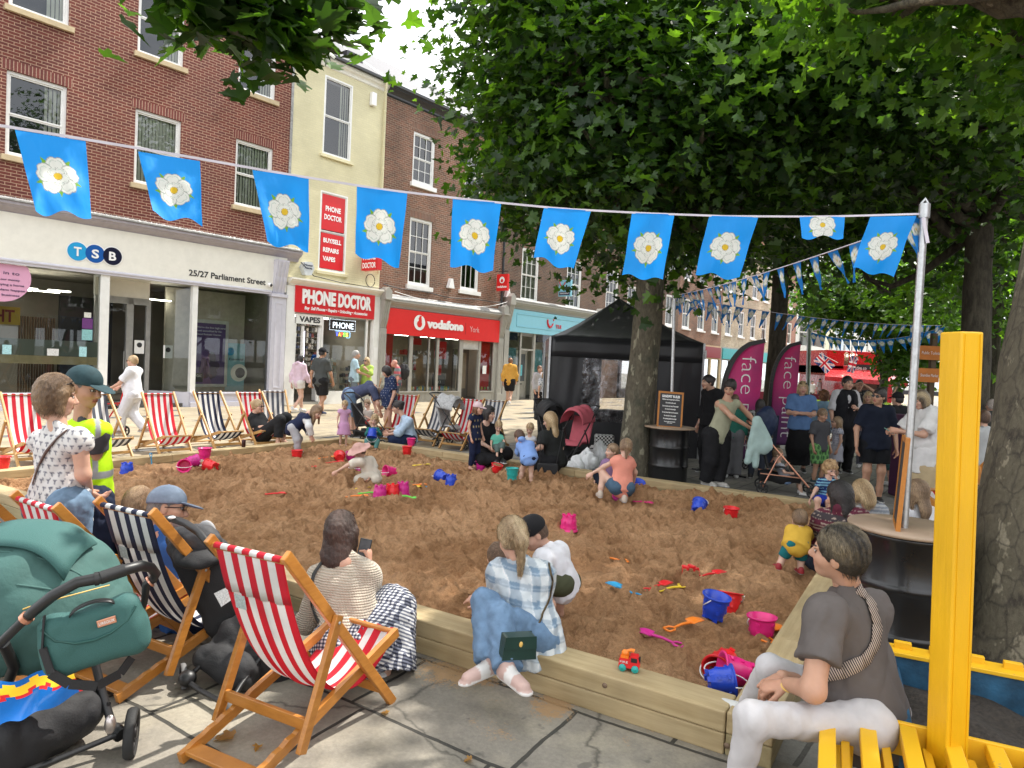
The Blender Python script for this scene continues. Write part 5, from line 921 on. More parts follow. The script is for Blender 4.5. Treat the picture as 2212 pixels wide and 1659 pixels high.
# ---------------------------------------------------------------- feather banners
t = NT('banner_print'); sp = t.n('SeparateXYZ', Vector=t.co()); f = t.ramp(t.math('DIVIDE', sp.outputs[2], 2.6), [(.0, (.02, .015, .06)), (.28, (.20, .04, .19)), (.55, (.60, .03, .20)), (1., (.78, .03, .17))]); t.bs(Base__Color=t.mix(t.ramp(t.noise(1.2, 3), [(.5, 0.), (.7, .5)]), f, (.12, .05, .16)), Roughness=.55); m_ban = t.mat
def feather(px0, top, px1, D, bottom_px, bottom_y, label, w_px, words, H_=None):
 """sail shaped banner: pole edge curve on the left, tip at top right"""
 T_ = P(*top, D); Bt = P(bottom_px, bottom_y, D); zt, zb = T_[2], Bt[2]; w_ = w_px/FPX*D; x0 = Bt[0]; lean = T_[0]-w_-x0
 rt = thing('feather_banner', label, 'banner', (x0, D, 0)); n = 30; L_ = []; R_ = []
 for i in range(n+1):
  t_ = i/n; z = zb+(zt-zb)*t_; s = max(0, (t_-.52)/.48); L_.append((lean*t_*.55+(w_*1.0)*(1-math.sqrt(max(0, 1-s**2.2)))*1.02+lean*.45*t_, z)); R_.append((w_*(.78+.22*min(1, t_*1.6))+lean*t_, z))
 m = MB(); m.add([(x, .02*math.sin(z*3+x*4), z) for x, z in L_]+[(x, .02*math.sin(z*3+x*4), z) for x, z in R_], [(i, i+n+1, i+n+2, i+1) for i in range(n)], sm=True); cl_ = m.build('cloth', m_ban, rt, solid=.004)
 m = MB()
 for i in range(n): m.bar((L_[i][0]-.01, .02*math.sin(L_[i][1]*3), L_[i][1]), (L_[i+1][0]-.01, .02*math.sin(L_[i+1][1]*3), L_[i+1][1]), .07, .06, (0, 1, 0))
 m.build('pole_sleeve', m_black, rt); m = MB().tube([(0, 0, 0), (-.01, 0, zb+.2)], .015, 8); m.tube([(-.35, -.35, .02), (.35, .35, .02)], .015, 6); m.tube([(-.35, .35, .02), (.35, -.35, .02)], .015, 6); m.build('base', m_black, rt)
 o = plane_text(words, .36, cl_, T3(0, 0, 0), m_letw, 'lettering', .001, -.006); v = [c.co.x for c in o.data.vertices]; ln = (zt-zb)*.78; f_ = ln/(max(v)-min(v)); sx_ = (zt-zb)
 o.matrix_local = T3(w_*.42+lean*.72, -.035, zb+(zt-zb)*.86)@Matrix.Rotation(math.pi/2-lean*.12, 4, 'Y')@Matrix.Rotation(math.pi/2, 4, 'X')@Matrix.Diagonal((f_, 1, 1, 1))@T3(-min(v), 0, 0); return rt
feather(1545, (1652, 736), 0, 11.6, 1553, 990, 'large pink and purple sail banner reading face paint', 82, 'face paint')
feather(1665, (1730, 740), 0, 14.6, 1657, 960, 'narrower pink to purple sail banner behind the woman in blue', 58, 'face paint')
# ---------------------------------------------------------------- yellow bench planter and posts
t = NT('yellow_paint'); v = t.map((1, 1, .25)); n_ = t.noise(34, 5, v, .7); t.bs(Base__Color=t.mix(t.ramp(n_, [(.70, 0.), (.74, .8)]), t.mix(1., (.84, .47, .008), t.ramp(t.noise(5, 6, v), [(.3, .82), (.7, 1.06)]), 'MULTIPLY'), (.30, .19, .05)), Roughness=.45); t.bump(t.noise(60, 4, t.map((1, 1, .08))), .004, .5); m_yel = t.mat; m_yel2 = NT('worn_yellow_paint'); t = m_yel2; n_ = t.noise(13, 6, rough=.65); t.bs(Base__Color=t.mix(t.ramp(n_, [(.66, 0.), (.69, 1.)]), (.80, .45, .01), (.05, .14, .20)), Roughness=.5); m_yel2 = t.mat
m_blue = mk('worn_blue_paint', (.02, .09, .17), .55, var=.6, vs=7, bump=.2); m_soil = mk('dark_bark_mulch', (.035, .028, .022), .95, var=.5, vs=60, bump=1., bs=45)
rt = thing('yellow_post', 'tall bright yellow square timber post at the right', 'post', P(2048, 1640, 2.45)); pb = np.array(P(2052, 1640, 2.45))
# post: two fixed corners, 0.12 m square, from the bench to 2 m
zt = P(2060, 716, 2.45)[2]; Mp = Matrix.Translation((pb[0], pb[1], 0))@Matrix.Rotation(math.radians(-1.9), 4, 'Y')@Matrix.Rotation(math.radians(14), 4, 'Z'); rt.matrix_world = Mp
m = MB(); m.box(-.048, .048, -.045, .045, 0, zt); m.build('post', m_yel, rt, bev=.006); m = MB(); m.box(-.034, -.031, -.0478, -.045, 0, zt-.01); m.box(.031, .034, -.0478, -.045, 0, zt-.01); m.build('batten', m_yel, rt)
# bench: slatted seat running to the right edge, planter behind
bx = thing('planter_bench', 'yellow slatted bench with a blue lined planter of soil behind the seat', 'bench', (0, 0, 0)); bz = .44
FR = np.array(P(1760, 1600, 2.55)); bo_ = G(1768, 1628, .44); bd = unit(G(2160, 1700, .44)-G(1760, 1600, .44)); e1 = np.array([bd[0], bd[1], 0]); e1 = unit(e1); e2 = np.array([-e1[1], e1[0], 0]); BM = mat4((bo_[0], bo_[1], 0), e1, e2, (0, 0, 1)); bx.matrix_world = BM
m = MB();
for i in range(14): x = .0+i*.135; m.box(x, x+.055, -.40, .38, bz-.045, bz)
m.box(-.01, 1.9, -.42, -.40, bz-.10, bz-.005); m.box(-.01, 1.9, .38, .40, bz-.12, bz+.006)
for i in range(14): m.box(.075+i*.135, .105+i*.135, -.38, .36, bz-.13, bz-.06)
sl0 = m.build('seat', m_yel2, bx, bev=.004); m = MB()
for x in (.05, 1.0, 1.8):
 for y in (-.36, .28): MB().box(x, x+.07, y, y+.07, 0, bz-.05).build('leg', m_yel, bx, bev=.004)
m = MB(); m.box(.3, 2.4, .42, .45, .1, .42); m.box(.3, 2.4, 1.02, 1.06, .1, .47); m.box(.28, .32, .42, 1.06, .1, .42); m.build('planter_lining', m_blue, bx); m = MB(); m.grid(lambda u, v: (.32+2.05*u, .45+.57*v, .34+.02*math.sin(u*19)+.02*math.sin(v*9+u*31)), 40, 12); m.build('soil', m_soil, bx)
m = MB()
for i in range(18): x = .3+i*.14; m.box(x, x+.07, 1.062, 1.09, .05, .52)
m.box(.28, 2.7, 1.0, 1.12, .472, .49); m.build('planter_fence', m_yel2, bx, bev=.003)
# ---------------------------------------------------------------- deckchairs
m_dw = wood_mat('varnished_beech', (.50, .205, .035), (.40, .15, .022), .42, (6, 6, 30), coat=.25, bump=.08); m_dw2 = wood_mat('pale_beech', (.52, .30, .11), (.44, .23, .07), .5, (6, 6, 30), bump=.08)
def cloth_m(name, col):
 t = NT(name); n_ = t.noise(260, 2); t.bs(Base__Color=t.mix(1., tuple(col), t.ramp(t.noise(7, 4), [(.3, .88), (.7, 1.1)]), 'MULTIPLY'), Roughness=.85); t.bump(n_, .002, .4); tr = t.n('BsdfTranslucent', Color=tuple(min(1, q*1.2) for q in col)); return mix2(t, t.b, tr, .28)
m_cr, m_cw, m_cn, m_cg = cloth_m('red_canvas', (.62, .015, .035)), cloth_m('white_canvas', (.74, .73, .72)), cloth_m('navy_canvas', (.018, .024, .06)), cloth_m('charcoal_canvas', (.10, .11, .14))
def make_deckchair(col, g, wood, label, stripes=9, sagx=0., tagc=False):
 tx, tz, fx, rx, sx, sz, pt, nt_, hw = g; rt = thing('deckchair', label, 'deckchair', (0, 0, 0), 'striped deckchairs round the sandpit'); W_, H_ = .026, .048
 def seg(name, pts, ys, w=W_, h=H_):
  for y in ys:
   m = MB(); a, b_ = [Vector((p[0], y, p[1])) for p in pts]; m.bar(a, b_, w, h, (0, 0, 1) if abs((b_-a).normalized().z) < .95 else (1, 0, 0)); m.build(name, wood, rt, bev=.004)
 top = (tx-.035*.45, tz+.035*.9); foot = (fx, .0); seg('back_rail', (foot, top), (-hw, hw))
 m = MB(); ry_ = hw-W_-.006
 for y in (-ry_, ry_):
  n = 26; up_, lo_ = [], []
  for i in range(n+1):
   t_ = i/n; x = rx+(sx-rx)*t_; z = .03+(sz-.03)*t_; nx, nz = -(sz-.03), (sx-rx); L_ = math.hypot(nx, nz); nx /= L_; nz /= L_; notch = .016*max(0, ((t_*14) % 1)-.35) if .03 < t_ < .36 else 0
   up_.append((x+nx*(.024-notch), z+nz*(.024-notch))); lo_.append((x-nx*.024, z-nz*.024))
  m.T = T3(0, y, 0); m.prism(up_+lo_[::-1], -W_/2, W_/2); m.build('seat_rail', wood, rt, bev=.003); m = MB()
 pv = (foot[0]+(tx-foot[0])*pt, foot[1]+(tz-foot[1])*pt); nc = (rx+(sx-rx)*nt_, .03+(sz-.03)*nt_); e = unit([pv[0]-nc[0], 0, pv[1]-nc[1]]); seg('prop_leg', ((nc[0]-e[0]*.04, nc[1]-e[2]*.04), (pv[0]+e[0]*.03, pv[1]+e[2]*.03)), (-hw-W_-.002, hw+W_+.002), W_, .044)
 def cross(name, p, y0, w=.02, h=.045): m = MB(); m.bar((p[0], -y0, p[1]), (p[0], y0, p[1]), w, h, (0, 0, 1)); m.build(name, wood, rt, bev=.003)
 m = MB(); m.tube([(tx, -hw, tz), (tx, hw, tz)], .014, 10); m.build('top_bar', wood, rt); m = MB(); m.tube([(sx-.01, -ry_, sz), (sx-.01, ry_, sz)], .014, 10); m.build('front_bar', wood, rt)
 cross('rear_bar', (rx+.05, .05), ry_, .075, .018); cross('prop_bar', (nc[0]+e[0]*.07, nc[1]+e[2]*.07), hw+.02, .02, .05); cross('foot_bar', (fx-.1*(fx-tx)/tz*1., .1), hw, .018, .04)
 fo = rt; m = MB()
 for y in (-hw-.045, hw+.045): m.T = T3(pv[0], y, pv[1])@Matrix.Rotation(math.pi/2, 4, 'X'); m.ell((0, 0, 0), (.008, .008, .004), 8, 4)
 m.T = Matrix.Identity(4); m.build('bolt', m_steel, rt)
 A = Vector((tx, 0, tz+.012)); D_ = Vector((sx, 0, sz+.012)); B_ = Vector((tx+.20+sagx, 0, .10)); C_ = Vector((sx-.30+sagx*.3, 0, .02)); hw2 = hw-.03
 def pt_(u, v): q = A*(1-v)**3+B_*3*v*(1-v)**2+C_*3*v*v*(1-v)+D_*v**3; return (q.x+.006*math.sin(u*19+v*3)*math.sin(v*3.1), (u-.5)*2*hw2*(1-.03*math.sin(v*3.14)), q.z+.012*math.cos((u-.5)*5)*math.sin(v*3.14)*-1+.004*math.sin(u*25+v*6))
 m = MB(); m.grid(pt_, stripes*3, 40, mf=lambda u, v: int(u*stripes) % 2)
 def hem(u, v): q = pt_(u, v*.10); return (q[0]-.006, q[1]*1.002, q[2])
 m.grid(hem, stripes*3, 4, mf=lambda u, v: int(u*stripes) % 2); m.grid(lambda u, v: (tx+.017*math.cos(v*3.4+.2), pt_(u, 0)[1], tz+.017*math.sin(v*3.4)), stripes*3, 5, mf=lambda u, v: int(u*stripes) % 2)
 m.build('canvas', [{'r': m_cr, 'n': m_cn, 'g': m_cg}[col], m_cw], rt, solid=.002)
 if tagc:
  m = MB(); x, y, z = pt_(.10, .12); m.add([(x-.022, hw2-.05, z+.03), (x-.022, hw2-.115, z+.03), (x-.006, hw2-.115, z-.035), (x-.006, hw2-.05, z-.035)], [(0, 1, 2, 3)]); m.build('care_label', plainm('woven_label', (.38, .44, .44), .7, var=.3, vs=120), rt)
 return rt
gA = (-.444, .881, .30, -.589, .353, .332, .635, .257, .22); gB = (-.42, .92, .36, -.69, .39, .325, .61, .25, .245)
protos = {}
def deckchair(col, x, y, h, label, near=False, s=1.):
 k = (col, near)
 if k not in protos: o = protos[k] = make_deckchair(col, gA if near else gB, m_dw if near else m_dw2, label, tagc=near)
 else: o = copy_tree(protos[k])
 o['label'] = label; o.matrix_world = Matrix.Translation((x, y, 0))@Matrix.Rotation(h, 4, 'Z')@Matrix.Scale(s, 4); return o
CA = deckchair('r', -.850, 3.223, 1.099, 'red and white deckchair nearest the camera with the woman in cream knitwear', True)
CB = deckchair('n', -1.70, 3.845, 1.09, 'navy and white deckchair holding the man in the blue cap', True)
deckchair('r', -2.146, 3.863, 1.017, 'red and white deckchair partly hidden behind the green pram', True)
deckchair('r', -2.85, 4.25, 1.0, 'red and white deckchair cut off by the left edge of the photo', True)
deckchair('r', -6.619, 9.546, -.657, 'empty red and white deckchair at the far left beyond the sandpit')
deckchair('g', -6.029, 10.279, -.577, 'empty charcoal and white deckchair directly behind the man in the yellow vest')
deckchair('r', -5.405, 10.92, -.717, 'empty red and white deckchair in front of the bank, right of the woman in white')
deckchair('n', -4.973, 11.815, -.647, 'empty navy and white deckchair beyond the pink bucket on the timber')
deckchair('r', -4.423, 12.258, -.701, 'red and white deckchair with the woman in black sitting in it')
deckchair('g', -4.406, 13.046, -1.0, 'charcoal and white deckchair behind the seated woman in black')
deckchair('r', -2.236, 13.756, -1.854, 'red and white deckchair half hidden behind the woman with the hair bun')
deckchair('g', -1.551, 13.812, -2.001, 'charcoal and white deckchair facing left, first of three right of the bun haired woman')
deckchair('r', -.951, 13.366, -2.046, 'red and white deckchair facing left behind the girl in the white cap')
deckchair('g', -.503, 13.439, -2.028, 'charcoal and white deckchair behind the woman with sunglasses on her head')
cR = deckchair('r', *P(2115, 900, 6.8)[:2], 2.2, 'large red and white deckchair tipped at the right behind the tree trunk', True, 1.); cR.matrix_world = Matrix.Translation(P(2120, 1000, 7.2)*np.array([1, 1, 0]))@Matrix.Rotation(1.9, 4, 'Z')@Matrix.Scale(1.55, 4)
# ---------------------------------------------------------------- beach toys
def toy(name, c): return mk(name, c, .32, var=.10, vs=14, bump=.05, bs=40, spec=.5)
TC = dict(red=toy('red_plastic', (.72, .02, .025)), pink=toy('pink_plastic', (.72, .02, .20)), magenta=toy('magenta_plastic', (.55, .02, .24)), blue=toy('blue_plastic', (.015, .06, .50)), cyan=toy('cyan_plastic', (.03, .30, .55)), orange=toy('orange_plastic', (.85, .22, .02)), yellow=toy('yellow_plastic', (.80, .58, .03)), green=toy('green_plastic', (.12, .60, .06)), teal=toy('teal_plastic', (.02, .35, .33)), white=toy('white_plastic', (.75, .75, .75)))
def sandp(px, py, z=None):
 p = G(px, py, .13)
 for _ in range(3): p = G(px, py, sand_z(p)) if z is None else G(px, py, z)
 return p
def bucket(px, py, col, label, pose='up', yaw=0., tilt=0., z=None, s=1., sandy=False):
 p = sandp(px, py, z); rt = thing('toy_bucket', label, 'bucket', (0, 0, 0), 'plastic sand buckets'); r0, r1, h = .058, .080, .135; m = MB(); nn = 40; vs = []
 def R_(z_, a): r = r0+(r1-r0)*z_/h; return r+(.004 if int(z_/.02) % 2 else 0)*(1 if .03 < z_ < .11 else 0)+(.003*(math.sin(a*10) > 0) if z_ < .03 else 0)
 zz = [0, .018, .022, .028, .034, .06, .064, .085, .089, .11, .114, .128]
 prof = [[(R_(z_, 2*math.pi*j/nn)*math.cos(2*math.pi*j/nn), R_(z_, 2*math.pi*j/nn)*math.sin(2*math.pi*j/nn), z_) for j in range(nn)] for z_ in zz]
 inner = [[(r*math.cos(2*math.pi*j/nn), r*math.sin(2*math.pi*j/nn), z_) for j in range(nn)] for r, z_ in ((r1+.008, .128), (r1+.009, .137), (r1-.004, .137), (r0-.002, .006))]
 allr = prof+inner; m.add([q for ring in allr for q in ring], [(i*nn+j, i*nn+(j+1) % nn, (i+1)*nn+(j+1) % nn, (i+1)*nn+j) for i in range(len(allr)-1) for j in range(nn)], sm=True)
 m.add(allr[-1], [tuple(range(nn))], sm=False); m.add(allr[0], [tuple(range(nn))[::-1]], sm=False)
 for k in range(5):     # castle turrets under the base and moulded windows
  a = 2*math.pi*k/5; c, s_ = math.cos(a), math.sin(a); m.T = Matrix.Rotation(a, 4, 'Z'); m.box(r0-.016, r0+.006, -.014, .014, -.016, .001); m.box(r0+.008, r0+.017, -.009, .009, .040, .058); m.box(r0+.013, r0+.023, -.012, .012, .094, .108)
 m.T = Matrix.Identity(4); m.build('pail', TC[col], rt); q = MB()
 ha = .25 if pose == 'up' else 1.2
 q.tube([(math.cos(a)*(r1+.012), math.sin(a)*(r1+.012)*math.cos(ha+.6), .125+math.sin(a)*(r1+.012)*math.sin(ha+.6)*(-1 if pose == 'up' else 1)) for a in np.linspace(0, math.pi, 16)], .0038, 6); q.build('handle', TC['white' if col != 'red' or pose != 'up' else 'white'], rt)
 if sandy: q = MB(); q.ell((0, 0, .115), (r1-.006, r1-.006, .03), 18, 8, 0); q.build('sand_fill', m_sand, rt)
 M = Matrix.Translation(Vector(tuple(p)))@Matrix.Rotation(yaw, 4, 'Z')
 if pose == 'up': M = M@Matrix.Rotation(tilt, 4, 'X')@T3(0, 0, .0 if z is not None else -.012)
 elif pose == 'inv': M = M@T3(0, 0, .13)@Matrix.Rotation(math.pi+tilt, 4, 'X')
 else: M = M@T3(0, 0, .070)@Matrix.Rotation(math.pi/2-.14+tilt, 4, 'X')@T3(0, 0, -.06)
 rt.matrix_world = M@Matrix.Scale(s, 4); return rt
def spade(px, py, col, label, yaw=0., tilt=.0, s=1., z=None, up=False):
 p = sandp(px, py, z); rt = thing('toy_spade', label, 'spade', (0, 0, 0), 'plastic toy spades'); m = MB(); m.tube([(-.03, 0, .012), (.02, 0, .016), (.075, 0, .012)], [.006, .007, .008], 8); m.tube([(-.03+.0, 0, .012), (-.045, .022, .012), (-.078, .024, .012), (-.082, 0, .012), (-.078, -.024, .012), (-.045, -.022, .012), (-.03, 0, .012)], .0055, 6); m.build('handle', TC[col], rt)
 m = MB(); m.grid(lambda u, v: (.068+.085*u, (v-.5)*.066*(1.0 if u < .6 else 1-(u-.6)*1.3), .008+.010*abs(v-.5)*2*(1-u)+.006*math.sin(u*3)), 10, 8); m.build('blade', TC[col], rt, solid=.004)
 M = Matrix.Translation(Vector(tuple(p)))@Matrix.Rotation(yaw, 4, 'Z'); rt.matrix_world = (M@T3(0, 0, .075)@Matrix.Rotation(math.pi/2-.1, 4, 'Y') if up else M@Matrix.Rotation(tilt, 4, 'Y')@T3(0, 0, .003))@Matrix.Scale(s, 4); return rt
bucket(442, 990, 'pink', 'pink bucket standing on the far timber edge in front of the navy deckchair', z=.2, s=1.05)
bucket(5, 1011, 'red', 'red bucket on the timber edge at the far left of the photo', z=.2)
bucket(274, 1024, 'blue', 'blue castle bucket upside down in the sand right of the yellow vest man', 'inv')
bucket(398, 1018, 'pink', 'pink bucket lying on its side, left one of an overlapping pair', 'lie', .4); bucket(414, 1008, 'magenta', 'pink bucket tipped behind its pair, upper right one', 'lie', 2.4)
bucket(456, 1018, 'red', 'red bucket lying with its white rim to the right, beside the pink pair', 'lie', -1.9)
bucket(641, 990, 'red', 'red bucket standing at the feet of the bending girl in the jacket')
bucket(733, 997, 'red', 'red bucket lying with its base to the camera left of the sun hat child', 'lie', 3.4); bucket(757, 994, 'magenta', 'magenta bucket half hidden behind the sun hat child', 'up', .5, .2); bucket(762, 1020, 'magenta', 'magenta bucket lying against the sun hat child', 'lie', .6); bucket(842, 1030, 'pink', 'pink bucket with its white handle raised, just right of the sun hat child', 'lie', -.9)
bucket(888, 962, 'pink', 'pink bucket on the timber corner beside the woman in dungarees', z=.2, s=.9); bucket(879, 980, 'red', 'red bucket in the sand below the pink one on the corner timber')
bucket(955, 1042, 'blue', 'blue bucket on its side left of the upside down blue bucket', 'lie', -2.3); bucket(974, 1049, 'blue', 'blue castle bucket upside down on its white rim in mid sand', 'inv')
bucket(820, 1076, 'magenta', 'magenta castle bucket, left of the row of three upside down', 'inv', .2); bucket(847, 1073, 'red', 'red castle bucket in the middle of the row of three upside down', 'inv', .4, s=1.08); bucket(870, 1068, 'magenta', 'magenta castle bucket, right of the row of three upside down', 'inv', .7)
bucket(1038, 1013, 'magenta', 'magenta bucket standing by the girl in the white cap', s=.95); bucket(1070, 1021, 'red', 'red bucket full of sand below the black clad mother', 'up', 1, .25, sandy=True); bucket(1106, 1031, 'teal', 'teal bucket with a red rim beside the boy in the blue hoodie', 'up', 0, 0)
bucket(1228, 1143, 'pink', 'pink castle bucket alone upside down in the centre of the sand', 'inv', .3, s=1.05)
bucket(1508, 1108, 'blue', 'blue bucket tipped over with a white handle towards the right', 'lie', 2.6, -.5); bucket(1578, 1120, 'red', 'red bucket standing upright right of the tipped blue one', 'up', .4, .05)
bucket(1335, 1082, 'magenta', 'magenta bucket between the knees of the girl in the pink t-shirt', 'inv', .3); bucket(1376, 1057, 'blue', 'blue bucket behind the sandcastle next to the girl in pink', 'up', .2, .5)
bucket(1540, 1327, 'blue', 'sandy blue bucket standing in front of a leaning red one', 'up', .9, .16, s=1.05); bucket(1574, 1320, 'red', 'red bucket leaning right behind the sandy blue one', 'up', -.4, -.3, s=1.05)
bucket(1645, 1376, 'pink', 'bright pink bucket against the right hand timber beside an orange rake', 'up', .3, -.05, s=1.05)
bucket(1562, 1462, 'red', 'red bucket topmost in the pile at the near corner of the sand', 'lie', -.7, .3, s=1.05); bucket(1590, 1480, 'pink', 'pink bucket in the pile at the near corner, open end to the right', 'lie', -1.6, s=1.05); bucket(1556, 1500, 'blue', 'blue bucket lying flat under the pile at the near corner', 'lie', 1.5, s=.9)
SP = [(324, 1006, 'cyan', 'cyan spade stuck upright in the sand near the yellow vest man', 0, 1), (660, 1012, 'red', 'red spade lying left of the cyan one in front of the red bucket', .1, 0), (718, 1001, 'red', 'red spade below the lying red bucket', .3, 0), (693, 1018, 'cyan', 'cyan spade lying left of the sun hat child', -.2, 0), (702, 991, 'orange', 'orange spade behind the red spades in the far sand', .4, 0), (905, 1007, 'yellow', 'small yellow scoop right of the pink bucket with raised handle', .2, 0), (585, 1070, 'red', 'thin red spade alone in the left part of the sand', .05, 0), (770, 1059, 'yellow', 'yellow spade left of the green one near the row of castle buckets', .5, 0), (792, 1068, 'green', 'long green spade touching the left castle bucket', .15, 0), (762, 1075, 'orange', 'thin orange spade lowest by the row of castle buckets', 0, 0), (881, 1076, 'green', 'small green spade in front of the right castle bucket', -1., 0), (862, 1046, 'green', 'green spade just behind the right castle bucket', .3, 0), (889, 1058, 'yellow', 'yellow scoop right of the castle bucket row', .8, 0), (893, 1051, 'orange', 'orange spade above the yellow scoop right of the castle buckets', .2, 0), (908, 1055, 'cyan', 'cyan spade rightmost of the cluster by the castle buckets', -.1, 0), (1383, 1087, 'pink', 'pink spade below the sandcastle of the girl in pink', -.8, 0), (1438, 1086, 'cyan', 'cyan spade alone left of the tipped blue bucket', .3, 0), (1318, 1211, 'orange', 'orange spade lying alone in the middle right sand', -.85, 0), (1357, 1283, 'cyan', 'cyan spade pointing down right beside the red and yellow spades', 2.35, 0), (1412, 1274, 'red', 'wide red spade between the cyan and the yellow ones', .6, 0), (1446, 1276, 'yellow', 'yellow spade right of the wide red one', .25, 0), (1525, 1247, 'red', 'red spade behind the sandcastle mould at the right', .4, 0), (1467, 1358, 'orange', 'orange spade left of the bright pink bucket', .5, 0), (1438, 1389, 'magenta', 'magenta spade nearest the timber, above the toy truck', 2.6, 0), (1664, 1378, 'orange', 'orange rake leaning on the right timber by the pink bucket', 1.0, 0)]
for px, py, c, lb, yw, u_ in SP: spade(px, py, c, lb, yw, s=1.25 if py > 1150 else 1.15, up=bool(u_), tilt=-.1)
def castle(px, py, label, s=1.): p = sandp(px, py); rt = thing('sandcastle', label, 'sandcastle', p); m = MB(); m.lathe([(.09, -.03), (.078, .05), (.062, .125), (0, .13)], 20); [m.box(.05*math.cos(a)-.012, .05*math.cos(a)+.012, .05*math.sin(a)-.012, .05*math.sin(a)+.012, .12, .145) for a in np.arange(5)*1.256]; m.build('tower', m_sand, rt); rt.scale = (s, s, s); return rt
castle(1383, 1074, 'sandcastle by the crouching girl in pink', 1.1); castle(1490, 1272, 'crumbling sandcastle beside the red mould', .95); castle(806, 985, 'small sandcastle at the feet of the child with the blue bucket', .7)
p = sandp(1492, 1245); rt = thing('castle_mould', 'red castle mould lying next to a crumbling sandcastle', 'mould', p); m = MB(); m.T = Matrix.Rotation(.5, 4, 'Z'); m.box(-.07, .05, -.03, .03, .0, .07); m.box(-.07, -.04, -.035, .035, .07, .09); m.box(-.01, .02, -.035, .035, .07, .09); m.box(.03, .06, -.03, .03, -.02, .07); m.box(.05, .075, -.02, .02, -.05, .05); m.build('mould', TC['red'], rt, bev=.006)
# toy truck on the timber
p = G(1358, 1447, .2); tk = thing('toy_truck', 'small red and orange toy fire truck with teal wheels on the near timber', 'toy truck', Matrix.Translation(Vector(tuple(p)))@Matrix.Rotation(-.28, 4, 'Z')@Matrix.Scale(.92, 4)); m = MB(); m.prism([(-.055, .02), (.058, .02), (.06, .05), (.048, .085), (.005, .085), (.0, .068), (-.052, .068)], -.028, .028); m.build('body', TC['red'], tk, bev=.005); m = MB(); m.box(-.045, -.002, -.022, .022, .069, .082); m.ell((-.022, 0, .092), (.022, .02, .018), 12, 8); m.tube([(-.02, 0, .1), (.01, 0, .112), (.026, 0, .108)], [.008, .009, .012], 8); m.build('turret', TC['orange'], tk)
m = MB(); m.box(.012, .045, -.0295, .0295, .055, .078); m.box(.0605, .052, -.02, .02, .05, .075); m.build('window', m_black, tk)
for x in (-.032, .036):
 for y in (-.030, .030): m = MB(); m.T = T3(x, y, .02)@Matrix.Rotation(math.pi/2, 4, 'X'); m.lathe([(0, -.008), (.016, -.008), (.02, -.004), (.02, .004), (.016, .008), (0, .008)], 16); m.lathe([(0, -.0095), (.007, -.009), (.008, .009), (0, .0095)], 10); m.T = Matrix.Identity(4); m.build('wheel', TC['teal'], tk)
ptxt('FIRE', -.047, -.004, .046, .012, TC['white'], tk, y=-.0295)
can = MB(); can.lathe([(0, 0), (.026, 0), (.031, .008), (.031, .11), (.026, .12), (0, .118)], 16); o = can.build('drinks_can', plainm('dark_can', (.05, .02, .02), .3, metal=.5, var=.3, vs=30), M=Matrix.Translation(Vector(tuple(G(526, 966, .2))))); tag(o, 'small dark drinks can on the far timber near the bare feet', 'can')
# ---------------------------------------------------------------- pushchairs
m_fab = plainm('black_pram_fabric', (.018, .018, .02), .75, var=.2, vs=9, bump=.2, bs=120); m_teal = mk('teal_pram_fabric', (.046, .115, .104), .8, var=.18, vs=5, bump=.35, bs=26); m_tealp = mk('teal_bag_fabric', (.034, .112, .104), .75, var=.08, vs=220, bump=.25, bs=300); m_cop = plainm('rose_gold', (.65, .32, .22), .3, metal=.9); m_gold = plainm('gold_piping', (.7, .45, .12), .5); m_alu = plainm('alu_tube', (.55, .50, .48), .3, metal=.9)
def wheel(parent, c, r, ax, w_=.035, spokes=5, tyre=None, rim=None):
 M = Matrix.Translation(Vector(c))@Vector(ax).to_track_quat('Z', 'Y').to_matrix().to_4x4(); m = MB(M); a = w_/2; m.lathe([(r*.78, -a*.8), (r*.93, -a), (r, -a*.5), (r, a*.5), (r*.93, a), (r*.78, a*.8), (r*.78, -a*.8)], 36); o = m.build('wheel', tyre or m_rubber, parent); m = MB(M); m.lathe([(r*.80, -a*.7), (r*.72, -a*.75), (r*.72, a*.75), (r*.80, a*.7)], 30); m.lathe([(0, -a), (r*.22, -a), (r*.24, 0), (r*.22, a), (0, a)], 14)
 for k in range(spokes): an = 2*math.pi*k/spokes; m.bar((0, 0, 0), (r*.74*math.cos(an), r*.74*math.sin(an), 0), r*.14, a, (0, 0, 1))
 m.build('rim', rim or m_black, o); return o
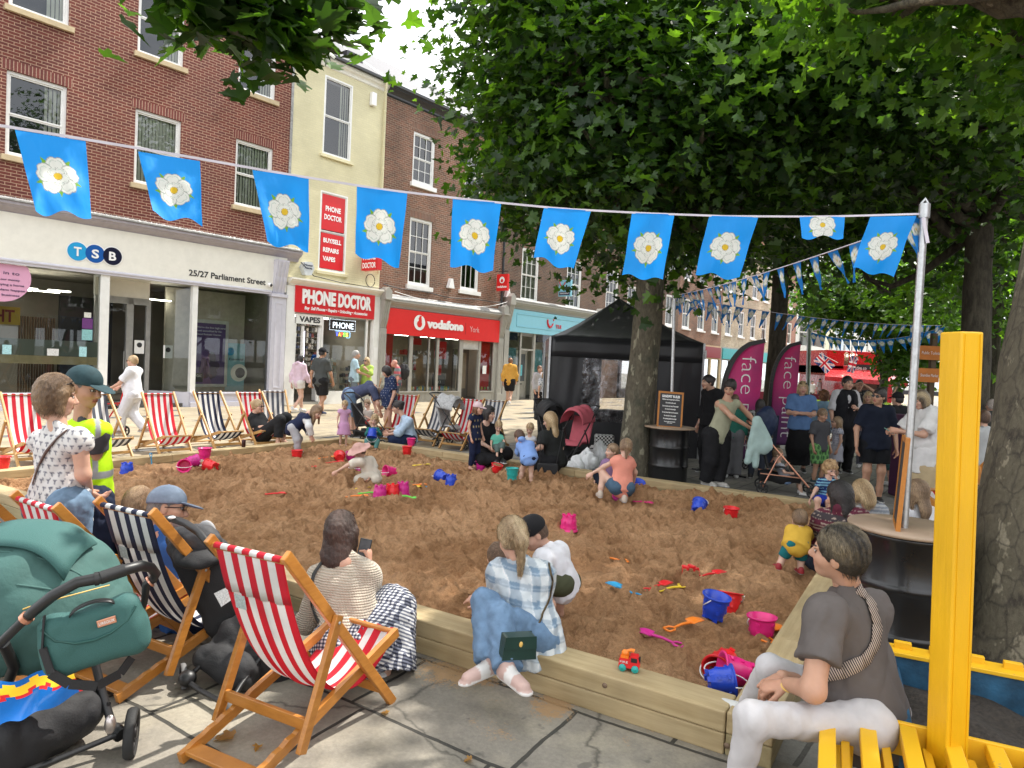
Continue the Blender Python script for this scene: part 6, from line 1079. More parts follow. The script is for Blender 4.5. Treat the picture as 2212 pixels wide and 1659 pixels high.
def stroller(px, py, h, label, hood, seat, tube, s=1., hoodup=True, grp='pushchairs', bag=False, D=None):
 B = G(px, py) if D is None else np.array(P(px, py, D))*np.array([1, 1, 0]); rt = thing('pushchair', label, 'pushchair', Matrix.Translation(Vector(tuple(B)))@Matrix.Rotation(h, 4, 'Z')@Matrix.Scale(s, 4), grp)
 m = MB()
 for y in (-.22, .22): m.tube([(-.52, y*.9, 1.02), (-.40, y, .95), (.38, y, .10)], .013, 8); m.tube([(-.30, y, .10), (-.12, y, .52), (-.05, y, .62)], .012, 8); m.tube([(-.34, y, .30), (.2, y, .28)], .010, 8)
 m.tube([(-.52, -.2, 1.02), (-.55, -.1, 1.03), (-.55, .1, 1.03), (-.52, .2, 1.02)], .016, 8); m.tube([(-.30, -.22, .1), (-.30, .22, .1)], .01, 8); m.tube([(.38, -.22, .1), (.38, .22, .1)], .01, 8); m.build('frame', tube, rt)
 m = MB(); m.grid(lambda u, v: ((-.36+.26*v) if v < .5 else (-.23+.40*(v-.5)*1.4), (u-.5)*.40, (.84-.90*v+.02*math.sin(u*3.1)*-1) if v < .5 else (.39+.03*math.sin((v-.5)*6)-.02*math.sin(u*3.14)+(-.0 if v < .9 else -.3*(v-.9)))), 10, 20); m.build('seat', seat, rt, solid=.03)
 m = MB(); m.grid(lambda u, v: (-.32+.55*v, (u-.5)*.36, .16+.14*(2*abs(u-.5))**3+.02*math.sin(v*9)), 12, 8); m.build('basket', m_fab, rt, solid=.006)
 if hoodup:
  m = MB(); m.grid(lambda u, v: (-.30+.34*math.sin(v*1.75)-.05*(1-v), -.23*math.cos(math.pi*u), .70+(.28*math.sin(math.pi*u))*(1-.12*abs(math.sin(v*9.4)))*math.cos(max(0, v-.55)*.9)+.06*(1-v)), 20, 18); m.build('hood', hood, rt, solid=.006)
 for x, y in ((-.30, -.25), (-.30, .25), (.38, -.23), (.38, .23)): wheel(rt, (x, y, .085), .085, (0, 1, 0), .03)
 if bag: m = MB(); m.box(-.62, -.50, -.15, .15, .62, .92); m.build('bag', m_fab, rt, bev=.03)
 return rt
m_pinkf = plainm('dusty_pink_fabric', (.46, .09, .12), .7, bump=.2, bs=60); m_greyf = plainm('silver_grey_fabric', (.40, .40, .40), .7, var=.3, vs=30)
stroller(1232, 1006, -.35+math.pi/2*0-1.9, 'dusty pink hooded pushchair parked in front of the black tent', m_pinkf, m_pinkf, m_black, 1.0)
stroller(1192, 985, -1.2, 'black pushchair loaded with a rucksack behind the blonde woman in black', m_fab, m_fab, m_black, 1.0, bag=True)
stroller(983, 965, -.5, 'grey and silver pushchair between two deckchairs right of centre', m_greyf, m_greyf, m_black, 1.0)
stroller(800, 962, -.3, 'black pushchair with a seated toddler under the bending man in navy', m_fab, m_fab, m_black, .95, hoodup=False)
ST = stroller(1690, 1066, -.28, 'black buggy with copper tubes pushed by the woman in the vest top', m_fab, m_fab, m_cop, .98, hoodup=False)
stroller(1560, 1010, .4, 'dark buggy in the tent doorway behind the rules sign', m_fab, m_fab, m_black, .9, hoodup=False)
# red rollator of the woman in white
rt = thing('rollator', 'red and black wheeled walker pushed by the woman in white', 'walker', Matrix.Translation(Vector(tuple(G(222, 942))))@Matrix.Rotation(2.9, 4, 'Z')); m = MB()
for y in (-.26, .26): m.tube([(-.25, y, .10), (-.12, y, .6), (-.2, y, .92), (-.34, y, .94)], .014, 8); m.tube([(.28, y, .10), (-.08, y, .6)], .014, 8)
m.tube([(-.1, -.26, .6), (-.1, .26, .6)], .012, 8); m.build('frame', TC['red'], rt); m = MB(); m.box(-.12, .14, -.2, .2, .50, .56); m.build('seat', m_black, rt, bev=.01); m = MB()
for y in (-.26, .26): m.tube([(-.22, y, .93), (-.36, y, .94)], .02, 8)
m.build('grip', m_black, rt)
for x, y in ((-.25, -.26), (-.25, .26), (.28, -.26), (.28, .26)): wheel(rt, (x, y, .095), .095, (0, 1, 0), .03)
# --- foreground green pram
gp = thing('pram', 'large teal green pram with a changing bag hanging from its handle at the lower left', 'pram', G(150, 1640)); go = Vector(tuple(G(150, 1640))); GT = T3(*-go)
def V3(px, py, D): return Vector(tuple(P(px, py, D)))
HP = [(-30, 1420, 2.55), (10, 1380, 2.55), (44, 1347, 2.56), (75, 1318, 2.56), (115, 1286, 2.57), (167, 1258, 2.6), (216, 1249, 2.64), (269, 1231, 2.7), (304, 1222, 2.76), (326, 1226, 2.81), (337, 1240, 2.84), (330, 1252, 2.84), (316, 1262, 2.83), (312, 1300, 2.85), (300, 1345, 2.9)]
m = MB(GT); m.tube([V3(*q) for q in HP], [.017]*3+[.021]*3+[.0225]+[.0225]*2+[.020, .019, .018, .016, .013, .012], 14); m.build('handlebar', m_black, gp)
for i in (2, 11): a, b_ = V3(*HP[i]), V3(*HP[i+1]); MB(GT).tube([a+(b_-a)*.3, a+(b_-a)*.55], .025, 12).build('copper_ring', m_cop, gp)
m = MB(GT); a, b_ = V3(*HP[5]), V3(*HP[6]); m.tube([a+(b_-a)*.75, a+(b_-a)*.95], .026, 12); a, b_ = V3(*HP[7]), V3(*HP[8]); m.tube([V3(*HP[6]), V3(*HP[7])], .0255, 12); m.build('handle_joint', m_black, gp)
s_ = SDF(); cc = P(72, 1298, 3.0); Aax = np.eye(3)
s_.ell(cc, (.345, .34, .335), Aax, .02); s_.ell(P(150, 1322, 3.02), (.22, .26, .18), Aax, .08); s_.ell(cc-np.array([0, 0, .42]), (.6, .6, .2), Aax, .03, neg=True)
V, F = s_.mesh(.010, .009, .22, 3); o = np_mesh('canopy', V-np.array(go), F, m_teal, gp); m = MB(GT)
def dome(a_, e_, k=1.012): return Vector((cc[0]+.345*k*math.cos(e_)*math.cos(a_), cc[1]+.34*k*math.cos(e_)*math.sin(a_), cc[2]+.335*k*math.sin(e_)))
for tl in (.18, .55, .95): m.tube([Vector((cc[0]+.347*math.cos(p), cc[1]-.341*math.sin(p)*math.cos(tl), cc[2]+.337*math.sin(p)*math.sin(tl))) for p in np.linspace(.05, 3.0, 30)], .006, 6)
m.build('canopy_seam', m_teal, gp); m = MB(GT); m.grid(lambda u, v: (cc[0]-.30+.56*u, cc[1]-.20+.22*v, cc[2]+.335*math.sqrt(max(.02, 1-((-.30+.56*u)/.36)**2-((-.20+.22*v)/.36)**2))+.025+.006*math.sin(u*9)), 18, 6); m.build('canopy_flap', m_tealp, gp, solid=.01)
m = MB(GT); m.tube([V3(10, 1333, 2.72), V3(60, 1312, 2.69), V3(120, 1295, 2.72), V3(180, 1279, 2.78), V3(236, 1264, 2.9)], .003, 6); m.build('piping', m_gold, gp)
# changing bag
bgx = unit(P(296, 1336, 2.74)-P(106, 1396, 2.60)); up_ = np.array([0, 0, 1.]); bgc = (P(102, 1390, 2.58)+P(298, 1330, 2.72))/2; bgy = unit(np.cross(up_, bgx)); bg_ = thing('changing_bag', 'teal zipped changing bag with a copper patch hung on the green pram', 'bag', mat4(bgc, bgx, bgy, unit(np.cross(bgx, bgy)))); s_ = SDF()
for x in (-.125, .125): s_.cone((x, 0, -.085), (x*.96, 0, .055), .050, .044, .06)
s_.cone((-.125, 0, -.085), (.125, 0, -.085), .052, .052, .03); s_.cone((-.12, .0, .05), (.12, 0, .05), .044, .044, .03); s_.cone((-.125, 0, -.02), (.125, 0, -.02), .052, .052, .04)
V, F = s_.mesh(.007, .003, .12, 4); np_mesh('body', V, F, m_tealp, bg_); m = MB()
m.tube([(-.155, -.045, .075), (-.12, -.055, .02), (-.06, -.058, -.012), (0, -.058, -.022), (.06, -.058, -.014), (.12, -.054, .012), (.158, -.044, .055)], .005, 6); m.build('zip', plainm('dark_teal_zip', (.015, .08, .07), .5), bg_)
m = MB(); m.grid(lambda u, v: (-.06+.15*u, -.03-.018+.03*v, .088+.028*math.sin(math.pi*u)**.6+.003*v), 14, 2); m.build('grab_handle', m_black, bg_, solid=.004); pa_ = MB().box(.02, .085, -.056, -.051, .018, .046).build('patch', m_cop, bg_, bev=.002); ptxt('LIRSOUX', .026, .079, .027, .010, m_letw, pa_, y=-.058)
m = MB(GT); st = [(96, 1330, 2.55), (92, 1400, 2.53), (110, 1455, 2.52), (150, 1478, 2.55), (210, 1482, 2.6), (260, 1455, 2.68), (285, 1420, 2.72)]
for a, b_ in zip(st, st[1:]): m.bar(V3(*a), V3(*b_), .006, .035, (0, 0, 1))
m.build('strap', m_fab, gp)
# chassis, basket, wheels
m = MB(GT); m.tube([V3(205, 1430, 2.95), V3(222, 1500, 2.92), V3(245, 1575, 2.88)], .017, 10); m.tube([V3(245, 1575, 2.88), V3(262, 1588, 2.86)], .03, 10); m.tube([V3(-40, 1700, 2.55), V3(100, 1650, 2.68), V3(250, 1588, 2.84)], .012, 10); m.tube([V3(8, 1390, 2.6), V3(30, 1440, 2.7), V3(0, 1520, 2.8), V3(-30, 1560, 2.9)], .02, 10); m.tube([V3(20, 1420, 2.7), V3(90, 1440, 2.8), V3(205, 1432, 2.95)], .016, 10); m.tube([V3(236, 1520, 2.9), V3(215, 1512, 2.95), V3(120, 1545, 2.9)], .008, 8); m.build('chassis', m_black, gp)
s_ = SDF(); s_.cone(P(-20, 1600, 2.62), P(175, 1535, 2.9), .10, .09, .03); s_.cone(P(-20, 1650, 2.62), P(150, 1570, 2.9), .09, .07, .05); V, F = s_.mesh(.012, .008, .12, 5); np_mesh('basket', V-np.array(go), F, m_fab, gp)
ax_ = unit(P(300, 1590, 3.0)-P(262, 1592, 2.84)); wc = Vector(tuple(P(284, 1583, 2.84)))-go; wheel(gp, wc, .100, tuple(unit(np.array([.93, .36, -.02]))), .042, 7, m_rubber, m_black); m = MB(GT); m.ell(V3(238, 1565, 2.72), (.022, .02, .04), 12, 8); m.build('brake_pedal', m_alu, gp)
# things in the pram basket: shoe and blue shopping bag
bl = thing('shopping_bag', 'shiny blue shopping bag with a red and yellow zigzag in the pram basket', 'bag', P(80, 1530, 2.6)); bo2 = P(80, 1530, 2.6); m = MB(T3(*-bo2)); c0, c1, c2_, c3_ = P(-20, 1475, 2.55), P(165, 1440, 2.78), P(-20, 1580, 2.50), P(172, 1500, 2.76); m.grid(lambda u, v: tuple((c0*(1-u)+c1*u)*(1-v)+(c2_*(1-u)+c3_*u)*v+np.array([0, -.02*math.sin(u*7+v*4), .008*math.sin(u*15)])), 24, 12, mf=lambda u, v: (1 if .06+.10*abs(math.sin(u*14)) < v < .30+.14*abs(math.sin(u*14+.6)) else 2 if v < .5 and .02 < v-.04-.10*abs(math.sin(u*14)) < .36 or u > .95 else 0)); m.build('bag', [mk('glossy_blue', (.01, .12, .42), .2, var=.3, vs=4), plainm('comic_yellow', (.8, .5, .03), .3), plainm('comic_red', (.55, .02, .03), .3)], bl)
sh = thing('shoe', 'small beige strapped shoe in the upper pram tray', 'shoe', P(66, 1385, 2.75)); s_ = SDF(); s_.ell((0, 0, 0), (.06, .03, .028)); s_.ell((.03, 0, -.01), (.035, .028, .02)); V, F = s_.mesh(.006); np_mesh('upper', V, F, plainm('beige_knit', (.38, .34, .27), .8), sh)
# --- black stroller between the deckchairs
bs = thing('pushchair', 'black folded-hood pushchair standing between the two near deckchairs', 'pushchair', G(470, 1530), 'pushchairs'); bo3 = Vector(tuple(G(470, 1530))); BT = T3(*-bo3); m = MB(BT)
m.tube([V3(*q) for q in [(378, 1165, 3.75), (360, 1150, 3.7), (350, 1135, 3.65), (352, 1123, 3.6), (370, 1120, 3.55), (400, 1130, 3.5), (430, 1150, 3.42), (452, 1178, 3.36), (470, 1196, 3.35)]], .019, 12); m.build('handlebar', m_black, bs); m = MB(BT); m.ell(V3(371, 1118, 3.52), (.02, .02, .008), 10, 5); m.build('button', TC['white'], bs)
m = MB(BT)
for q in ([(470, 1196, 3.35), (545, 1330, 3.5), (640, 1440, 3.85)], [(378, 1165, 3.75), (470, 1300, 3.95), (600, 1400, 4.2)], [(520, 1360, 3.6), (440, 1430, 3.45), (405, 1465, 3.42)], [(600, 1370, 3.6), (520, 1480, 3.35), (490, 1530, 3.2)], [(400, 1468, 3.40), (430, 1490, 3.33), (485, 1520, 3.2)]): m.tube([V3(*z) for z in q], .013, 8)
m.ell(V3(405, 1465, 3.40), (.045, .045, .04), 12, 8); m.build('chassis', m_black, bs); s_ = SDF(); s_.cone(P(398, 1158, 3.75), P(430, 1195, 3.6), .09, .13, .06, side=(1, .3, 0), flat=.4); s_.cone(P(430, 1200, 3.65), P(505, 1330, 3.7), .13, .15, .08, side=(1, .3, 0), flat=.28); V, F = s_.mesh(.011, .006, .1, 8); np_mesh('seat_back', V-np.array(bo3), F, m_fab, bs)
s_ = SDF(); s_.ell(P(425, 1168, 3.62), (.12, .08, .085), None); V, F = s_.mesh(.010, .005, .08, 9); np_mesh('hood', V-np.array(bo3), F, plainm('charcoal_hood', (.04, .04, .045), .7, bump=.3, bs=50), bs); s_ = SDF(); s_.ell(P(445, 1158, 3.8), (.06, .03, .09), None); V, F = s_.mesh(.010); np_mesh('hood_lining', V-np.array(bo3), F, plainm('grey_lining', (.30, .30, .31), .7), bs)
s_ = SDF(); s_.cone(P(520, 1385, 3.6), P(590, 1440, 3.6), .13, .12, .05, side=(1, .3, 0), flat=.6); s_.cone(P(450, 1420, 3.5), P(520, 1450, 3.45), .06, .09, .05); V, F = s_.mesh(.012, .008, .1, 5); np_mesh('basket', V-np.array(bo3), F, m_fab, bs); m = MB(BT); c0, c1, c2_, c3_ = P(462, 1282, 3.42), P(503, 1262, 3.42), P(478, 1311, 3.4), P(512, 1288, 3.42); m.add([tuple(q) for q in (c0, c1, c3_, c2_)], [(3, 2, 1, 0)]); m.build('instruction_label', plainm('paper_label', (.7, .7, .7), .7, var=.3, vs=150), bs)
m_tg = plainm('grey_tyre', (.16, .16, .16), .7)
for (px, py, D, r) in ((395, 1465, 3.47, .073), (490, 1528, 3.22, .070), (668, 1460, 3.72, .05), (588, 1415, 4.0, .05)): wheel(bs, Vector(tuple(P(px, py, D)))-bo3, r, (.85, .52, 0), .028, 5, m_tg)
# ---------------------------------------------------------------- bags and sacks
m_sack = mk('white_sack', (.74, .75, .76), .6, var=.1, vs=6, bump=.5, bs=18)
for i, (px, py, sz, lb) in enumerate([(1285, 990, .26, 'white sack slumped against the foot of the near tree, tallest one'), (1262, 1003, .22, 'white sack in the middle of the heap by the tree'), (1240, 1010, .16, 'low white sack at the left end of the heap by the tree'), (1300, 965, .18, 'small white sack on top at the right of the heap by the tree')]):
 p = G(px, py+12); s_ = SDF(); r_ = np.random.RandomState(i); s_.ell((0, 0, sz*.5), (sz, sz*.7, sz*.6), None, .05); s_.ell((sz*.3, -.1, sz*.8), (sz*.5, sz*.4, sz*.5), None, .08); s_.cone((0, 0, sz), (sz*.2, 0, sz*1.5), .05, .03, .05); V, F = s_.mesh(.014, .02, .12, i); o = np_mesh('sack', V, F, m_sack, M=Matrix.Translation(Vector(tuple(p)))); tag(o, lb, 'sack', 'white sacks by the tree')
t = NT('checked_bag_cloth'); ck = t.n('TexChecker', Color1=(.03, .03, .03), Color2=(.6, .6, .58), Scale=30., Vector=t.co()); t.bs(Base__Color=ck.outputs[0], Roughness=.7); p = G(1303, 990); o = MB().box(-.18, .18, -.08, .08, 0, .45).build('checked_bag', t.mat, M=Matrix.Translation(Vector(tuple(p))), bev=.03); tag(o, 'black and white checked bag behind the white sacks', 'bag')
# ---------------------------------------------------------------- red bus kiosk, street items far away
BD = 45.; bz0 = P(1866, 818, BD); bx0 = P(1822, 818, BD)[0]; bx1 = bx0+3.25; bus = thing('red_bus', 'red double-decker bus fitted out as a fudge kiosk with an awning', 'bus', ((bx0+bx1)/2, BD, 0)); XB = (bx0+bx1)/2; BT = T3(-XB, -BD, 0); zt = P(1822, 757, BD)[2]; m_busr = plainm('bus_red', (.55, .012, .02), .25, coat=.4)
m = MB(BT); w0, w1 = P(1834, 0, BD)[0], P(1901, 0, BD)[0]; wz0_, wz1_ = P(1866, 791, BD)[2], P(1866, 763, BD)[2]
m.box(bx0, w0, BD, BD+7, 1.9, zt); m.box(w1, bx1, BD, BD+7, 1.9, zt); m.box(w0, w1, BD, BD+7, 1.9, wz0_); m.box(w0, w1, BD, BD+7, wz1_, zt); m.box(bx0, bx0+.35, BD, BD+7, 0, 1.9); m.box(bx1-.35, bx1, BD, BD+7, 0, 1.9); bo_ = m.build('body', m_busr, bus, bev=.08); m = MB(BT); m.box(w0, w1, BD+.5, BD+.55, wz0_, wz1_); m.build('upper_saloon', plainm('cream_saloon', (.50, .44, .33), .7, var=.2, vs=2), bus); m = MB(BT); m.box(w0, w1, BD+.02, BD+.025, wz0_, wz1_); m.build('windscreen', m_glassd, bus)
m = MB(BT)
for x in np.linspace(w0, w1, 5)[1:-1]: m.box(x-.03, x+.03, BD-.01, BD+.05, wz0_, wz1_)
m.build('window_bar', m_busr, bus); m = MB(BT)
for i in range(9): m.ell((w0+.2+(w1-w0-.3)*i/8, BD+.3, wz1_-.16-.05*math.sin(i*1.3)), (.05, .05, .06), 8, 6)
m.build('light_bulb', m_lampw, bus); m = MB(BT); a0, a1 = P(1839, 801, BD), P(1890, 789, BD); m.box(a0[0], a1[0], BD-.04, BD, a0[2], a1[2]); pn = m.build('name_board', m_letk, bus)
for t_, f0, f1 in (('Fudge co', .04, .62), ('17', .72, .95)):
 o = plane_text(t_, .32, pn, T3(0, 0, 0), m_letw, 'lettering', .002, .004); v = [c.co.x for c in o.data.vertices]; W_ = a1[0]-a0[0]; f_ = W_*(f1-f0)/(max(v)-min(v)); o.matrix_local = T3(a0[0]+W_*f0-XB, -.05, a0[2]+.10)@Matrix.Rotation(math.pi/2, 4, 'X')@Matrix.Diagonal((f_, 1, 1, 1))
m = MB(BT); q0, q1 = P(1774, 812, BD-2), P(1952, 828, BD-2); m.add([(q0[0], BD-2.5, 1.75), (q1[0], BD-2.5, 1.6), (q1[0]-.5, BD, 2.3), (q0[0]+1.2, BD, 2.3)], [(0, 1, 2, 3)]); m.add([(q0[0], BD-2.5, 1.75), (q1[0], BD-2.5, 1.6), (q1[0], BD-2.5, 1.35), (q0[0], BD-2.5, 1.5)], [(3, 2, 1, 0)]); m.build('awning', m_busr, bus, solid=.02); m = MB(BT); m.box(bx0+.4, bx1-.4, BD+.4, BD+.5, .2, 1.9); m.build('kiosk_interior', plainm('warm_dark', (.12, .06, .04), .7, var=.6, vs=1), bus)
def uj(px, py, D, w_, h_, rot, label):
 n, mm = 40, 26; u, v = np.meshgrid(np.linspace(0, 1, n), np.linspace(0, 1, mm)); x, y = (u-.5)*2, (v-.5); C_ = np.zeros(u.shape+(3,)); C_[:] = (.02, .03, .14); d1, d2 = np.abs(x*.5-y), np.abs(x*.5+y); C_[(d1 < .09) | (d2 < .09)] = (.7, .7, .7); C_[(d1 < .035) | (d2 < .035)] = (.5, .01, .03); C_[(np.abs(x) < .17) | (np.abs(y) < .15)] = (.7, .7, .7); C_[(np.abs(x) < .10) | (np.abs(y) < .09)] = (.5, .01, .03)
 X_ = (u-.5)*w_; Z_ = -(v)*h_; Y_ = .06*np.sin(u*9)*v; ca, sa = math.cos(rot), math.sin(rot); V = np.stack([X_*ca-Z_*sa, Y_, X_*sa+Z_*ca], -1).reshape(-1, 3); I = np.arange(n*mm).reshape(mm, n); F = np.stack([I[:-1, :-1], I[1:, :-1], I[1:, 1:], I[:-1, 1:]], -1).reshape(-1, 4); o = np_mesh('union_flag', V, F, m_flag, M=Matrix.Translation(Vector(tuple(P(px, py, D)))), cols=C_.reshape(-1, 3)); tag(o, label, 'flag', 'union flags by the bus'); m = MB(); m.tube([(-w_*.5, 0, .3), (w_*.5, 0, -.2)], .015, 6); q = m.build('flagstick', m_letw, o)
uj(1790, 775, 40, 1.1, .7, -.75, 'union flag hanging slanted at the left of the red bus'); uj(1846, 770, 40, .45, .95, -.2, 'narrow union flag hanging in front of the bus window'); uj(1930, 778, 40, 1.3, .9, .1, 'wide union flag right of the red bus'); uj(1962, 772, 38, .8, .6, .5, 'dark drooping union flag nearest the steel pole')
rt = thing('signpost', 'wooden fingerpost with two orange arrow boards beside the yellow post', 'signpost', (P(2006, 900, 14)[0], 14, 0)); m = MB(); m.box(-.05, .05, -.05, .05, 0, 2.7); m.build('post', plainm('brown_post', (.10, .07, .04), .7), rt)
for z, t_ in ((2.3, 'Public Toilets'), (1.85, 'Shambles Market')): m = MB(); m.prism([(-.42, z), (-.30, z-.14), (.1, z-.14), (.1, z+.14), (-.30, z+.14)], -.09, -.06); o = m.build('arrow_board', m_org, rt, bev=.01); ptxt(t_, -.28, .08, z-.03, .06, m_letw, o, y=-.1)
s_ = None; rnd = np.random.RandomState(9)
pl = thing('planter', 'long low planter of pale green leafy plants behind the crowd', 'planter', (P(1840, 900, 22)[0], 22, 0)); m = MB(); m.box(-1.7, 1.7, -.3, .3, 0, .6); m.build('trough', m_shopdk, pl, bev=.02); c = rnd.uniform(-1, 1, (1500, 3))*np.array([1.7, .35, .22])+np.array([0, 0, .75]); leaves('plants', c, rnd.uniform(.05, .12, 1500), np.array([0, -.3, 1.])+rnd.normal(size=(1500, 3))*.6, rnd, pl, False, leaf_cols(1500, rnd, (.06, .12, .03), (.22, .30, .10), 1.))
# cafe fence and hedge far back
ff = thing('cafe_barrier', 'low dark red cafe barrier in front of the far shops', 'barrier', (P(1745, 900, 30)[0], 30, 0)); m = MB(); m.box(-2.6, 3.2, -.02, .02, .1, .95); m.build('panel', plainm('maroon_canvas', (.20, .02, .04), .7), ff); m = MB(); [m.box(x-.02, x+.02, -.03, .03, 0, 1.0) for x in (-2.6, -.7, 1.2, 3.2)]; m.build('post', m_black, ff)
ab = thing('chalkboard_sign', 'small blue chalkboard stand behind the buggy', 'sign', (P(1640, 1000, 12.5)[0], 12.5, 0)); m = MB(Matrix.Rotation(.15, 4, 'X')); m.box(-.25, .25, -.02, .02, .1, 1.0); o = m.build('board', plainm('slate_blue_board', (.03, .04, .08), .7, var=.3), ab); ptxt('FACE PAINT', -.2, .2, .8, .07, m_letw, o, y=-.16); ptxt('OPEN', -.14, .14, .62, .09, m_letw, o, y=-.13)
vb = thing('visitor_bin', 'dark purple bin with a white word beside the yellow post', 'bin', (P(1975, 900, 10.2)[0], 10.2, 0)); m = MB(); m.box(-.22, .22, -.2, .2, 0, 1.22); m.build('body', plainm('dark_purple', (.06, .015, .05), .5), vb, bev=.03); ptxt('Visit', -.15, .12, .98, .1, m_letw, vb, y=-.21)
# dry leaves on the flags
for i, (px, py) in enumerate([(505, 1592), (838, 1540), (655, 1440), (1020, 1640), (560, 1610)]):
 r_ = np.random.RandomState(i); o = leaves('fallen_leaf', G(px, py, .012)[None]*1., np.array([.10 if i == 0 else .04]), np.array([[0., .1, 1.]]), r_, None, True, np.array([[.30, .16, .05]])); tag(o, ('crisp brown leaf under the near deckchair', 'tiny curled leaf right of the near deckchair foot', 'small leaf below the black pushchair', 'small leaf at the bottom edge of the paving', 'leaf scrap near the bottom bar of the near deckchair')[i], 'leaf', 'fallen leaves')
# ---------------------------------------------------------------- people
m_skin = mkv('skin', .48, var=.05, vs=30, bump=.1, bs=160, sss=.06, bd=.002); m_hair = mkv('hair', .38, var=.5, vs=55, bump=.9, bs=90, sc=(5, 5, .7), bd=.006, spec=.5); m_curl = mkv('curly_hair', .5, var=.4, vs=40, bump=1., bs=55, bd=.012)
m_cloth = mkv('cotton_cloth', .85, var=.07, vs=12, bump=.3, bs=24, bd=.006, spec=.25); m_denim = mkv('denim', .8, var=.16, vs=20, bump=.3, bs=60, spec=.25, bd=.006); m_shoe = mkv('shoe_leather', .5, var=.05, bump=.1); m_shiny = mkv('glossy', .2, var=.02, bump=0)
SK = dict(a=(.56, .33, .24), b=(.50, .28, .19), c=(.60, .38, .29), d=(.44, .24, .155), e=(.36, .19, .12))
def npa(*a): return np.array(a, float)
def J_(D, **k):
 """pixel joints: name=(px, py[, dz]) -> world"""
 return {n: P(v[0], v[1], D+(v[2] if len(v) > 2 else 0.)) for n, v in k.items()}
TPL = dict(hd=(.022, 0, .932), nk=(-.005, 0, .845), sl=(0, .100, .815), sr=(0, -.100, .815), el=(-.01, .135, .635), er=(-.01, -.135, .635), wl=(.045, .14, .485), wr=(.045, -.14, .485), hl=(0, .052, .525), hr=(0, -.052, .525), kl=(.02, .058, .285), kr=(.02, -.058, .285), al=(-.01, .06, .045), ar=(-.01, -.06, .045))
WALK = dict(kl=(.10, .045, .29), al=(.13, .05, .05), kr=(.03, -.045, .285), ar=(-.15, -.045, .08), el=(-.05, .13, .64), wl=(-.04, .13, .49), er=(.05, -.13, .64), wr=(.13, -.12, .51))
def stand(px, py, h, head_, z=0., kid=0., rot=0., **ov):
 B = G(px, py, z); c, s = math.cos(head_), math.sin(head_); q = dict(TPL); q.update(ov); r = {}
 if kid:   # bigger head, shorter legs
  for n in ('hl', 'hr', 'kl', 'kr'):
   if n not in ov: q[n] = (q[n][0], q[n][1], q[n][2]*(1-.10*kid))
  for n in ('nk', 'sl', 'sr'):
   if n not in ov: q[n] = (q[n][0], q[n][1], q[n][2]-.035*kid)
  if 'hd' not in ov: q['hd'] = (q['hd'][0], 0, q['hd'][2]-.02*kid)
 for n, v in q.items(): v = np.array(v)*h; r[n] = B+npa(v[0]*c-v[1]*s, v[0]*s+v[1]*c, v[2])
 r['_f'] = npa(c, s, 0); return r
def hand_prims(S, w, d, n, left, k, curl=.35, spread=0.):
 d = unit(d); n = unit(n-d*(n@d)); t = np.cross(d, n)*(1 if left else -1); S.cone(w-d*.015*k, w+d*.03*k, .023*k, .030*k, .015*k, side=t, flat=.62); S.cone(w+d*.02*k, w+d*.078*k, .031*k, .039*k, .012*k, side=t, flat=.40)
 for i, (L_, o) in enumerate(((.070, .029), (.080, .0095), (.074, -.010), (.058, -.028))):
  c = curl*(1+.12*i); b = w+d*(.080-.004*abs(i-1.2))*k+t*o*k; e = unit(d*math.cos(c)+n*math.sin(c)+t*(.05-.04*i)*(1+spread)); m_ = b+e*L_*.55*k; e2 = unit(d*math.cos(c*2.3)+n*math.sin(c*2.3)+t*(.03-.02*i)); S.cone(b-d*.01*k, m_, .0098*k, .0088*k, .004*k); S.cone(m_, m_+e2*L_*.48*k, .0088*k, .0072*k, .003*k)
 b = w+d*.022*k+t*.024*k+n*.008*k; e = unit(d*.75+t*.62+n*.35); S.cone(b, b+e*.045*k, .0135*k, .0108*k, .010*k); S.cone(b+e*.045*k, b+e*.045*k+unit(d*.9+t*.25+n*.35)*.030*k, .0108*k, .0085*k, .004*k)
def head_prims(S, c, F, R, Up, k, male=False):
 A = np.stack([F, R, Up]); q = lambda f, r, u: c+(F*f+R*r+Up*u)*k
 S.ell(q(-.012, 0, .028), npa(.094, .073, .088)*k, A, .02*k); S.ell(q(.028, 0, -.04), npa(.062, .058, .072)*k, A, .035*k); S.ell(q(.058, 0, -.088), npa(.026, .028, .022)*k, A, .03*k)
 S.cone(q(-.025, 0, -.03), q(-.03, 0, -.105), .048*k, .042*k, .03*k)
 for s in (-1, 1):
  S.ell(q(.048, .036*s, -.025), npa(.034, .028, .026)*k, A, .025*k); S.ell(q(.094, .030*s, .006), npa(.016, .018, .012)*k, A, .012*k, neg=True); S.ell(q(.074, .030*s, .004), npa(.015, .0145, .011)*k, A, .004*k); S.ell(q(.072, .028*s, .026), npa(.018, .026, .009)*k, A, .012*k)
  S.ell(q(-.008, .074*s, -.006), npa(.020, .009, .031)*k, A, .006*k); S.ell(q(.093, .011*s, -.034), npa(.010, .009, .007)*k, A, .008*k)
 S.cone(q(.083, 0, .010), q(.107, 0, -.028), .010*k, .0135*k, .012*k); S.ell(q(.084, 0, -.058), npa(.012, .024, .006)*k, A, .006*k); S.ell(q(.082, 0, -.068), npa(.012, .020, .006)*k, A, .006*k)
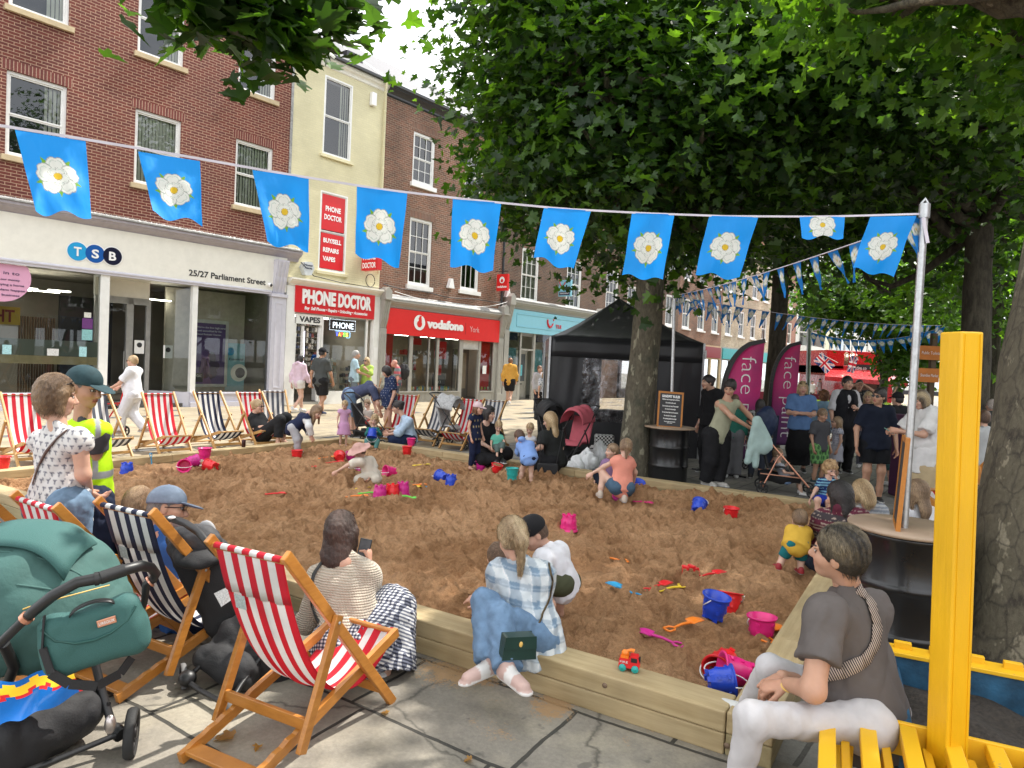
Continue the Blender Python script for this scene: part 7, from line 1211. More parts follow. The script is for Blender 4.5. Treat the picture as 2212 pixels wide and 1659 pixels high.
def paint_head(V, c, F, R, Up, k, skin, brow, lips=(.42, .14, .12), beard=None):
 X = (V-c)@F/k; Y = (V-c)@R/k; Z = (V-c)@Up/k; C_ = np.tile(np.array(skin, float), (len(V), 1))
 C_ *= (1+.10*np.exp(-((np.abs(Y)-.038)**2+(Z+.03)**2)/.0005)*(X > .03))[:, None]*npa(1, .93, .92)**(np.exp(-((np.abs(Y)-.038)**2+(Z+.03)**2)/.0005)*(X > .03))[:, None]
 m = (X > .072) & (np.abs(Y) < .024) & (Z < -.052) & (Z > -.074); C_[m] = lips; C_[m & (np.abs(Z+.0628) < .0022)] = (.15, .04, .03)
 ey = np.abs(Y)-.030; m = (X > .07) & (np.abs(ey) < .016) & (Z > -.004) & (Z < .013); C_[m] = npa(.10, .06, .045) ; m = (X > .07) & (np.abs(ey) < .012) & (Z > -.0005) & (Z < .009); C_[m] = (.55, .52, .50); m = (X > .07) & (np.abs(ey) < .0055) & (Z > -.001) & (Z < .010); C_[m] = (.03, .02, .015)
 m = (X > .055) & (np.abs(ey) < .020) & (Z > .024+.004*np.abs(ey/.02)) & (Z < .033); C_[m] = brow
 if beard is not None: m = (X > -.02) & (Z < -.045) & (Z > -.115) & ~((X > .072) & (np.abs(Y) < .024) & (Z < -.052) & (Z > -.074)); C_[m] = C_[m]*.35+np.array(beard)*.65
 return C_
PEOPLE = []
def garment(name, S, res, col, parent, B, mat=None, wr=.006, ws=.10, seed=0, cut=None, pat=None):
 V, F = S.mesh(res, wr, ws, seed, cut)
 if len(V) == 0: return None
 C_ = np.tile(np.array(col, float), (len(V), 1))
 if pat is not None: C_ = pat(V, C_)
 return np_mesh(name, V-B, F, mat or m_cloth, parent, cols=C_)
def person(label, J, h=1.7, hs=1., skin='a', face=None, tilt=0., hair=None, hat=None, top=None, bot=None, skirt=None, shoes=None, glasses=None, group=None, fat=1., male=False, res=None, beard=None, curl=.35, handn=None, extra=None, feet=True, toes=None, cat='person', bust=0., seed=None):
 k = h/1.7; hk = k*hs; D = float(np.mean([J['hd'][1], J['hl'][1]])); res = res or (.0085 if D < 5 else .012 if D < 8 else .015 if D < 14 else .02 if D < 22 else .03); seed = seed if seed is not None else len(PEOPLE)+1; sk = np.array(SK[skin]) if isinstance(skin, str) else np.array(skin)
 J = {n: np.array(v, float) for n, v in J.items()}; Pv = (J['hl']+J['hr'])/2; Sh = (J['sl']+J['sr'])/2; B = npa(Pv[0], Pv[1], min(J['al'][2], J['ar'][2], Pv[2]-.1)-.05*k)
 if B[2] < .1: B[2] = 0.
 rt = thing('person', label, cat, B, group); PEOPLE.append(rt)
 hipax = unit(J['hl']-J['hr']); shax = unit(J['sl']-J['sr']); ax_ = unit(hipax+shax); spine = unit(Sh-Pv); fwd = unit(np.cross(ax_, spine)); f_ = J.get('_f', fwd)
 def torso(S, add=0., kk=.05, low=0., hi=True, wmul=1.):
  w_ = .145*k*fat*wmul+add; S.cone(Pv-spine*.0*k, Pv+spine*.06*k, w_, w_*.97, kk*k, side=hipax, flat=.72); Wp = Pv+(Sh-Pv)*.42; S.cone(Pv+spine*.05*k, Wp, w_*.95, (.118*k*fat+add), kk*k, side=ax_, flat=.76)
  Cp = Sh-spine*.10*k; S.cone(Wp, Cp, .120*k*fat+add, .142*k+add*.9+.012*k*(fat-1), kk*k, side=ax_, flat=.70)
  if hi: S.cone(J['sl']-shax*.022*k-spine*.014*k, J['sr']+shax*.022*k-spine*.014*k, .056*k+add*.7, .056*k+add*.7, .06*k, side=None); S.cone(Sh-spine*.03*k, J['nk'], .075*k+add*.5, .052*k+add*.4, kk*k, side=shax, flat=.75)
  if bust:
   for s in (-1, 1): S.ell(Cp+fwd*.085*k+ax_*.065*k*s-spine*.02*k, .062*k*bust+add*.5, None, .04*k)
  if fat > 1.12: S.ell(Pv+spine*.14*k+fwd*.05*k, npa(.13, .13, .13)*k*fat*.95+add, None, .06*k)
 def chain(S, a, b, c, t, r, add=0., flare=0., kk=.02, cut=True):
  if t <= 1: e = a+(b-a)*t; S.cone(a, e, r[0]+add, (r[0]+(r[1]-r[0])*t)+add+flare, kk, cutb=cut)
  else:
   S.cone(a, b, r[0]+add, r[1]+add, kk); e = b+(c-b)*(t-1); S.cone(b, e, r[1]+add, r[1]+(r[2]-r[1])*(t-1)+add+flare, kk, cutb=cut)
 RA = [q*k*(1+.5*(fat-1)) for q in (.047, .038, .025)]; RL_ = [q*k*(1+.35*(fat-1)) for q in (.084, .056, .036)]
 # --- body
 RB = [q_*(.84*bot.get('r', 1) if bot and j_ <= bot.get('len', 2) else .9 if skirt else 1) for j_, q_ in enumerate(RL_)]
 S = SDF(); torso(S, -.004*k)
 for s in 'lr': chain(S, J['s'+s]-shax*(.01*k if s == 'l' else -.01*k), J['e'+s], J['w'+s], 2, RA, cut=False, kk=.03*k); chain(S, J['h'+s], J['k'+s], J['a'+s], 2, RB, cut=False, kk=.04*k); S.ell(J['a'+s]*.65+J['k'+s]*.35-unit(f_)*.012*k, .05*k, None, .03*k) if not (bot and bot.get('len', 2) > 1.6) else None
 S.cone(J['nk']-unit(J['hd']-J['nk'])*.02*k, J['hd']-unit(J['hd']-J['nk'])*.06*hk, .052*k, .049*hk, .03*k)
 if shoes is None and feet:
  for s in 'lr':
   td = unit((toes or {}).get(s, f_)*1.); a = J['a'+s]; S.cone(a+td*-.02*k-npa(0, 0, .018*k), a+td*.13*k-npa(0, 0, .030*k), .036*k, .026*k, .03*k)
   for q in range(4): si = np.cross(td, (0, 0, 1)); S.cone(a+td*.12*k+si*(q-1.5)*.017*k-npa(0, 0, .03*k), a+td*(.165-.007*q)*k+si*(q-1.5)*.017*k-npa(0, 0, .034*k), .011*k, .009*k, .006)
 V, F = S.mesh(res); C_ = np.tile(sk, (len(V), 1)); Vs, Fs, Cs, n0 = [V], [F], [C_], len(V)
 for s in 'lr':
  S = SDF(); w = J['w'+s]; d = unit(w-J['e'+s]); hn = (handn or {}).get(s); hd_ = None
  if hn is not None and len(hn) == 2: hd_, hn = hn; d = unit(unit(hd_)+d*.3)
  if hn is None: hn = unit(-shax*(1 if s == 'l' else -1)+f_*.2)
  hand_prims(S, w, d, np.array(hn, float), s == 'l', k*1.0*(.95+.05*hs), curl); hr_ = .0045 if D < 4.5 else .006 if D < 9 else .008; V, F = S.mesh(hr_)
  Vs.append(V); Fs.append(F+n0); n0 += len(V); cc = np.tile(sk*npa(1.02, .95, .93), (len(V), 1)); Cs.append(cc)
 face = unit(face) if face is not None else unit(f_); up0 = unit(unit(J['hd']-J['nk'])*.5+npa(0, 0, 1.)*.5+npa(0, 0, .001)); Up = unit(up0-face*(up0@face)); R_ = np.cross(face, Up);
 if tilt: Up, R_ = Up*math.cos(tilt)+R_*math.sin(tilt), R_*math.cos(tilt)-Up*math.sin(tilt)
 c = J['hd']; S = SDF(); head_prims(S, c, face, R_, Up, hk); hres = .0048 if D < 5 else .006 if D < 12 else .009 if D < 20 else .014; V, F = S.mesh(hres); hc = np.array(hair[1]) if hair else npa(.1, .07, .05)
 Vs.append(V); Fs.append(F+n0); Cs.append(paint_head(V, c, face, R_, Up, hk, sk, hc*.6, beard=beard)); V = np.concatenate(Vs); np_mesh('body', V-B, np.concatenate(Fs), m_skin, rt, cols=np.concatenate(Cs))
 q = lambda f, r, u: c+(face*f+R_*r+Up*u)*hk; A = np.stack([face, R_, Up])
 # --- hair
 if hair and hair[0] != 'bald':
  st, col = hair[0], np.array(hair[1]); col2 = np.array(hair[2]) if len(hair) > 2 else col*1.5; S = SDF(); sz = .90 if hat else {'short': 1., 'crop': .97}.get(st, 1.04); S.ell(q(-.016, 0, .034), npa(.101, .083, .098)*hk*sz, A, .02); dn = npa(0, 0, -1.); g = unit(dn-face*.08)
  if st in ('bob', 'long', 'curly', 'wavy'): S.ell(q(-.035, 0, -.03), npa(.078, .086, .095)*hk*(1.08 if st == 'curly' else 1), A, .04*hk)
  else: S.ell(q(-.045, 0, -.02), npa(.062, .070, .062)*hk, A, .03*hk)
  L_ = hair[3] if len(hair) > 3 else .3
  if st in ('long', 'wavy'):
   sd_ = unit(np.cross(g, face)); b0 = q(-.055, 0, -.02); b1 = b0+g*L_*.55*hk-face*.03*hk; S.cone(b0, b1, .078*hk, .082*hk, .04*hk, side=sd_, flat=.5); S.cone(b1, b0+g*L_*hk-face*.03*hk, .080*hk, .045*hk, .04*hk, side=sd_, flat=.42)
   for s in (-1, 1): S.cone(q(.0, .07*s, 0), q(.01, .078*s, 0)+g*L_*.7*hk, .026*hk, .016*hk, .03*hk)
  if st == 'bob':
   for s in (-1, 1): S.cone(q(.025, .072*s, .02), q(.03, .074*s, -.085), .024*hk, .020*hk, .03*hk)
  if st == 'pony': S.ell(q(-.112, 0, .03), .025*hk, None, .02*hk); p0 = q(-.115, 0, .03); p1 = p0-face*.06*hk+dn*.06*hk; S.cone(p0, p1, .022*hk, .036*hk, .02*hk); S.cone(p1, p1+dn*L_*hk-face*.01*hk, .036*hk, .012*hk, .02*hk)
  if st == 'bun': S.ell(q(-.10, 0, .055), npa(.05, .05, .048)*hk, None, .02*hk)
  if st == 'curly':
   r_ = np.random.RandomState(seed)
   for i in range(34): v = r_.normal(size=3); v = unit(v-npa(0, 0, .1)); p_ = q(-.025, 0, .01)+(face*v[0]*.095+R_*v[1]*.09+Up*v[2]*.11)*hk*1.02; (S.ell(p_, r_.uniform(.022, .036)*hk, None, .012*hk) if (p_-c)@face/hk < .045 or (p_-c)@Up/hk > .06 else None)
  cutf = (.115, 0, -.045)
  S.ell(q(*cutf), npa(.085, .070 if st in ('bob', 'long', 'wavy', 'curly') else .10, .098)*hk, A, .008*hk, neg=True)
  if st in ('short', 'crop', 'pony', 'bun'): S.ell(q(.02, 0, -.105), npa(.12, .12, .075)*hk, A, .01, neg=True)
  rr = min(res, .010) if D < 14 else res*.8; rr = .0065 if D < 4.6 else rr
  V, F = S.mesh(rr, .0025 if D < 8 else .002, .02, seed); X = (V-c)@R_/hk; Z = (V-c)@Up/hk; ang = np.arctan2(X, np.maximum(.02, .12+((V-c)@face)/hk*-1)); f1 = np.sin(ang*23+2*np.sin(Z*14))*.5+.5; f2 = np.sin(ang*61+Z*9)*.5+.5; f = np.clip(.25+.3*np.sin(ang*9+Z*5)+.25*f2, 0, 1)[:, None]*(np.clip(.3+Z*12, .15, 1.)[:, None] if st == 'short' else 1.); np_mesh('hair', V-B, F, m_curl if st == 'curly' else m_hair, rt, cols=col*(1-f)+col2*f)
  if D < 8 and st != 'curly' and not hat: strands(V, c, q(-.02, 0, .06), face, Up, col*(1-f)+col2*f, B, rt, 2600 if D < 5 else 1400, hk, st)
 # --- hats
 if hat:
  kind, col = hat[0], hat[1]; S = SDF(); mx_ = hat[2] if len(hat) > 2 else None
  if kind in ('cap', 'capback'):
   s = 1 if kind == 'cap' else -1; S.ell(q(-.010, 0, .045), npa(.110, .092, .098)*hk, A, .01); cutp = [(q(0, 0, .028), -Up)]; V, F = S.mesh(min(res, .008), cut=cutp); o = np_mesh('cap', V-B, F, mx_ or m_cloth, rt, cols=np.tile(np.array(col), (len(V), 1)))
   S = SDF(); Ab = np.stack([unit(face*s-Up*.25), R_, unit(Up+face*s*.25)]); S.ell(q(.115*s, 0, .028), npa(.085, .072, .009)*hk, Ab, .01); V, F = S.mesh(min(res, .006)); np_mesh('peak', V-B, F, mx_ or m_cloth, o, cols=np.tile(np.array(hat[3] if len(hat) > 3 else col), (len(V), 1)))
   S = SDF(); S.ell(q(-.01, 0, .138), .009*hk); V, F = S.mesh(.004); np_mesh('button', V-B, F, mx_ or m_cloth, o, cols=np.tile(np.array(col), (len(V), 1)))
  if kind == 'sunhat': S.ell(q(-.005, 0, .055), npa(.105, .092, .085)*hk, A, .03); S.ell(q(0, 0, .03), npa(.185, .175, .024)*hk, np.stack([unit(face-Up*.12), R_, unit(Up+face*.12)]), .03); S.ell(q(-.02, 0, -.06), npa(.09, .08, .085)*hk, A, .01, neg=True); V, F = S.mesh(.008, .003, .1, 3); np_mesh('sun_hat', V-B, F, m_cloth, rt, cols=np.tile(np.array(col), (len(V), 1)))
 # --- clothes
 if bot:
  S = SDF(); ln = bot.get('len', 2); ad = bot.get('loose', .012)*k; fl = bot.get('flare', 0)*k; S.cone(Pv-spine*.0*k, Pv+spine*.06*k, .142*k*fat+ad*.4, .130*k*fat+ad*.2, .05*k, side=hipax, flat=.72, cutb=True)
  for s in 'lr': chain(S, J['h'+s], J['k'+s], J['a'+s], min(ln, 1.97), [q_*bot.get('r', 1) for q_ in (RL_[0], RL_[1]+.006*k, RL_[2]+.008*k)], ad, fl, kk=.03*k); S.ell(J['h'+s]-fwd*.04*k, npa(.085, .085, .085)*k*fat+ad*.5, None, .05*k)
  garment('shorts' if ln < 1.1 else 'trousers', S, res, bot['c'], rt, B, bot.get('mat'), bot.get('wr', .005)*k, .06, seed, pat=bot.get('pat'))
 if skirt:
  S = SDF(); ln = skirt.get('len', 1.); W = skirt.get('w', 1.); km = (J['kl']+J['kr'])/2; am = (J['al']+J['ar'])/2; wd = np.linalg.norm(J['kl']-J['kr'])/2+.07*k; pts_ = Pv+(km-Pv)*min(ln, 1)
  S.cone(Pv+spine*.12*k, Pv, .125*k*fat, .155*k*fat*W, .03*k, side=hipax, flat=.78, cuta=True); S.cone(Pv, pts_, .155*k*fat*W, (.155+.05*ln)*k*W, .04*k, side=hipax, flat=.85, cutb=ln <= 1)
  if ln > 1: e = km+(am-km)*(ln-1); S.cone(km, e, .20*k*W, .21*k*W, .05*k, side=hipax, flat=.75, cutb=True)
  garment('skirt', S, res, skirt['c'], rt, B, skirt.get('mat'), .006*k, .10, seed+50, pat=skirt.get('pat'))
 if top:
  S = SDF(); ad = top.get('loose', .013)*k; torso(S, ad, .05, hi=True); t_ = top.get('sl', .55); nm = top.get('name', 't_shirt'); hem = top.get('hem', .05)*k
  if hem > 0: S.cone(Pv+spine*.02*k, Pv-spine*hem, .150*k*fat+ad, .152*k*fat+ad*1.4, .04*k, side=hipax, flat=.78, cutb=True)
  if t_ > 0:
   for s in 'lr': chain(S, J['s'+s]-shax*(.012*k if s == 'l' else -.012*k), J['e'+s], J['w'+s], t_, RA, ad*.75, top.get('flare', .012)*k, kk=.06*k)
  if top.get('hood'): S.ell(J['nk']-fwd*.05*k+spine*.02*k, npa(.085, .085, .06)*k, None, .03*k)
  nr = top.get('neck', .062)*k; S.cone(J['nk']-unit(J['hd']-J['nk'])*.005*k+fwd*top.get('vee', .01)*k, J['nk']+unit(J['hd']-J['nk'])*.14*k+fwd*.05*k, nr, nr*1.3, .006, neg=True)
  if top.get('vest'): [S.ell(J['s'+s]+shax*(.03*k if s == 'l' else -.03*k), npa(.05, .05, .06)*k, None, .01, neg=True) for s in 'lr']
  cut = [(Pv+spine*.045*k, -spine)] if hem <= 0 else None
  if nm == 'crop': cut = [(Pv+spine*.10*k, -spine)]; nm = 't_shirt'
  garment(nm, S, res, top['c'], rt, B, top.get('mat'), top.get('wr', .006)*k, top.get('ws', .10), seed+9, cut, pat=top.get('pat'))
 if shoes is not None:
  for s in 'lr':
   S = SDF(); td = unit(np.array((toes or {}).get(s, f_), float)); a = J['a'+s]; dn = unit(npa(0, 0, -1)-td*(npa(0, 0, -1)@td)); si = np.cross(td, dn); S.cone(a-td*.03*k+dn*.006*k, a+td*.13*k+dn*.022*k, .044*k, .037*k, .03*k, side=si, flat=.9); S.cone(a-td*.02*k-dn*.03*k, a-td*.01*k+dn*.01*k, .042*k, .044*k, .02*k); S.cone(a-td*.04*k+dn*.038*k, a+td*.15*k+dn*.038*k, .038*k, .040*k, .012, side=si, flat=.35); cc = np.array(shoes['c']); V, F = S.mesh(min(res, .012)); C_ = np.tile(cc, (len(V), 1)); X_ = (V-a)@td/k; (C_.__setitem__((X_ > .02) & (X_ < .075), shoes['sole']) if 'sole' in shoes else 0); C_[((V-a)@dn) > .030*k] = shoes.get('sole', (.6, .6, .6)); np_mesh('shoe', V-B, F, m_shoe, rt, cols=C_)
 if glasses:
  m = MB(T3(*-B)); gz = {'up': (.062, .085), 'on': (.098, .006)}[glasses[0]]
  for s in (-1, 1):
   cc = q(gz[0], .032*s, gz[1]); m.add([cc+R_*.027*hk*math.cos(a)+(Up if glasses[0] == 'on' else unit(Up*.6-face*.8))*.020*hk*math.sin(a) for a in np.linspace(0, 2*math.pi, 15)[:-1]], [tuple(range(14))]); m.tube([q(gz[0], .055*s, gz[1]+.003), q(-.005, .082*s, gz[1]-(.0 if glasses[0] == 'on' else .03))], .0028*hk, 5)
  m.tube([q(gz[0]+.004, -.055, gz[1]+.012), q(gz[0]+.006, 0, gz[1]+.013), q(gz[0]+.004, .055, gz[1]+.012)], .003*hk, 5); m.build('glasses', glasses[1], rt)
 rt['_k'] = 0; del rt['_k']; return rt, dict(B=B, q=q, fwd=fwd, Pv=Pv, Sh=Sh, spine=spine, ax=ax_, k=k, face=face, R=R_, Up=Up)
def strands(V, c, cen, face, Up, cols, B, rt, n, hk, st):
 r = np.random.RandomState(len(PEOPLE)); i = r.randint(0, len(V), n); p0 = V[i]; nn = p0-cen; nn[:, 2] *= np.where(p0[:, 2] < c[2]-.06, .1, 1); nn /= np.linalg.norm(nn, axis=1)[:, None]; g = np.tile(-Up*.55-face*.5+npa(0, 0, -.6), (n, 1))+r.normal(size=(n, 3))*.16
 if st == 'pony': g = np.where(((p0-c)@face < -.10*hk)[:, None], npa(0, 0, -1), (c-face*.12*hk+Up*.03*hk)-p0)+r.normal(size=(n, 3))*.05
 g -= nn*(g*nn).sum(1)[:, None]; g /= np.linalg.norm(g, axis=1)[:, None]; L_ = r.uniform(.012, .034, n)[:, None]*(1.3 if st in ('long', 'wavy') else 1); s_ = np.cross(g, nn)*.0009; p1 = p0+nn*.0022+g*L_*.5; p2 = p0+nn*r.uniform(-.001, .004, n)[:, None]+g*L_-Up*0; a = p0-nn*.001
 VV = np.stack([a-s_, a+s_, p1+s_, p1-s_, p2+s_*.4, p2-s_*.4], 1).reshape(-1, 3); b_ = np.arange(n)[:, None]*6; F = np.concatenate([b_+np.array([[0, 1, 2, 3]]), b_+np.array([[3, 2, 4, 5]])]); cc = np.repeat((cols[i]*r.uniform(.55, 1.7, (n, 1)))[:, None], 6, 1).reshape(-1, 3); np_mesh('loose_hair', VV-B, F, m_hair, rt, cols=cc)
m_shade = plainm('sunglass_lens', (.01, .01, .012), .15, var=0); m_tort = plainm('tortoiseshell', (.06, .03, .02), .25, var=.4, vs=80)
def strap(inf, pts, w_, mat, rt, name='strap', th=.004):
 m = MB(T3(*-inf['B'])); P_ = [np.array(p, float) for p in pts]
 for a, b_ in zip(P_, P_[1:]): m.bar(a, b_, w_, th, tuple(unit(np.cross(b_-a, inf['ax'])+1e-4)))
 return m.build(name, mat, rt)
# ---------------------------------------------------------------- foreground figures
def stripes_z(c2, per, duty=.5, ax_=2):
 def f(V, C_): m = (V[:, ax_]/per) % 1 < duty; C_[m] = c2; return C_
 return f
def dots(c2, per, r, seed=0):
 def f(V, C_):
  u = np.arctan2(V[:, 0]-V[:, 0].mean(), -(V[:, 1]-V[:, 1].mean()))*.16; z = V[:, 2]; row = np.floor(z/per); uu = u/per+.5*(row % 2); du = (uu-np.floor(uu)-.5)*per; dz = (z/per-row-.5)*per; C_[(du**2+(dz*.7)**2) < r*r] = c2; return C_
 return f
# woman in grey t-shirt, white trousers (nearest, right)
J = J_(2.75, hd=(1812, 1195, 0), nk=(1828, 1255, .03), sl=(1778, 1326, -.13), sr=(1884, 1313, .15), el=(1757, 1492, -.26), wl=(1702, 1478, -.12), er=(1800, 1500, .25), wr=(1690, 1462, .02), hl=(1850, 1565, -.14), hr=(1885, 1530, .16), kl=(1625, 1552, -.30), kr=(1665, 1445, .12), al=(1590, 1700, -.25), ar=(1612, 1535, .35))
def strapmat():
 t = NT('woven_zigzag_strap'); w_ = t.n('TexWave', Scale=38., Distortion=0., Vector=t.map((1, 1, 1), rot=(.5, .4, .3)), _wave_type='BANDS'); t.bs(Base__Color=t.mix(t.ramp(w_, [(.45, 0.), (.55, 1.)]), (.03, .025, .025), (.50, .40, .34)), Roughness=.8); return t.mat
gw, inf = person('woman in a charcoal t-shirt and white trousers seated on the yellow bench, seen from behind', J, 1.66, 1.0, 'b', face=(-.75, .62, .05), hair=('short', (.014, .012, .011), (.24, .19, .12)), top=dict(c=(.115, .10, .095), sl=.62, loose=.018, hem=.10, flare=.014, wr=.009, ws=.13), bot=dict(c=(.52, .50, .51), loose=.008, len=1.9, wr=.0035, r=.74), shoes=dict(c=(.6, .6, .58)), toes=dict(l=(-1, .1, 0), r=(-.7, .7, 0)), fat=1.2, handn=dict(l=((-.55, .25, -.25), (0, .3, -1)), r=((-.4, -.3, -.3), (0, .2, -1))), curl=.55)
zz = strapmat(); pts = [(1836, 1268, .10), (1868, 1290, .10), (1884, 1330, .09), (1888, 1375, .06), (1878, 1410, .01), (1850, 1436, -.09), (1815, 1452, -.17), (1775, 1462, -.24)]; import mathutils.bvhtree as bt_
def drape(parent, inf, tgt, pts, w_, mat, off=.008, name='strap', n=60):
 me = tgt.data; T_ = bt_.BVHTree.FromPolygons([tuple(np.array(v.co)+inf['B']) for v in me.vertices], [tuple(q.vertices) for q in me.polygons]); xs = np.linspace(0, len(pts)-1, n); X_ = np.interp(xs, range(len(pts)), [q[0] for q in pts]); Y_ = np.interp(xs, range(len(pts)), [q[1] for q in pts]); R_ = []
 for x, y in zip(X_, Y_):
  d = Vector(tuple(unit(ray(x, y)))); h = T_.ray_cast(Vector(tuple(CAMP)), d)
  if h[0] is not None: R_.append((np.array(h[0]), np.array(h[1]), np.array(d)))
 V, F = [], []
 for i, (p, nn, d) in enumerate(R_):
  if nn@d > 0: nn = -nn
  t_ = unit(R_[min(i+1, len(R_)-1)][0]-R_[max(i-1, 0)][0]); s_ = unit(np.cross(t_, nn)); V += [p+nn*off+s_*w_/2-inf['B'], p+nn*off-s_*w_/2-inf['B']]
  if i and np.linalg.norm(p-R_[i-1][0]) < .15: F.append((2*i-2, 2*i-1, 2*i+1, 2*i))
 m = MB(); m.add(V, F, sm=True); return m.build(name, mat, parent, solid=.004)
drape(gw, inf, [o for o in gw.children if o.name.startswith('t_shirt')][0], [(1850, 1270), (1878, 1300), (1892, 1350), (1888, 1390), (1866, 1425), (1828, 1448), (1775, 1460)], .05, zz)
m2 = MB(T3(*-inf['B'])); a = P(1703, 1483, 2.62); m2.tube([a+npa(.026*math.cos(t_), .02*math.sin(t_), .012*math.sin(t_)) for t_ in np.linspace(0, 6.3, 14)], .004, 6, False); m2.build('bracelet', m_gold, gw)
# plaid shirt woman on the timber edge
def plaid(V, C_):
 a = V[:, 0]*.9+V[:, 1]*.45; z = V[:, 2]; b1 = (np.sin(a*2*math.pi/.085) > .1)*1.; b2 = (np.sin(z*2*math.pi/.085+1) > .1)*1.; t1 = (np.abs(np.sin(a*math.pi/.085)) < .10)*1.; t2 = (np.abs(np.sin(z*math.pi/.085)) < .10)*1.; f = (b1+b2)[:, None]*.5; c = npa(.60, .64, .66)*(1-f)+npa(.17, .25, .34)*f; c = c+.12*(t1+t2)[:, None]; return np.clip(c, 0, .72)
J = J_(3.72, hd=(1108, 1165, .10), nk=(1122, 1215, .05), sl=(1078, 1235, .14), sr=(1172, 1240, .02), el=(1066, 1318, .20), wl=(1046, 1300, .38), er=(1168, 1330, .26), wr=(1112, 1350, .40), hl=(1125, 1375, .06), hr=(1175, 1375, -.04), kl=(1048, 1300, -.08), kr=(1078, 1330, -.16), al=(1055, 1438, -.30), ar=(1098, 1450, -.42))
pw, inf = person('blonde woman in a pale blue plaid shirt and jeans sitting on the near timber edge', J, 1.62, 1., 'a', face=(-.30, .90, -.35), hair=('pony', (.22, .145, .075), (.58, .45, .28), .19), top=dict(c=(.5, .55, .6), pat=plaid, sl=1.35, loose=.026, hem=.15, wr=.008, name='shirt', neck=.055), bot=dict(c=(.135, .22, .34), mat=m_denim, loose=.014, flare=.02, len=1.93, wr=.006, r=.88), shoes=dict(c=(.52, .36, .32), sole=(.66, .64, .62)), toes=dict(l=(-.75, -.6, -.1), r=(.55, -.75, -.05)), handn=dict(l=((-.9, .3, .1), (0, .3, -1))))
drape(pw, inf, [o for o in pw.children if o.name.startswith('shirt')][0], [(1184, 1218), (1192, 1255), (1186, 1290), (1172, 1325), (1160, 1355), (1150, 1375)], .010, plainm('brass_chain', (.12, .09, .05), .35, metal=.9), name='bag_chain')
p = P(1119, 1395, 3.32); bgx = unit(npa(1, .35, -.06)); hb = thing('handbag', 'dark green quilted shoulder bag with a gold clasp hanging by the plaid shirt woman', 'bag', mat4(p, bgx, unit(np.cross((0, 0, 1), bgx)), (0, 0, 1))); m = MB(); m.prism([(-.088, -.055), (.088, -.060), (.080, .05), (-.078, .052)], -.03, .03); m.build('body', plainm('green_leather', (.010, .035, .028), .35, var=.2, bump=.2, bs=25), hb, bev=.014); m = MB(); m.prism([(-.082, .0), (.084, -.005), (.080, .056), (-.078, .058)], -.036, .034); m.build('flap', plainm('green_leather', (.012, .04, .032), .3, var=.2), hb, bev=.012); m = MB(); m.ell((.0, -.038, .022), (.010, .004, .014), 10, 6); m.build('clasp', m_gold, hb)
# child on her lap (just the head and arm show) and boy in white t-shirt and black cap
J = J_(4.02, hd=(1076, 1208), nk=(1078, 1240), sl=(1068, 1252), sr=(1098, 1255), el=(1062, 1290, -.1), wl=(1040, 1300, -.15), er=(1100, 1290), wr=(1090, 1310, -.1), hl=(1075, 1325, .05), hr=(1100, 1325, .05), kl=(1065, 1330, -.1), kr=(1085, 1335, -.1), al=(1060, 1370, -.05), ar=(1080, 1372, -.05))
person('small child on the lap of the plaid shirt woman, mostly hidden', J, 1.0, 1.28, 'a', face=(.2, -.6, -.5), hair=('short', (.13, .08, .05)), top=dict(c=(.15, .2, .28), pat=stripes_z((.5, .5, .5), .03)), bot=dict(c=(.35, .27, .2), len=1.2))
J = J_(4.35, hd=(1152, 1152, -.05), nk=(1176, 1178, 0), sl=(1172, 1205, -.14), sr=(1208, 1188, .10), el=(1172, 1258, -.22), wl=(1150, 1300, -.28), er=(1215, 1240, .06), wr=(1190, 1285, -.05), hl=(1205, 1262, -.05), hr=(1222, 1258, .10), kl=(1165, 1262, -.22), kr=(1190, 1268, .02), al=(1195, 1330, -.15), ar=(1210, 1325, .05))
person('boy in a black and blue cap and white t-shirt bending behind the plaid shirt woman', J, 1.30, 1.12, 'a', face=(-.80, -.25, -.55), hair=('short', (.10, .06, .04)), hat=('cap', (.012, .012, .014), None, (.01, .12, .42)), top=dict(c=(.68, .68, .72), sl=.7, loose=.022, hem=.06), bot=dict(c=(.06, .065, .035), len=.9), feet=False)
# knitted cream sweater woman in the near deckchair
def knit():
 t = NT('cream_knit'); v = t.map((1, 1, 1)); w_ = t.n('TexWave', Scale=26., Distortion=1.5, Vector=v, _bands_direction='Z', _wave_type='BANDS'); w2 = t.n('TexWave', Scale=40., Distortion=1.2, Vector=v, _bands_direction='X', _wave_type='BANDS'); hh = t.math('ADD', w_, t.math('MULTIPLY', w2, .8)); t.bs(Base__Color=t.mix(1., (.66, .56, .44), t.ramp(hh, [(.2, .72), (1.2, 1.08)]), 'MULTIPLY'), Roughness=.95, Sheen__Weight=.3); t.bump(hh, .008, .9); return t.mat
def gingham(name, s, c1, c2, c3):
 t = NT(name); sp = t.n('SeparateXYZ', Vector=t.map((1, 1, 1), rot=(.35, .1, .6))); a = t.math('GREATER_THAN', t.math('SINE', t.math('MULTIPLY', sp.outputs[0], s)), 0.); b_ = t.math('GREATER_THAN', t.math('SINE', t.math('MULTIPLY', t.math('ADD', sp.outputs[2], t.math('MULTIPLY', sp.outputs[1], .3)), s)), 0.); q = t.ramp(t.math('MULTIPLY', t.math('ADD', a, b_), .5), [(.2, c1), (.5, c2), (.9, c3)]); q.color_ramp.interpolation = 'CONSTANT'; e = q.color_ramp.elements; e[0].position = 0; e[1].position = .35; e[2].position = .8; t.bs(Base__Color=q.outputs[0], Roughness=.85); t.bump(t.noise(14, 4), .012, .5); return t.mat
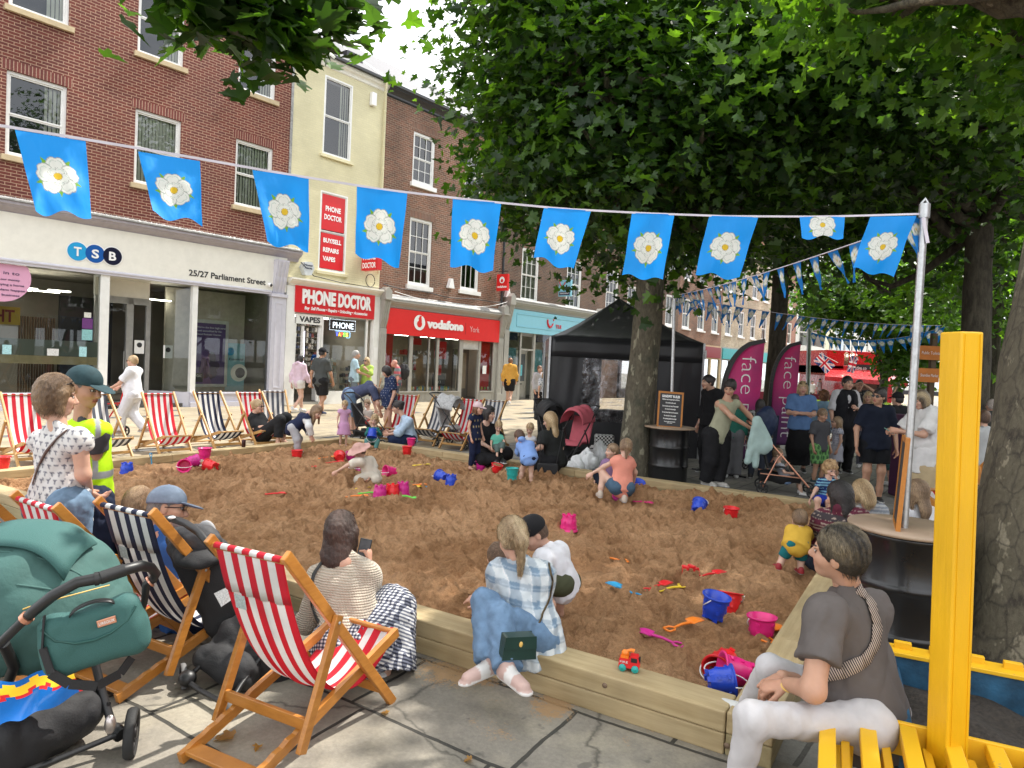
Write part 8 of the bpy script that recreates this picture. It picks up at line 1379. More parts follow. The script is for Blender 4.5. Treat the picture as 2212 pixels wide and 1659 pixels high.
J = J_(3.72, hd=(740, 1150, .12), nk=(745, 1210, .04), sl=(688, 1255, .06), sr=(792, 1240, .06), el=(672, 1340, .12), wl=(720, 1350, .34), er=(805, 1310, .25), wr=(796, 1225, .38), hl=(730, 1400, -.10), hr=(790, 1395, -.10), kl=(790, 1330, .20), kr=(845, 1318, .10), al=(800, 1470, .12), ar=(828, 1475, -.05))
cw, inf = person('dark haired woman in a chunky cream cardigan holding a phone in the near deckchair', J, 1.62, 1.0, 'a', face=(.22, .97, .02), hair=('wavy', (.035, .020, .016), (.11, .065, .05), .17), top=dict(c=(.6, .5, .4), mat=knit(), sl=1.85, loose=.035, hem=.05, wr=.010, flare=.006, name='cardigan', neck=.05), bot=dict(c=(.3, .3, .3), mat=gingham('gingham_cloth', 330., (.62, .62, .62), (.14, .15, .20), (.015, .018, .035)), len=1.80, loose=.075, flare=.05, wr=.006), shoes=dict(c=(.68, .67, .66), sole=(.7, .7, .7)), toes=dict(l=(.8, -.2, -.1), r=(.85, -.35, -.15)), glasses=('up', m_tort), handn=dict(r=((0, .25, 1), (-1, .2, 0)), l=((.5, .7, .2), (0, 0, -1))), curl=.5, bust=0)
p = P(786, 1190, 4.12); ph = thing('phone', 'dark smartphone held up by the woman in the cream cardigan', 'phone', Matrix.Translation(Vector(tuple(p)))@Matrix.Rotation(.10, 4, 'Z')@Matrix.Rotation(.18, 4, 'Y')); m = MB().box(-.036, .036, -.004, .004, -.075, .075); m.build('case', m_black, ph, bev=.004); MB().box(-.032, .032, -.0052, -.0045, -.070, .070).build('screen', plainm('phone_screen', (.08, .09, .11), .1, var=.3, vs=20), ph)
drape(cw, inf, [o for o in cw.children if o.name.startswith('cardigan')][0], [(697, 1215), (680, 1240), (672, 1270), (676, 1310), (690, 1345)], .020, m_black)
# man in the blue cap in the second deckchair
J = J_(4.25, hd=(362, 1100, .1), nk=(352, 1150, .02), sl=(318, 1180, .10), sr=(395, 1180, -.02), el=(330, 1270, .22), wl=(380, 1290, .40), er=(425, 1280, .02), wr=(455, 1290, .22), hl=(375, 1330, .02), hr=(440, 1325, -.10), kl=(440, 1260, .45), kr=(500, 1290, .28), al=(450, 1380, .5), ar=(520, 1400, .35))
person('man in a faded blue denim cap and blue shirt sitting in the navy striped deckchair', J, 1.74, 1.05, 'b', face=(.93, .28, -.05), hair=('crop', (.16, .14, .13)), hat=('cap', (.20, .25, .33), m_denim), top=dict(c=(.03, .10, .30), sl=1.4, loose=.03, hem=.05), bot=dict(c=(.02, .03, .07), len=1.9), shoes=dict(c=(.05, .05, .05)), glasses=('on', m_shade), beard=(.3, .28, .27))
# long haired woman in beige beside him
J = J_(4.75, hd=(302, 1090, .0), nk=(296, 1140, 0), sl=(262, 1165, .06), sr=(325, 1168, -.04), el=(240, 1235, .08), wl=(270, 1290, .2), er=(335, 1240, .05), wr=(330, 1290, .2), hl=(262, 1300, .05), hr=(310, 1300, 0), kl=(300, 1280, .45), kr=(345, 1290, .4), al=(300, 1370, .45), ar=(345, 1380, .4))
person('woman with long light brown hair in a beige top beside the blue capped man', J, 1.66, 1.0, 'b', face=(.35, .93, -.05), hair=('long', (.20, .115, .06), (.46, .31, .18), .36), top=dict(c=(.50, .38, .25), sl=.7, loose=.02, hem=.06, wr=.010), bot=dict(c=(.03, .03, .04), len=1.9), shoes=dict(c=(.3, .3, .3)))
# floral blouse woman and hi-vis man standing at the left
def leafprint(V, C_):
 u = V[:, 0]*1.0+V[:, 1]*.35; z = V[:, 2]; per = .042; row = np.floor(z/per); uu = u/per+.5*(row % 2); du = (uu-np.floor(uu)-.5)*per; dz = (z/per-row-.5)*per; m = (np.abs(du) < .0035) & (np.abs(dz) < .013); m |= (np.abs(np.abs(du)-.008) < .0045) & (np.abs(dz-.004-.5*np.abs(du)) < .0045); C_[m] = (.14, .14, .17); return C_
J = stand(140, 1270, 1.64, math.radians(28))
J = J_(4.1, hd=(122, 855, .0), nk=(124, 922, 0), sl=(92, 950, .16), sr=(172, 948, -.12), el=(98, 1030, .30), wl=(150, 1070, .22), er=(180, 1025, -.10), wr=(192, 1062, .12), hl=(105, 1090, .12), hr=(158, 1092, -.08), kl=(110, 1240, .10), kr=(155, 1242, -.06), al=(110, 1400, .12), ar=(152, 1405, -.06))
fw, inf = person('woman with a brown bob in a white leaf print blouse and jeans, standing', J, 1.66, 1.02, 'a', face=(.80, .58, -.12), hair=('bob', (.11, .06, .03), (.27, .17, .09)), top=dict(c=(.60, .58, .57), pat=leafprint, sl=0, loose=.026, hem=.10, wr=.010, name='blouse', neck=.05, flare=.0), bot=dict(c=(.13, .20, .29), mat=m_denim, len=1.97, loose=.018), shoes=dict(c=(.3, .2, .15)), glasses=('up', m_shade), fat=1.10, res=.0085, handn=dict(l=((.7, .2, -.4), (0, 1, 0)), r=((.5, .5, -.4), (0, 0, 1))), curl=.5)
drape(fw, inf, [o for o in fw.children if o.name.startswith('blouse')][0], [(148, 930), (128, 945), (102, 975), (84, 1010), (74, 1045)], .016, plainm('brown_leather', (.07, .03, .02), .5))
J = J_(4.75, hd=(182, 838, 0), nk=(178, 905, 0), sl=(150, 935, .18), sr=(212, 932, -.12), el=(150, 1010, .2), wl=(180, 1050, .1), er=(205, 1010, -.05), wr=(196, 1068, .1), hl=(165, 1085, .10), hr=(205, 1085, -.08), kl=(190, 1220, .06), kr=(220, 1222, -.1), al=(190, 1350, .05), ar=(225, 1360, -.1))
hv = dict(y=(.48, .80, .012), g=(.30, .31, .32))
def hivis(V, C_): z = V[:, 2]; z0 = V[:, 2].max(); m = ((z0-z > .36) & (z0-z < .41)) | ((z0-z > .56) & (z0-z < .61)); C_[m] = hv['g']; x = (V-V.mean(0))@npa(.8, .6, 0); C_[(np.abs(x-.045) < .016) & (z0-z < .36)] = hv['g']; return C_
mn, inf = person('man in a dark teal cap and fluorescent yellow vest standing beside the bob haired woman', J, 1.78, 1.06, 'd', face=(.93, -.10, -.18), hair=('crop', (.12, .11, .10)), hat=('cap', (.025, .055, .065), m_denim), top=dict(c=(.06, .06, .07), sl=.5, loose=.012, hem=.04), bot=dict(c=(.012, .018, .04), len=1.97, loose=.03), shoes=dict(c=(.03, .03, .03)), male=True)
S = SDF(); Pv, Sh, sp_, ax_ = inf['Pv'], inf['Sh'], inf['spine'], inf['ax']
S.cone(Pv-sp_*.03, Pv+sp_*.2, .200, .185, .05, side=ax_, flat=.84, cuta=True); S.cone(Pv+sp_*.2, Sh-sp_*.10, .185, .196, .05, side=ax_, flat=.82); S.cone(J['sl']-ax_*.02, J['sr']+ax_*.02, .082, .082, .05); S.cone(J['nk']-sp_*.01+inf['fwd']*.02, J['nk']+sp_*.12+inf['fwd']*.08, .07, .10, .01, neg=True)
garment('hi_vis_vest', S, .0095, hv['y'], mn, inf['B'], None, .008, .12, 4, pat=hivis)
# ---------------------------------------------------------------- standing and seated figures further back
def sth(px, fy, hy, hd_, z=0., kid=0., **ov):
 B = G(px, fy, z); h = (fy-hy)/FPX*B[1]*1.0; return stand(px, fy, h, math.radians(hd_), z, kid, **ov), h
BR, DK, BL, GY, AU, LB = ((.075, .04, .025), (.18, .10, .06)), ((.012, .010, .010), (.04, .03, .03)), ((.30, .19, .09), (.62, .47, .28)), ((.30, .29, .28), (.5, .49, .47)), ((.12, .05, .025), (.30, .14, .07)), ((.16, .10, .06), (.40, .27, .16))
WH = dict(c=(.6, .6, .6)); BS = dict(c=(.02, .02, .02)); R_ARM = dict(er=(.10, -.12, .66), wr=(.22, -.08, .60), el=(.10, .12, .66), wl=(.22, .08, .60))
def W(label, px, fy, hy, hdg, hair, top, bot, sk='a', kid=0., z=0., ov={}, **kw):
 J, h = sth(px, fy, hy, hdg, z, kid, **ov); k = dict(hs=1+.28*kid*min(1.2, 1.7/max(h, .6)-.6) if kid else 1.); k.update(kw); k.setdefault('shoes', WH); return person(label, J, h, skin=sk, hair=hair, top=top, bot=bot, **k)
def C(*c, **k): return dict(c=c, **k)
W('woman with short blonde hair all in white pushing the red walker past the bank', 285, 942, 768, 180, ('short',)+BL, C(.70, .70, .74, sl=.8, loose=.03, hem=.08), C(.62, .62, .66, loose=.035, len=1.9), fat=1.15, ov=dict(WALK, **R_ARM), glasses=('on', m_tort), shoes=C(.3, .2, .15))
W('long haired girl in a pink hoodie and white shorts outside the phone repair shop', 643, 892, 766, 60, ('long',)+DK+(.32,), C(.62, .47, .56, sl=1.8, loose=.03, hem=.04, hood=1, name='hoodie'), C(.65, .62, .6, len=.4, loose=.03), sk='c', ov=WALK)
W('man in a black cap, charcoal t-shirt and black shorts walking outside the phone repair shop', 690, 900, 752, 70, ('crop',)+DK, C(.06, .065, .065, sl=.8, loose=.02, hem=.08), C(.012, .012, .014, len=.85, loose=.035), sk='d', hat=('cap', (.01, .01, .012)), ov=WALK, fat=1.08, shoes=C(.02, .03, .08))
p = FM@Vector((-5.95, .95, .15)); q = proj(p); J = stand(*q, 1.75, math.radians(-60), .15, el=(.06, .14, .66), wl=(.16, .05, .72), er=(.06, -.14, .66), wr=(.18, -.02, .60)); person('man in a blue t-shirt behind the counter inside the phone repair shop', J, 1.75, skin='d', hair=('short',)+DK, top=C(.01, .06, .22), bot=C(.02, .02, .03), res=.022)
W('grey haired man in a pale blue t-shirt facing right by the phone repair window', 762, 886, 757, 15, ('short',)+GY, C(.36, .50, .58, sl=.7, loose=.02, hem=.08), C(.14, .17, .20), sk='b', fat=1.1, ov=dict(er=(.06, -.12, .65), wr=(.2, -.08, .60)))
W('blonde woman in a lime green top and sunglasses beside the man in pale blue', 789, 886, 772, -115, ('long',)+BL+(.2,), C(.36, .50, .10, sl=1.5, loose=.03, hem=.1, name='blouse'), C(.5, .5, .45), glasses=('on', m_shade), ov=dict(er=(.06, -.14, .70), wr=(.14, -.10, .84), el=(.06, .14, .70), wl=(.14, .10, .78)))
W('bald man in a red and pink t-shirt with a black backpack near the red shopfront', 855, 888, 776, 190, ('bald', (.4, .3, .25)), C(.42, .10, .12, sl=.7, loose=.02, pat=stripes_z((.2, .22, .24), .18)), C(.08, .09, .12), sk=(.58, .28, .22), fat=1.15, ov=dict(hd=(.07, 0, .92), er=(.05, -.12, .66), wr=(.17, -.02, .66)))
W('white haired person mostly hidden behind the bald man', 831, 884, 790, 120, ('short', (.55, .54, .52)), C(.5, .48, .45), C(.3, .28, .25))
p = G(869, 888); o = MB(T3(0, 0, 0)); S = SDF(); S.ell((0, 0, 1.25), (.17, .13, .24)); V, F = S.mesh(.02, .01, .1, 2); o = np_mesh('backpack', V, F, m_fab, M=Matrix.Translation(Vector(tuple(p)))); tag(o, 'black backpack on the bald man in front of the red shop', 'backpack')
D = G(762, 944)[1]; J = J_(D, hd=(818, 852, -.1), nk=(808, 836, -.05), sl=(798, 830, .15), sr=(806, 842, -.22), el=(806, 862, .1), wl=(812, 885, 0), er=(817, 872, -.25), wr=(822, 892, -.15), hl=(754, 852, .12), hr=(758, 856, -.10), kl=(764, 900, .12), kr=(757, 903, -.12), al=(772, 936, .1), ar=(762, 940, -.12)); J['_f'] = npa(.9, -.3, 0)
person('man in a navy t-shirt and denim shorts bending over the black pushchair', J, 1.76, skin='a', hair=('crop',)+BR, face=(.5, -.2, -.8), top=C(.055, .065, .12, sl=.75, loose=.02, hem=.05), bot=C(.14, .22, .34, len=.95, loose=.03, mat=m_denim), shoes=BS, fat=1.08)
W('woman in a dotted navy blouse and denim shorts looking down at the toddlers', 838, 952, 790, 205, ('bob',)+DK, C(.018, .03, .08, sl=.8, loose=.035, hem=.10, name='blouse', pat=dots((.3, .3, .35), .05, .006)), C(.26, .36, .46, len=.35, loose=.02, mat=m_denim), fat=1.15, face=(-.8, -.3, -.55), ov=dict(hd=(.06, 0, .925), el=(-.02, .15, .65), wl=(.03, .16, .50)))
D = G(880, 958, .1)[1]; J = J_(D, hd=(859, 880), nk=(869, 897), sl=(877, 908, .14), sr=(882, 910, -.16), el=(862, 928, .15), wl=(842, 932, .1), er=(862, 935, -.25), wr=(840, 938, -.2), hl=(884, 948, .1), hr=(887, 950, -.1), kl=(848, 945, .12), kr=(850, 952, -.25), al=(858, 958, .1), ar=(872, 962, -.22)); J['_f'] = npa(-1, -.2, 0)
person('woman with a dark bun, pale blue shirt and navy dungarees seated on the far corner', J, 1.65, skin='a', hair=('bun',)+DK, face=(-.95, -.2, -.25), top=C(.42, .54, .68, sl=1.4, loose=.03, name='shirt'), bot=C(.012, .022, .06, loose=.03), shoes=BS)
def small(label, D, hair, top, bot, h, hs, js, sk='c', **kw): J = J_(D, **js); f = kw.pop('f', None); (J.__setitem__('_f', npa(*f)) if f else None); return person(label, J, h, hs, sk, hair=hair, top=top, bot=bot, **kw)
small('toddler in the black pushchair below the bending man', G(800, 962)[1], ('short',)+LB, C(.42, .36, .32), C(.4, .05, .05, len=.7), .9, 1.3, dict(hd=(793, 872), nk=(795, 884), sl=(788, 889), sr=(802, 890), el=(788, 898), wl=(795, 903, -.1), er=(804, 899), wr=(802, 906, -.1), hl=(795, 912), hr=(806, 912), kl=(800, 912, -.2), kr=(812, 914, -.2), al=(803, 930, -.2), ar=(812, 930, -.2)), f=(.3, -1, 0), face=(-.3, -.9, -.3))
D = G(803, 968, .15)[1]; small('curly haired toddler in teal drinking from a blue bucket on the far corner', D, ('curly',)+BL, C(.02, .14, .13, sl=1.8, loose=.015), C(.10, .26, .25, loose=.02), .85, 1.38, dict(hd=(809, 907), nk=(806, 921), sl=(796, 927, -.02), sr=(816, 927), el=(791, 938, -.05), wl=(798, 932, -.16), er=(821, 938, -.05), wr=(813, 932, -.16), hl=(799, 952), hr=(812, 952), kl=(793, 952, -.18), kr=(815, 953, -.18), al=(792, 966, -.2), ar=(812, 968, -.2)), f=(0, -1, 0), face=(-.1, -1, -.3))
o = bucket(803, 960, 'blue', 'blue bucket held over the face of the curly haired toddler', 'inv', z=.13); o.matrix_world = Matrix.Translation(Vector(tuple(P(804, 936, D-.2))))@Matrix.Rotation(math.radians(160), 4, 'X')@T3(0, 0, -.07)
W('little blonde girl in a frilled pink dress standing at the far timber', 741, 966, 865, -70, ('short',)+BL, C(.52, .30, .46, sl=.25, loose=.02, flare=.03, hem=.02, name='dress_top'), None, sk='c', kid=1, shoes=None, skirt=C(.52, .28, .46, len=.95, w=1.25), z=.1, face=(-.1, -.9, -.5))
small('girl with messy long hair and a navy and white jacket bending over the red bucket', G(642, 985, .1)[1], ('wavy',)+LB+(.30,), C(.012, .018, .05, sl=1.8, loose=.03, hem=.03, name='jacket', pat=lambda V, C_: np.where(((V@RC[:, 0]) > (V@RC[:, 0]).max()-.17)[:, None] & (V[:, 2:] < V[:, 2].max()-.10), .62, C_)), C(.36, .36, .38, len=1.7), 1.25, 1.15, dict(hd=(684, 890, -.05), nk=(667, 893), sl=(652, 899, .10), sr=(664, 905, -.14), el=(662, 925, .05), wl=(670, 940, 0), er=(668, 922, -.2), wr=(674, 943, -.15), hl=(630, 924, .08), hr=(634, 927, -.08), kl=(646, 948, .06), kr=(642, 950, -.12), al=(637, 976, .05), ar=(644, 981, -.1)), f=(1, -.3, 0), face=(.85, -.4, -.5), shoes=None)
D = G(580, 968)[1]; small('woman in black with a fair hair bun lying back barefoot in a red striped deckchair', D, ('bun',)+BL, C(.018, .018, .02, sl=.9, loose=.02), C(.015, .015, .017, len=1.75, loose=.03), 1.66, 1., dict(hd=(557, 878, .1), nk=(549, 893, .1), sl=(562, 897, .22), sr=(544, 903, .02), el=(575, 915, .2), wl=(592, 912, .05), er=(550, 925, -.05), wr=(578, 920, -.1), hl=(573, 935, .12), hr=(565, 940, -.05), kl=(618, 902, 0), kr=(605, 907, -.2), al=(612, 950, -.05), ar=(600, 957, -.25)), sk='a', f=(.6, -.7, 0), face=(.95, -.2, .0), shoes=None, glasses=('on', m_tort))
small('child in a pink straw sun hat and cream clothes kneeling and piling up sand', G(795, 1045, .12)[1], ('short',)+BR, C(.62, .56, .48, sl=.8, loose=.04, hem=.16, wr=.012), C(.5, .45, .38, len=1.2, loose=.03), 1.05, 1.2, dict(hd=(776, 974, -.05), nk=(784, 988), sl=(776, 997, -.14), sr=(800, 995, .10), el=(750, 1005, -.2), wl=(728, 1018, -.2), er=(812, 1016, .05), wr=(797, 1034, -.15), hl=(796, 1028, -.06), hr=(808, 1026, .08), kl=(775, 1036, -.15), kr=(812, 1036, -.15), al=(800, 1042, .0), ar=(820, 1040, .08)), f=(-.9, -.4, 0), face=(-.9, -.3, -.3), hat=('sunhat', (.52, .31, .27)), shoes=None)
W('man in a mustard hoodie and black shorts walking away past the travel shop', 1098, 877, 773, 80, ('crop',)+AU, C(.58, .31, .06, sl=1.85, loose=.04, hem=.05, hood=1, name='hoodie'), C(.012, .012, .014, len=.85, loose=.04), ov=WALK)
W('woman with long fair hair and a patterned white t-shirt at the left of the tent', 1172, 902, 803, 105, ('long',)+LB+(.3,), C(.55, .56, .60, sl=.7, loose=.02, hem=.06, pat=dots((.12, .14, .2), .06, .014)), C(.012, .012, .014), ov=WALK, shoes=BS)
W('woman in a pale grey jacket facing the camera behind the fair haired woman', 1160, 893, 790, -50, ('short',)+AU, C(.42, .40, .42, sl=1.9, loose=.04, hem=.1, name='jacket'), C(.02, .02, .03))
W('girl in navy clothes and a pale pink lettered cap standing in the sand', 1022, 1016, 866, -35, ('long',)+AU+(.16,), C(.012, .018, .05, sl=.4, loose=.02, hem=.06, flare=.03, pat=dots((.5, .4, .2), .09, .010)), C(.01, .015, .045, len=1.85, loose=.012), kid=.8, z=.12, hat=('cap', (.62, .46, .48)), shoes=None, ov=dict(hd=(.04, 0, .90)))
p = PEOPLE[-1]; D = G(1055, 1000, .2)[1]+.1
small('woman in black with sunglasses on her head sitting cross legged on the timber', D, ('bob',)+DK, C(.012, .012, .014, sl=.75, loose=.02), C(.012, .012, .014, loose=.035), 1.66, 1., dict(hd=(1056, 894), nk=(1050, 914), sl=(1066, 926, .1), sr=(1036, 926, -.02), el=(1086, 950, .05), wl=(1088, 972, -.1), er=(1037, 955, -.1), wr=(1056, 966, -.25), hl=(1062, 980, .05), hr=(1045, 982, 0), kl=(1094, 980, -.15), kr=(1042, 992, -.35), al=(1065, 990, -.3), ar=(1082, 992, -.35)), f=(.4, -.9, 0), face=(.80, -.5, -.1), glasses=('up', m_shade), shoes=BS)
small('blond toddler in a sea green t-shirt on the lap of the woman in black', D-.3, ('short',)+BL, C(.12, .42, .32, sl=.7), C(.09, .13, .12, loose=.02, len=1.7), .80, 1.42, dict(hd=(1077, 921), nk=(1075, 936), sl=(1084, 943), sr=(1066, 943), el=(1089, 954, -.04), wl=(1086, 966, -.1), er=(1061, 955, -.04), wr=(1062, 966, -.12), hl=(1078, 964), hr=(1070, 965), kl=(1086, 960, -.15), kr=(1074, 966, -.18), al=(1083, 974, -.22), ar=(1074, 982, -.22)), f=(.1, -1, 0), face=(.05, -.9, -.5), shoes=None)
small('fair toddler in a white vest between the mother in black and the hooded boy', D+.1, ('short',)+BL, C(.62, .62, .66), C(.2, .25, .35), .85, 1.4, dict(hd=(1145, 926), nk=(1144, 941), sl=(1154, 947), sr=(1134, 947), el=(1157, 958), wl=(1152, 966, -.1), er=(1131, 958), wr=(1138, 968, -.1), hl=(1149, 972), hr=(1139, 972), kl=(1150, 985), kr=(1138, 985), al=(1150, 1000), ar=(1138, 1000)), f=(-.2, -1, 0), face=(-.3, -.9, -.4))
small('small boy in a pale blue hoodie and dark shorts bending over, back to us', G(1135, 1040, .12)[1], ('short',)+BR, C(.20, .33, .66, sl=1.8, loose=.035, hem=.05, hood=1, name='hoodie'), C(.01, .015, .04, len=.55, loose=.015), 1.05, 1.25, dict(hd=(1122, 944, .1), nk=(1129, 952, .06), sl=(1122, 962, .1), sr=(1147, 960, .04), el=(1119, 975, .15), wl=(1122, 984, .22), er=(1152, 978, .1), wr=(1146, 985, .2), hl=(1136, 990, -.05), hr=(1150, 990, -.06), kl=(1129, 1012, 0), kr=(1147, 1014, -.02), al=(1124, 1034, -.02), ar=(1147, 1037, -.05)), f=(-.2, 1, 0), face=(-.5, .7, -.5), shoes=None)
D = G(1195, 1008, .2)[1]; small('woman with long straight blonde hair in black sitting on the far timber', D, ('long',)+BL+(.36,), C(.02, .022, .022, sl=.8, loose=.03), C(.012, .012, .014, loose=.03), 1.68, 1., dict(hd=(1188, 908, 0), nk=(1190, 928), sl=(1173, 941, -.12), sr=(1207, 940, .10), el=(1168, 966, -.2), wl=(1152, 975, -.05), er=(1212, 968, .12), wr=(1190, 975, .2), hl=(1190, 996, -.08), hr=(1207, 996, .08), kl=(1160, 992, .05), kr=(1170, 985, .25), al=(1158, 1015, .0), ar=(1165, 1010, .2)), f=(-1, .2, 0), face=(-.85, .35, -.35), shoes=BS)
hb = thing('handbag', 'black bag hanging over the far timber beside the blonde woman in black', 'bag', P(1183, 1016, D-.25)); m = MB().box(-.15, .15, -.04, .04, -.16, .10); m.build('body', m_fab, hb, bev=.02); m = MB(); m.tube([(-.12, 0, .1), (-.13, .0, .55)], .006, 6); m.tube([(.12, 0, .1), (.20, 0, .6)], .006, 6); m.build('strap', m_fab, hb)
small('girl with a ponytail in a salmon t-shirt squatting with her arm stretched left', G(1325, 1085, .12)[1], ('pony',)+LB+(.16,), C(.70, .27, .20, sl=.45, loose=.02, hem=.05), C(.06, .11, .17, len=.45, loose=.03, mat=m_denim), 1.30, 1.15, dict(hd=(1352, 968, .08), nk=(1348, 986, .03), sl=(1332, 994, .0), sr=(1362, 996, .06), el=(1305, 1008, .05), wl=(1280, 1022, .08), er=(1372, 1020, .12), wr=(1368, 1045, .22), hl=(1330, 1052, -.05), hr=(1354, 1054, -.03), kl=(1303, 1024, .06), kr=(1352, 1068, .12), al=(1296, 1068, -.02), ar=(1348, 1078, -.12)), f=(-.1, 1, 0), face=(.1, .9, -.4), shoes=C(.5, .42, .35))
small('crouching child in dark clothes half hidden behind the girl in salmon pink', G(1310, 1060, .12)[1]+.2, ('short',)+LB, C(.25, .15, .28, sl=1.5), C(.01, .015, .03), 1.2, 1.2, dict(hd=(1322, 975), nk=(1320, 992), sl=(1306, 1000), sr=(1330, 1000), el=(1298, 1018), wl=(1290, 1030), er=(1335, 1018), wr=(1330, 1032), hl=(1300, 1040), hr=(1315, 1042), kl=(1288, 1022), kr=(1310, 1020), al=(1295, 1052), ar=(1312, 1055)), f=(-.7, -.3, 0))
W('man in a navy jacket and beige trousers seen through the clear tent window', 1402, 935, 792, 100, ('short',)+AU, C(.03, .05, .10, sl=1.9, loose=.03, hem=.12, name='jacket'), C(.36, .27, .18, loose=.02))
W('woman dressed in black with tied dark hair in the side opening of the tent', 1528, 1025, 808, 200, ('bun',)+DK, C(.012, .012, .014, sl=1.6, loose=.03), C(.012, .012, .014, loose=.04), shoes=BS, ov=dict(hd=(.06, 0, .92)))
D = G(1540, 1055)[1]; small('woman in a sage green vest top and black trousers leaning to push the copper buggy', D, ('bun',)+DK, C(.34, .34, .24, sl=0, loose=.010, hem=.10, vest=1, name='vest_top', neck=.085, wr=.004), C(.012, .012, .014, loose=.045, len=1.95), 1.72, 1., dict(hd=(1577, 838), nk=(1570, 862), sl=(1594, 870, .05), sr=(1551, 872, -.05), el=(1617, 896, .1), wl=(1640, 922, .05), er=(1583, 902, -.22), wr=(1622, 925, -.15), hl=(1560, 940, .04), hr=(1537, 940, -.03), kl=(1558, 995, .05), kr=(1534, 995, -.05), al=(1550, 1042, .0), ar=(1524, 1040, .02)), sk='b', f=(.7, -.7, 0), face=(-.5, -.8, -.35), shoes=C(.4, .38, .35))
W('woman with long black hair, a plaid shirt and a navy backpack behind the buggy', 1632, 1036, 862, 60, ('long',)+DK+(.35,), C(.10, .09, .075, sl=1.7, loose=.03, hem=.12, name='shirt', pat=lambda V, C_: np.where(((V[:, 2:]*12) % 1 < .3) | ((V[:, :1]*12) % 1 < .25), .30, C_)), C(.03, .035, .05), shoes=BS)
S = SDF(); S.ell((0, 0, 0), (.17, .12, .24)); V, F = S.mesh(.016, .008, .1, 2); o = np_mesh('backpack', V, F, mk('navy_nylon', (.012, .025, .07), .6, bump=.2, bs=20), M=Matrix.Translation(Vector(tuple(P(1655, 912, 11.0))))); tag(o, 'navy backpack on the black haired woman behind the buggy', 'backpack')
W('person in grey trousers and white shoes hidden behind the pink banner', 1578, 1034, 852, 80, ('short',)+BR, C(.02, .12, .09, sl=1.7), C(.12, .12, .13, loose=.05))
D = G(1680, 1066)[1]; small('toddler sitting in the copper framed buggy', D, ('short',)+LB, C(.38, .38, .42), C(.2, .3, .5, len=.6, loose=.02), .95, 1.3, dict(hd=(1681, 982), nk=(1682, 998), sl=(1678, 1005, .08), sr=(1688, 1006, -.1), el=(1688, 1018, .06), wl=(1698, 1005, 0), er=(1695, 1020, -.14), wr=(1706, 1022, -.14), hl=(1697, 1035, .05), hr=(1700, 1036, -.05), kl=(1722, 1030, .04), kr=(1724, 1033, -.08), al=(1728, 1062, .04), ar=(1732, 1066, -.08)), f=(1, -.3, 0), face=(.9, -.4, -.1), shoes=C(.65, .63, .62), toes=dict(l=(.8, -.5, 0), r=(.8, -.5, 0)))
jk = thing('jacket', 'pale aqua jacket draped over the handle of the copper buggy', 'jacket', P(1632, 960, D-.12)); S = SDF(); k_ = D/FPX; S.cone((0, 0, .35), (.12, 0, .0), .06, .13, .06, side=(1, 0, 0), flat=.5); S.cone((-.02, 0, .3), (-.10, 0, -.25), .04, .045, .04); S.cone((0, 0, .25), (.02, 0, -.30), .04, .04, .04); V, F = S.mesh(.012, .007, .1, 6); np_mesh('fabric', V, F, mk('aqua_cotton', (.34, .46, .44), .85, bump=.3, bs=30), jk)
ARMX = dict(el=(.02, .13, .66), wl=(.13, -.04, .665), er=(.03, -.13, .655), wr=(.14, .04, .66))
W('woman in a blue top and long black skirt, arms folded, beside the second banner', 1722, 1022, 824, -105, ('long',)+BL+(.14,), C(.10, .19, .38, sl=.75, loose=.035, hem=.06, wr=.010, name='blouse'), None, skirt=C(.010, .010, .012, len=1.75, w=.98), ov=ARMX, glasses=('up', m_shade), shoes=BS, fat=1.08)
W('woman with curly auburn hair and a light blue shirt seen from behind', 1772, 1012, 843, 110, ('curly',)+AU, C(.24, .38, .52, sl=1.5, loose=.035, hem=.10, name='shirt'), C(.03, .05, .09), shoes=BS, ov=dict(er=(.06, -.14, .74), wr=(.05, -.06, .88)))
r_, inf = W('tall young man in a black gilet over a white shirt standing behind the boy', 1816, 1024, 812, -85, ('short',)+DK, C(.58, .57, .60, sl=.9, loose=.03, hem=.04, name='shirt'), C(.012, .012, .014, loose=.03), shoes=BS, ov=dict(el=(.02, .14, .66), wl=(.13, .04, .69)))
S = SDF(); S.cone(inf['Pv']-inf['spine']*.02, inf['Sh']-inf['spine']*.12, .205, .215, .05, side=inf['ax'], flat=.84); S.cone(inf['Sh']-inf['ax']*.12-inf['spine']*.03, inf['Sh']+inf['ax']*.12-inf['spine']*.02, .095, .095, .04); S.cone(inf['Pv']+inf['fwd']*.20, inf['Sh']+inf['fwd']*.16+inf['spine']*.06, .04, .07, .01, neg=True); garment('gilet', S, .014, (.014, .014, .018), r_, inf['B'], wr=.008, seed=4)
W('boy in a charcoal t-shirt and green camouflage shorts standing with his arms down', 1765, 1046, 882, -70, ('short',)+LB, C(.075, .075, .085, sl=.8, loose=.035, hem=.08), C(.16, .36, .12, len=.95, loose=.05, pat=dots((.05, .12, .05), .08, .025)), kid=.6, sk='b', face=(.5, -.8, -.3), shoes=C(.03, .07, .08))
W('girl in glasses and a pale floral dress beside the boy in charcoal', 1803, 1036, 900, 175, ('long',)+LB+(.32,), C(.48, .48, .55, sl=.3, loose=.02, flare=.03, name='dress_top', pat=dots((.2, .22, .35), .04, .008)), None, skirt=C(.46, .46, .54, len=.8, w=1.2), kid=.8, glasses=('on', m_tort), ov=dict(er=(.03, -.13, .62), wr=(.13, -.06, .60)))
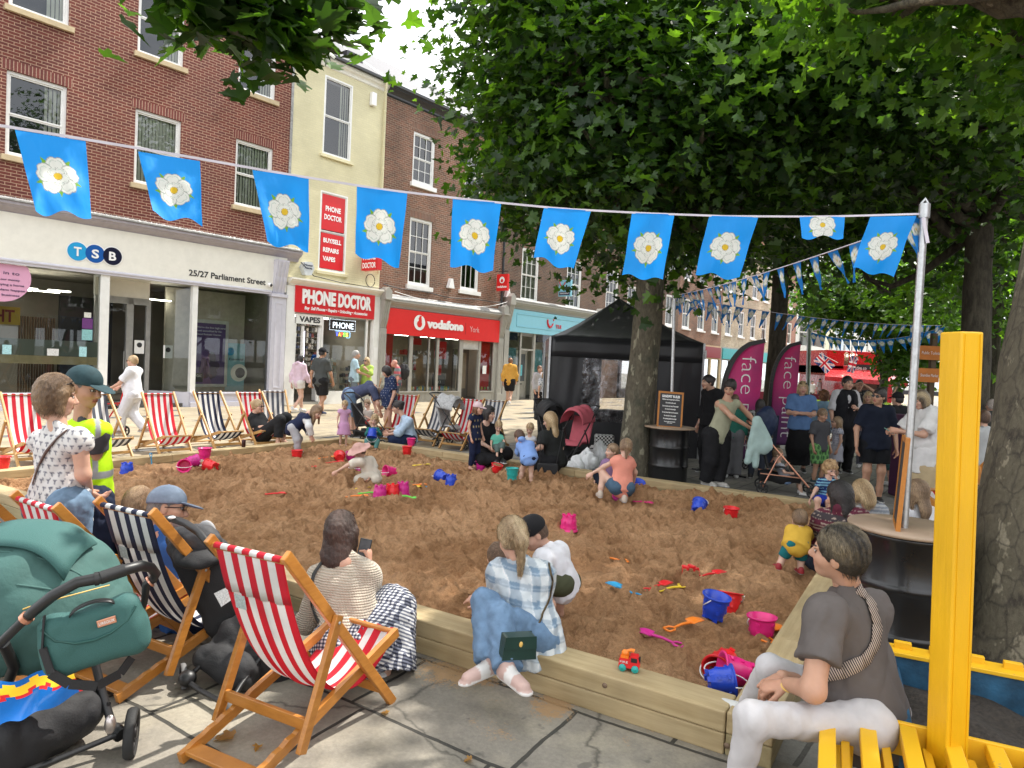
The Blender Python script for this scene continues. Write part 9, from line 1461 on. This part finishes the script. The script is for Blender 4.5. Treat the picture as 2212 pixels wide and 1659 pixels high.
p, inf = W('man in sunglasses, a navy polo shirt and black shorts looking left', 1882, 1086, 838, -100, ('short',)+DK, C(.008, .012, .026, sl=.8, loose=.03, hem=.08, name='polo_shirt'), C(.008, .009, .012, len=.72, loose=.04), sk='b', face=(-.85, -.5, 0), glasses=('on', m_shade), shoes=C(.02, .02, .02), fat=1.12, ov=dict(el=(-.01, .155, .64), wl=(.03, .165, .49), er=(-.01, -.155, .64), wr=(.05, -.165, .49)), male=True)
W('man in a dark floral shirt holding up a black cap behind the crowd', 1846, 985, 820, -110, ('crop',)+DK, C(.03, .03, .035, sl=.9, loose=.04, pat=dots((.3, .3, .28), .09, .014)), C(.04, .04, .05), ov=dict(el=(.06, .17, .86), wl=(.10, .05, .94), er=(.06, -.17, .86), wr=(.10, -.05, .94)))
W('fair haired woman just behind the shoulder of the man in the navy polo', 1866, 1012, 846, -125, ('long',)+BL+(.2,), C(.42, .3, .3), C(.1, .1, .13))
W('person in black top, cap and dark green skirt behind the near steel pole', 1930, 1052, 848, 110, ('short',)+DK, C(.012, .012, .014, sl=1.3, loose=.04), None, skirt=C(.06, .12, .12, len=1.2, w=1.1), hat=('cap', (.015, .015, .017)), fat=1.15)
wd, inf = W('woman in a loose white dress with streaked hair looking at a pale green phone', 1985, 1118, 840, 185, ('bob', (.07, .05, .035), (.55, .42, .24)), C(.68, .67, .67, sl=.85, loose=.05, hem=.05, wr=.010, name='dress_top'), None, skirt=C(.66, .65, .65, len=.70, w=1.35), fat=1.18, ov=dict(el=(.10, .13, .66), wl=(.24, .05, .675), er=(.08, -.15, .66), wr=(.24, -.06, .66), hd=(.05, 0, .92)), face=(-.9, -.1, -.35), shoes=C(.4, .3, .2))
S = SDF(); S.cone(inf['Pv']-npa(0, 0, .25), inf['Pv']-npa(0, 0, .66), .27, .32, .02, side=inf['ax'], flat=.8, cutb=True); garment('under_skirt', S, .014, (.46, .36, .22), wd, inf['B'], wr=.005, seed=3)
ph = thing('phone', 'pale green phone held by the woman in white', 'phone', Matrix.Translation(Vector(tuple(P(1923, 932, G(1985, 1118)[1]-.03))))@Matrix.Rotation(.5, 4, 'Y')@Matrix.Rotation(.2, 4, 'X')); MB().box(-.075, .075, -.035, .035, -.005, .005).build('case', mk('mint_case', (.25, .5, .45), .4), ph, bev=.004)
D = G(1775, 1092, .2)[1]; small('small boy in a blue striped t-shirt rubbing his eye, sitting on the timber', D, ('curly', (.28, .17, .08), (.5, .33, .17)), C(.012, .03, .11, sl=.7, pat=stripes_z((.20, .42, .55), .034, .32)), C(.01, .03, .30, len=.9, loose=.02), 1.08, 1.22, dict(hd=(1794, 1012), nk=(1789, 1031), sl=(1807, 1041), sr=(1773, 1040), el=(1816, 1050, -.08), wl=(1806, 1032, -.16), er=(1762, 1058, -.04), wr=(1752, 1076, -.10), hl=(1795, 1080), hr=(1778, 1080), kl=(1790, 1085, -.22), kr=(1766, 1080, -.24), al=(1788, 1120, -.22), ar=(1766, 1112, -.24)), f=(-.2, -1, 0), face=(.1, -.9, -.5), shoes=None)
def paisley(V, C_):
 z = V[:, 2]; u = V[:, 0]+V[:, 1]*.5; r = np.floor(z/.055) % 3; C_[r == 1] = (.05, .04, .045); m = (np.abs((z/.055) % 1-.5) < .09) & (np.sin(u*2*math.pi/.03) > 0); C_[m] = (.38, .30, .25); m = (np.abs((z/.055) % 1) < .07); C_[m] = (.30, .24, .20); return C_
small('woman with long dark hair in a maroon patterned blouse sitting on the right hand timber', 5.6, ('long',)+DK+(.24,), C(.10, .018, .035, pat=paisley, sl=1.8, loose=.045, hem=.04, wr=.010, name='blouse'), C(.02, .03, .05, loose=.03), 1.66, 1., dict(hd=(1812, 1072, .05), nk=(1814, 1100, 0), sl=(1776, 1122, .15), sr=(1855, 1120, -.05), el=(1758, 1170, .25), wl=(1742, 1205, .35), er=(1860, 1180, .0), wr=(1800, 1210, .3), hl=(1800, 1220, -.05), hr=(1840, 1222, -.15), kl=(1762, 1212, .30), kr=(1780, 1235, .2), al=(1760, 1262, .35), ar=(1772, 1285, .2)), sk='a', f=(-.7, .7, 0), face=(-.55, .75, -.35), shoes=BS)
small('blonde child in a grey checked top beside the woman in maroon', 6.1, ('wavy',)+BL+(.12,), C(.22, .24, .28, sl=1., pat=stripes_z((.42, .43, .45), .03)), C(.1, .12, .2), 1.3, 1.1, dict(hd=(1862, 1062), nk=(1872, 1088), sl=(1858, 1102, .1), sr=(1906, 1102), el=(1850, 1130), wl=(1840, 1150, .2), er=(1912, 1130), wr=(1890, 1150, .2), hl=(1870, 1180), hr=(1898, 1180), kl=(1850, 1175, .3), kr=(1870, 1180, .3), al=(1850, 1220, .3), ar=(1875, 1222, .3)), f=(-.4, .8, 0), face=(-.3, .9, -.2))
small('girl with long brown hair in a white t-shirt behind the near drum table', 6.3, ('long',)+LB+(.24,), C(.66, .66, .70, sl=.7, loose=.03), C(.1, .12, .2), 1.4, 1.1, dict(hd=(1980, 1062), nk=(1985, 1090), sl=(1962, 1108), sr=(2010, 1108, .1), el=(1958, 1150), wl=(1950, 1180), er=(2015, 1150), wr=(2005, 1180), hl=(1972, 1200), hr=(2000, 1200), kl=(1960, 1210, .3), kr=(1990, 1210, .3), al=(1960, 1260, .3), ar=(1990, 1260, .3)), f=(-.3, .8, 0), face=(-.5, .8, 0))
small('toddler in a yellow t-shirt and teal shorts bending over to dig', G(1700, 1232, .12)[1], ('short',)+LB, C(.62, .38, .05, sl=.6, loose=.040, hem=.05), C(.012, .15, .17, len=.95, loose=.02), .92, 1.32, dict(hd=(1727, 1124, .08), nk=(1727, 1141, .04), sl=(1708, 1147, .05), sr=(1743, 1148, .05), el=(1712, 1160, .2), wl=(1716, 1185, .25), er=(1748, 1165, .2), wr=(1746, 1190, .25), hl=(1709, 1176, -.03), hr=(1730, 1178, -.03), kl=(1692, 1203, 0), kr=(1730, 1208, 0), al=(1681, 1224, -.03), ar=(1729, 1233, -.05)), f=(0, 1, 0), face=(.1, .9, -.4), shoes=C(.30, .02, .03))
W('boy in a pale grey t-shirt and shorts, back to us, at the right', 2112, 1112, 885, 80, ('short',)+BR, C(.44, .45, .46, sl=.8, loose=.035, hem=.08), C(.40, .42, .42, len=.9, loose=.03), kid=.5, shoes=BS)
W('adult in a dark jacket behind the boy in pale grey', 2132, 1062, 862, 90, ('crop', (.35, .3, .27)), C(.05, .05, .045, sl=1.8, loose=.04), C(.04, .04, .05), fat=1.1)
for i, (px, fy, hy, hg, hr_, t_, b_, lb) in enumerate([(1698, 872, 812, 90, ('short',)+DK, (.5, .03, .03), (.05, .05, .08), 'far person in a red top between the two banners'), (1704, 870, 806, 80, ('short', (.5, .1, .2)), (.6, .55, .5), (.2, .2, .2), 'far person with a pink hat behind the one in red'), (1752, 872, 822, -80, ('short',)+DK, (.7, .7, .7), (.1, .1, .1), 'far person in white left of the tall man'), (1768, 868, 818, -60, ('short',)+DK, (.6, .6, .62), (.1, .1, .1), 'far person in pale clothes by the cafe barrier'), (1783, 866, 815, 100, ('short',)+BR, (.65, .65, .62), (.3, .25, .2), 'far person in cream in front of the orange shop'), (1902, 880, 818, -90, ('short',)+DK, (.03, .03, .03), (.03, .03, .04), 'far person in black under the bus awning'), (1934, 890, 803, 150, ('short',)+GY, (.09, .11, .07), (.12, .1, .08), 'far man in an olive jacket raising a hand left of the near pole'), (1915, 876, 826, -90, ('short',)+BR, (.3, .3, .35), (.1, .1, .1), 'far person seated under the bus awning'), (1990, 900, 812, -80, ('long',)+LB+(.2,), (.35, .3, .27), (.1, .1, .1), 'far woman in beige beside the fingerpost')]):
 W(lb, px, fy, hy, hg, hr_, dict(c=t_, loose=.03, sl=1.), dict(c=b_), res=.035)
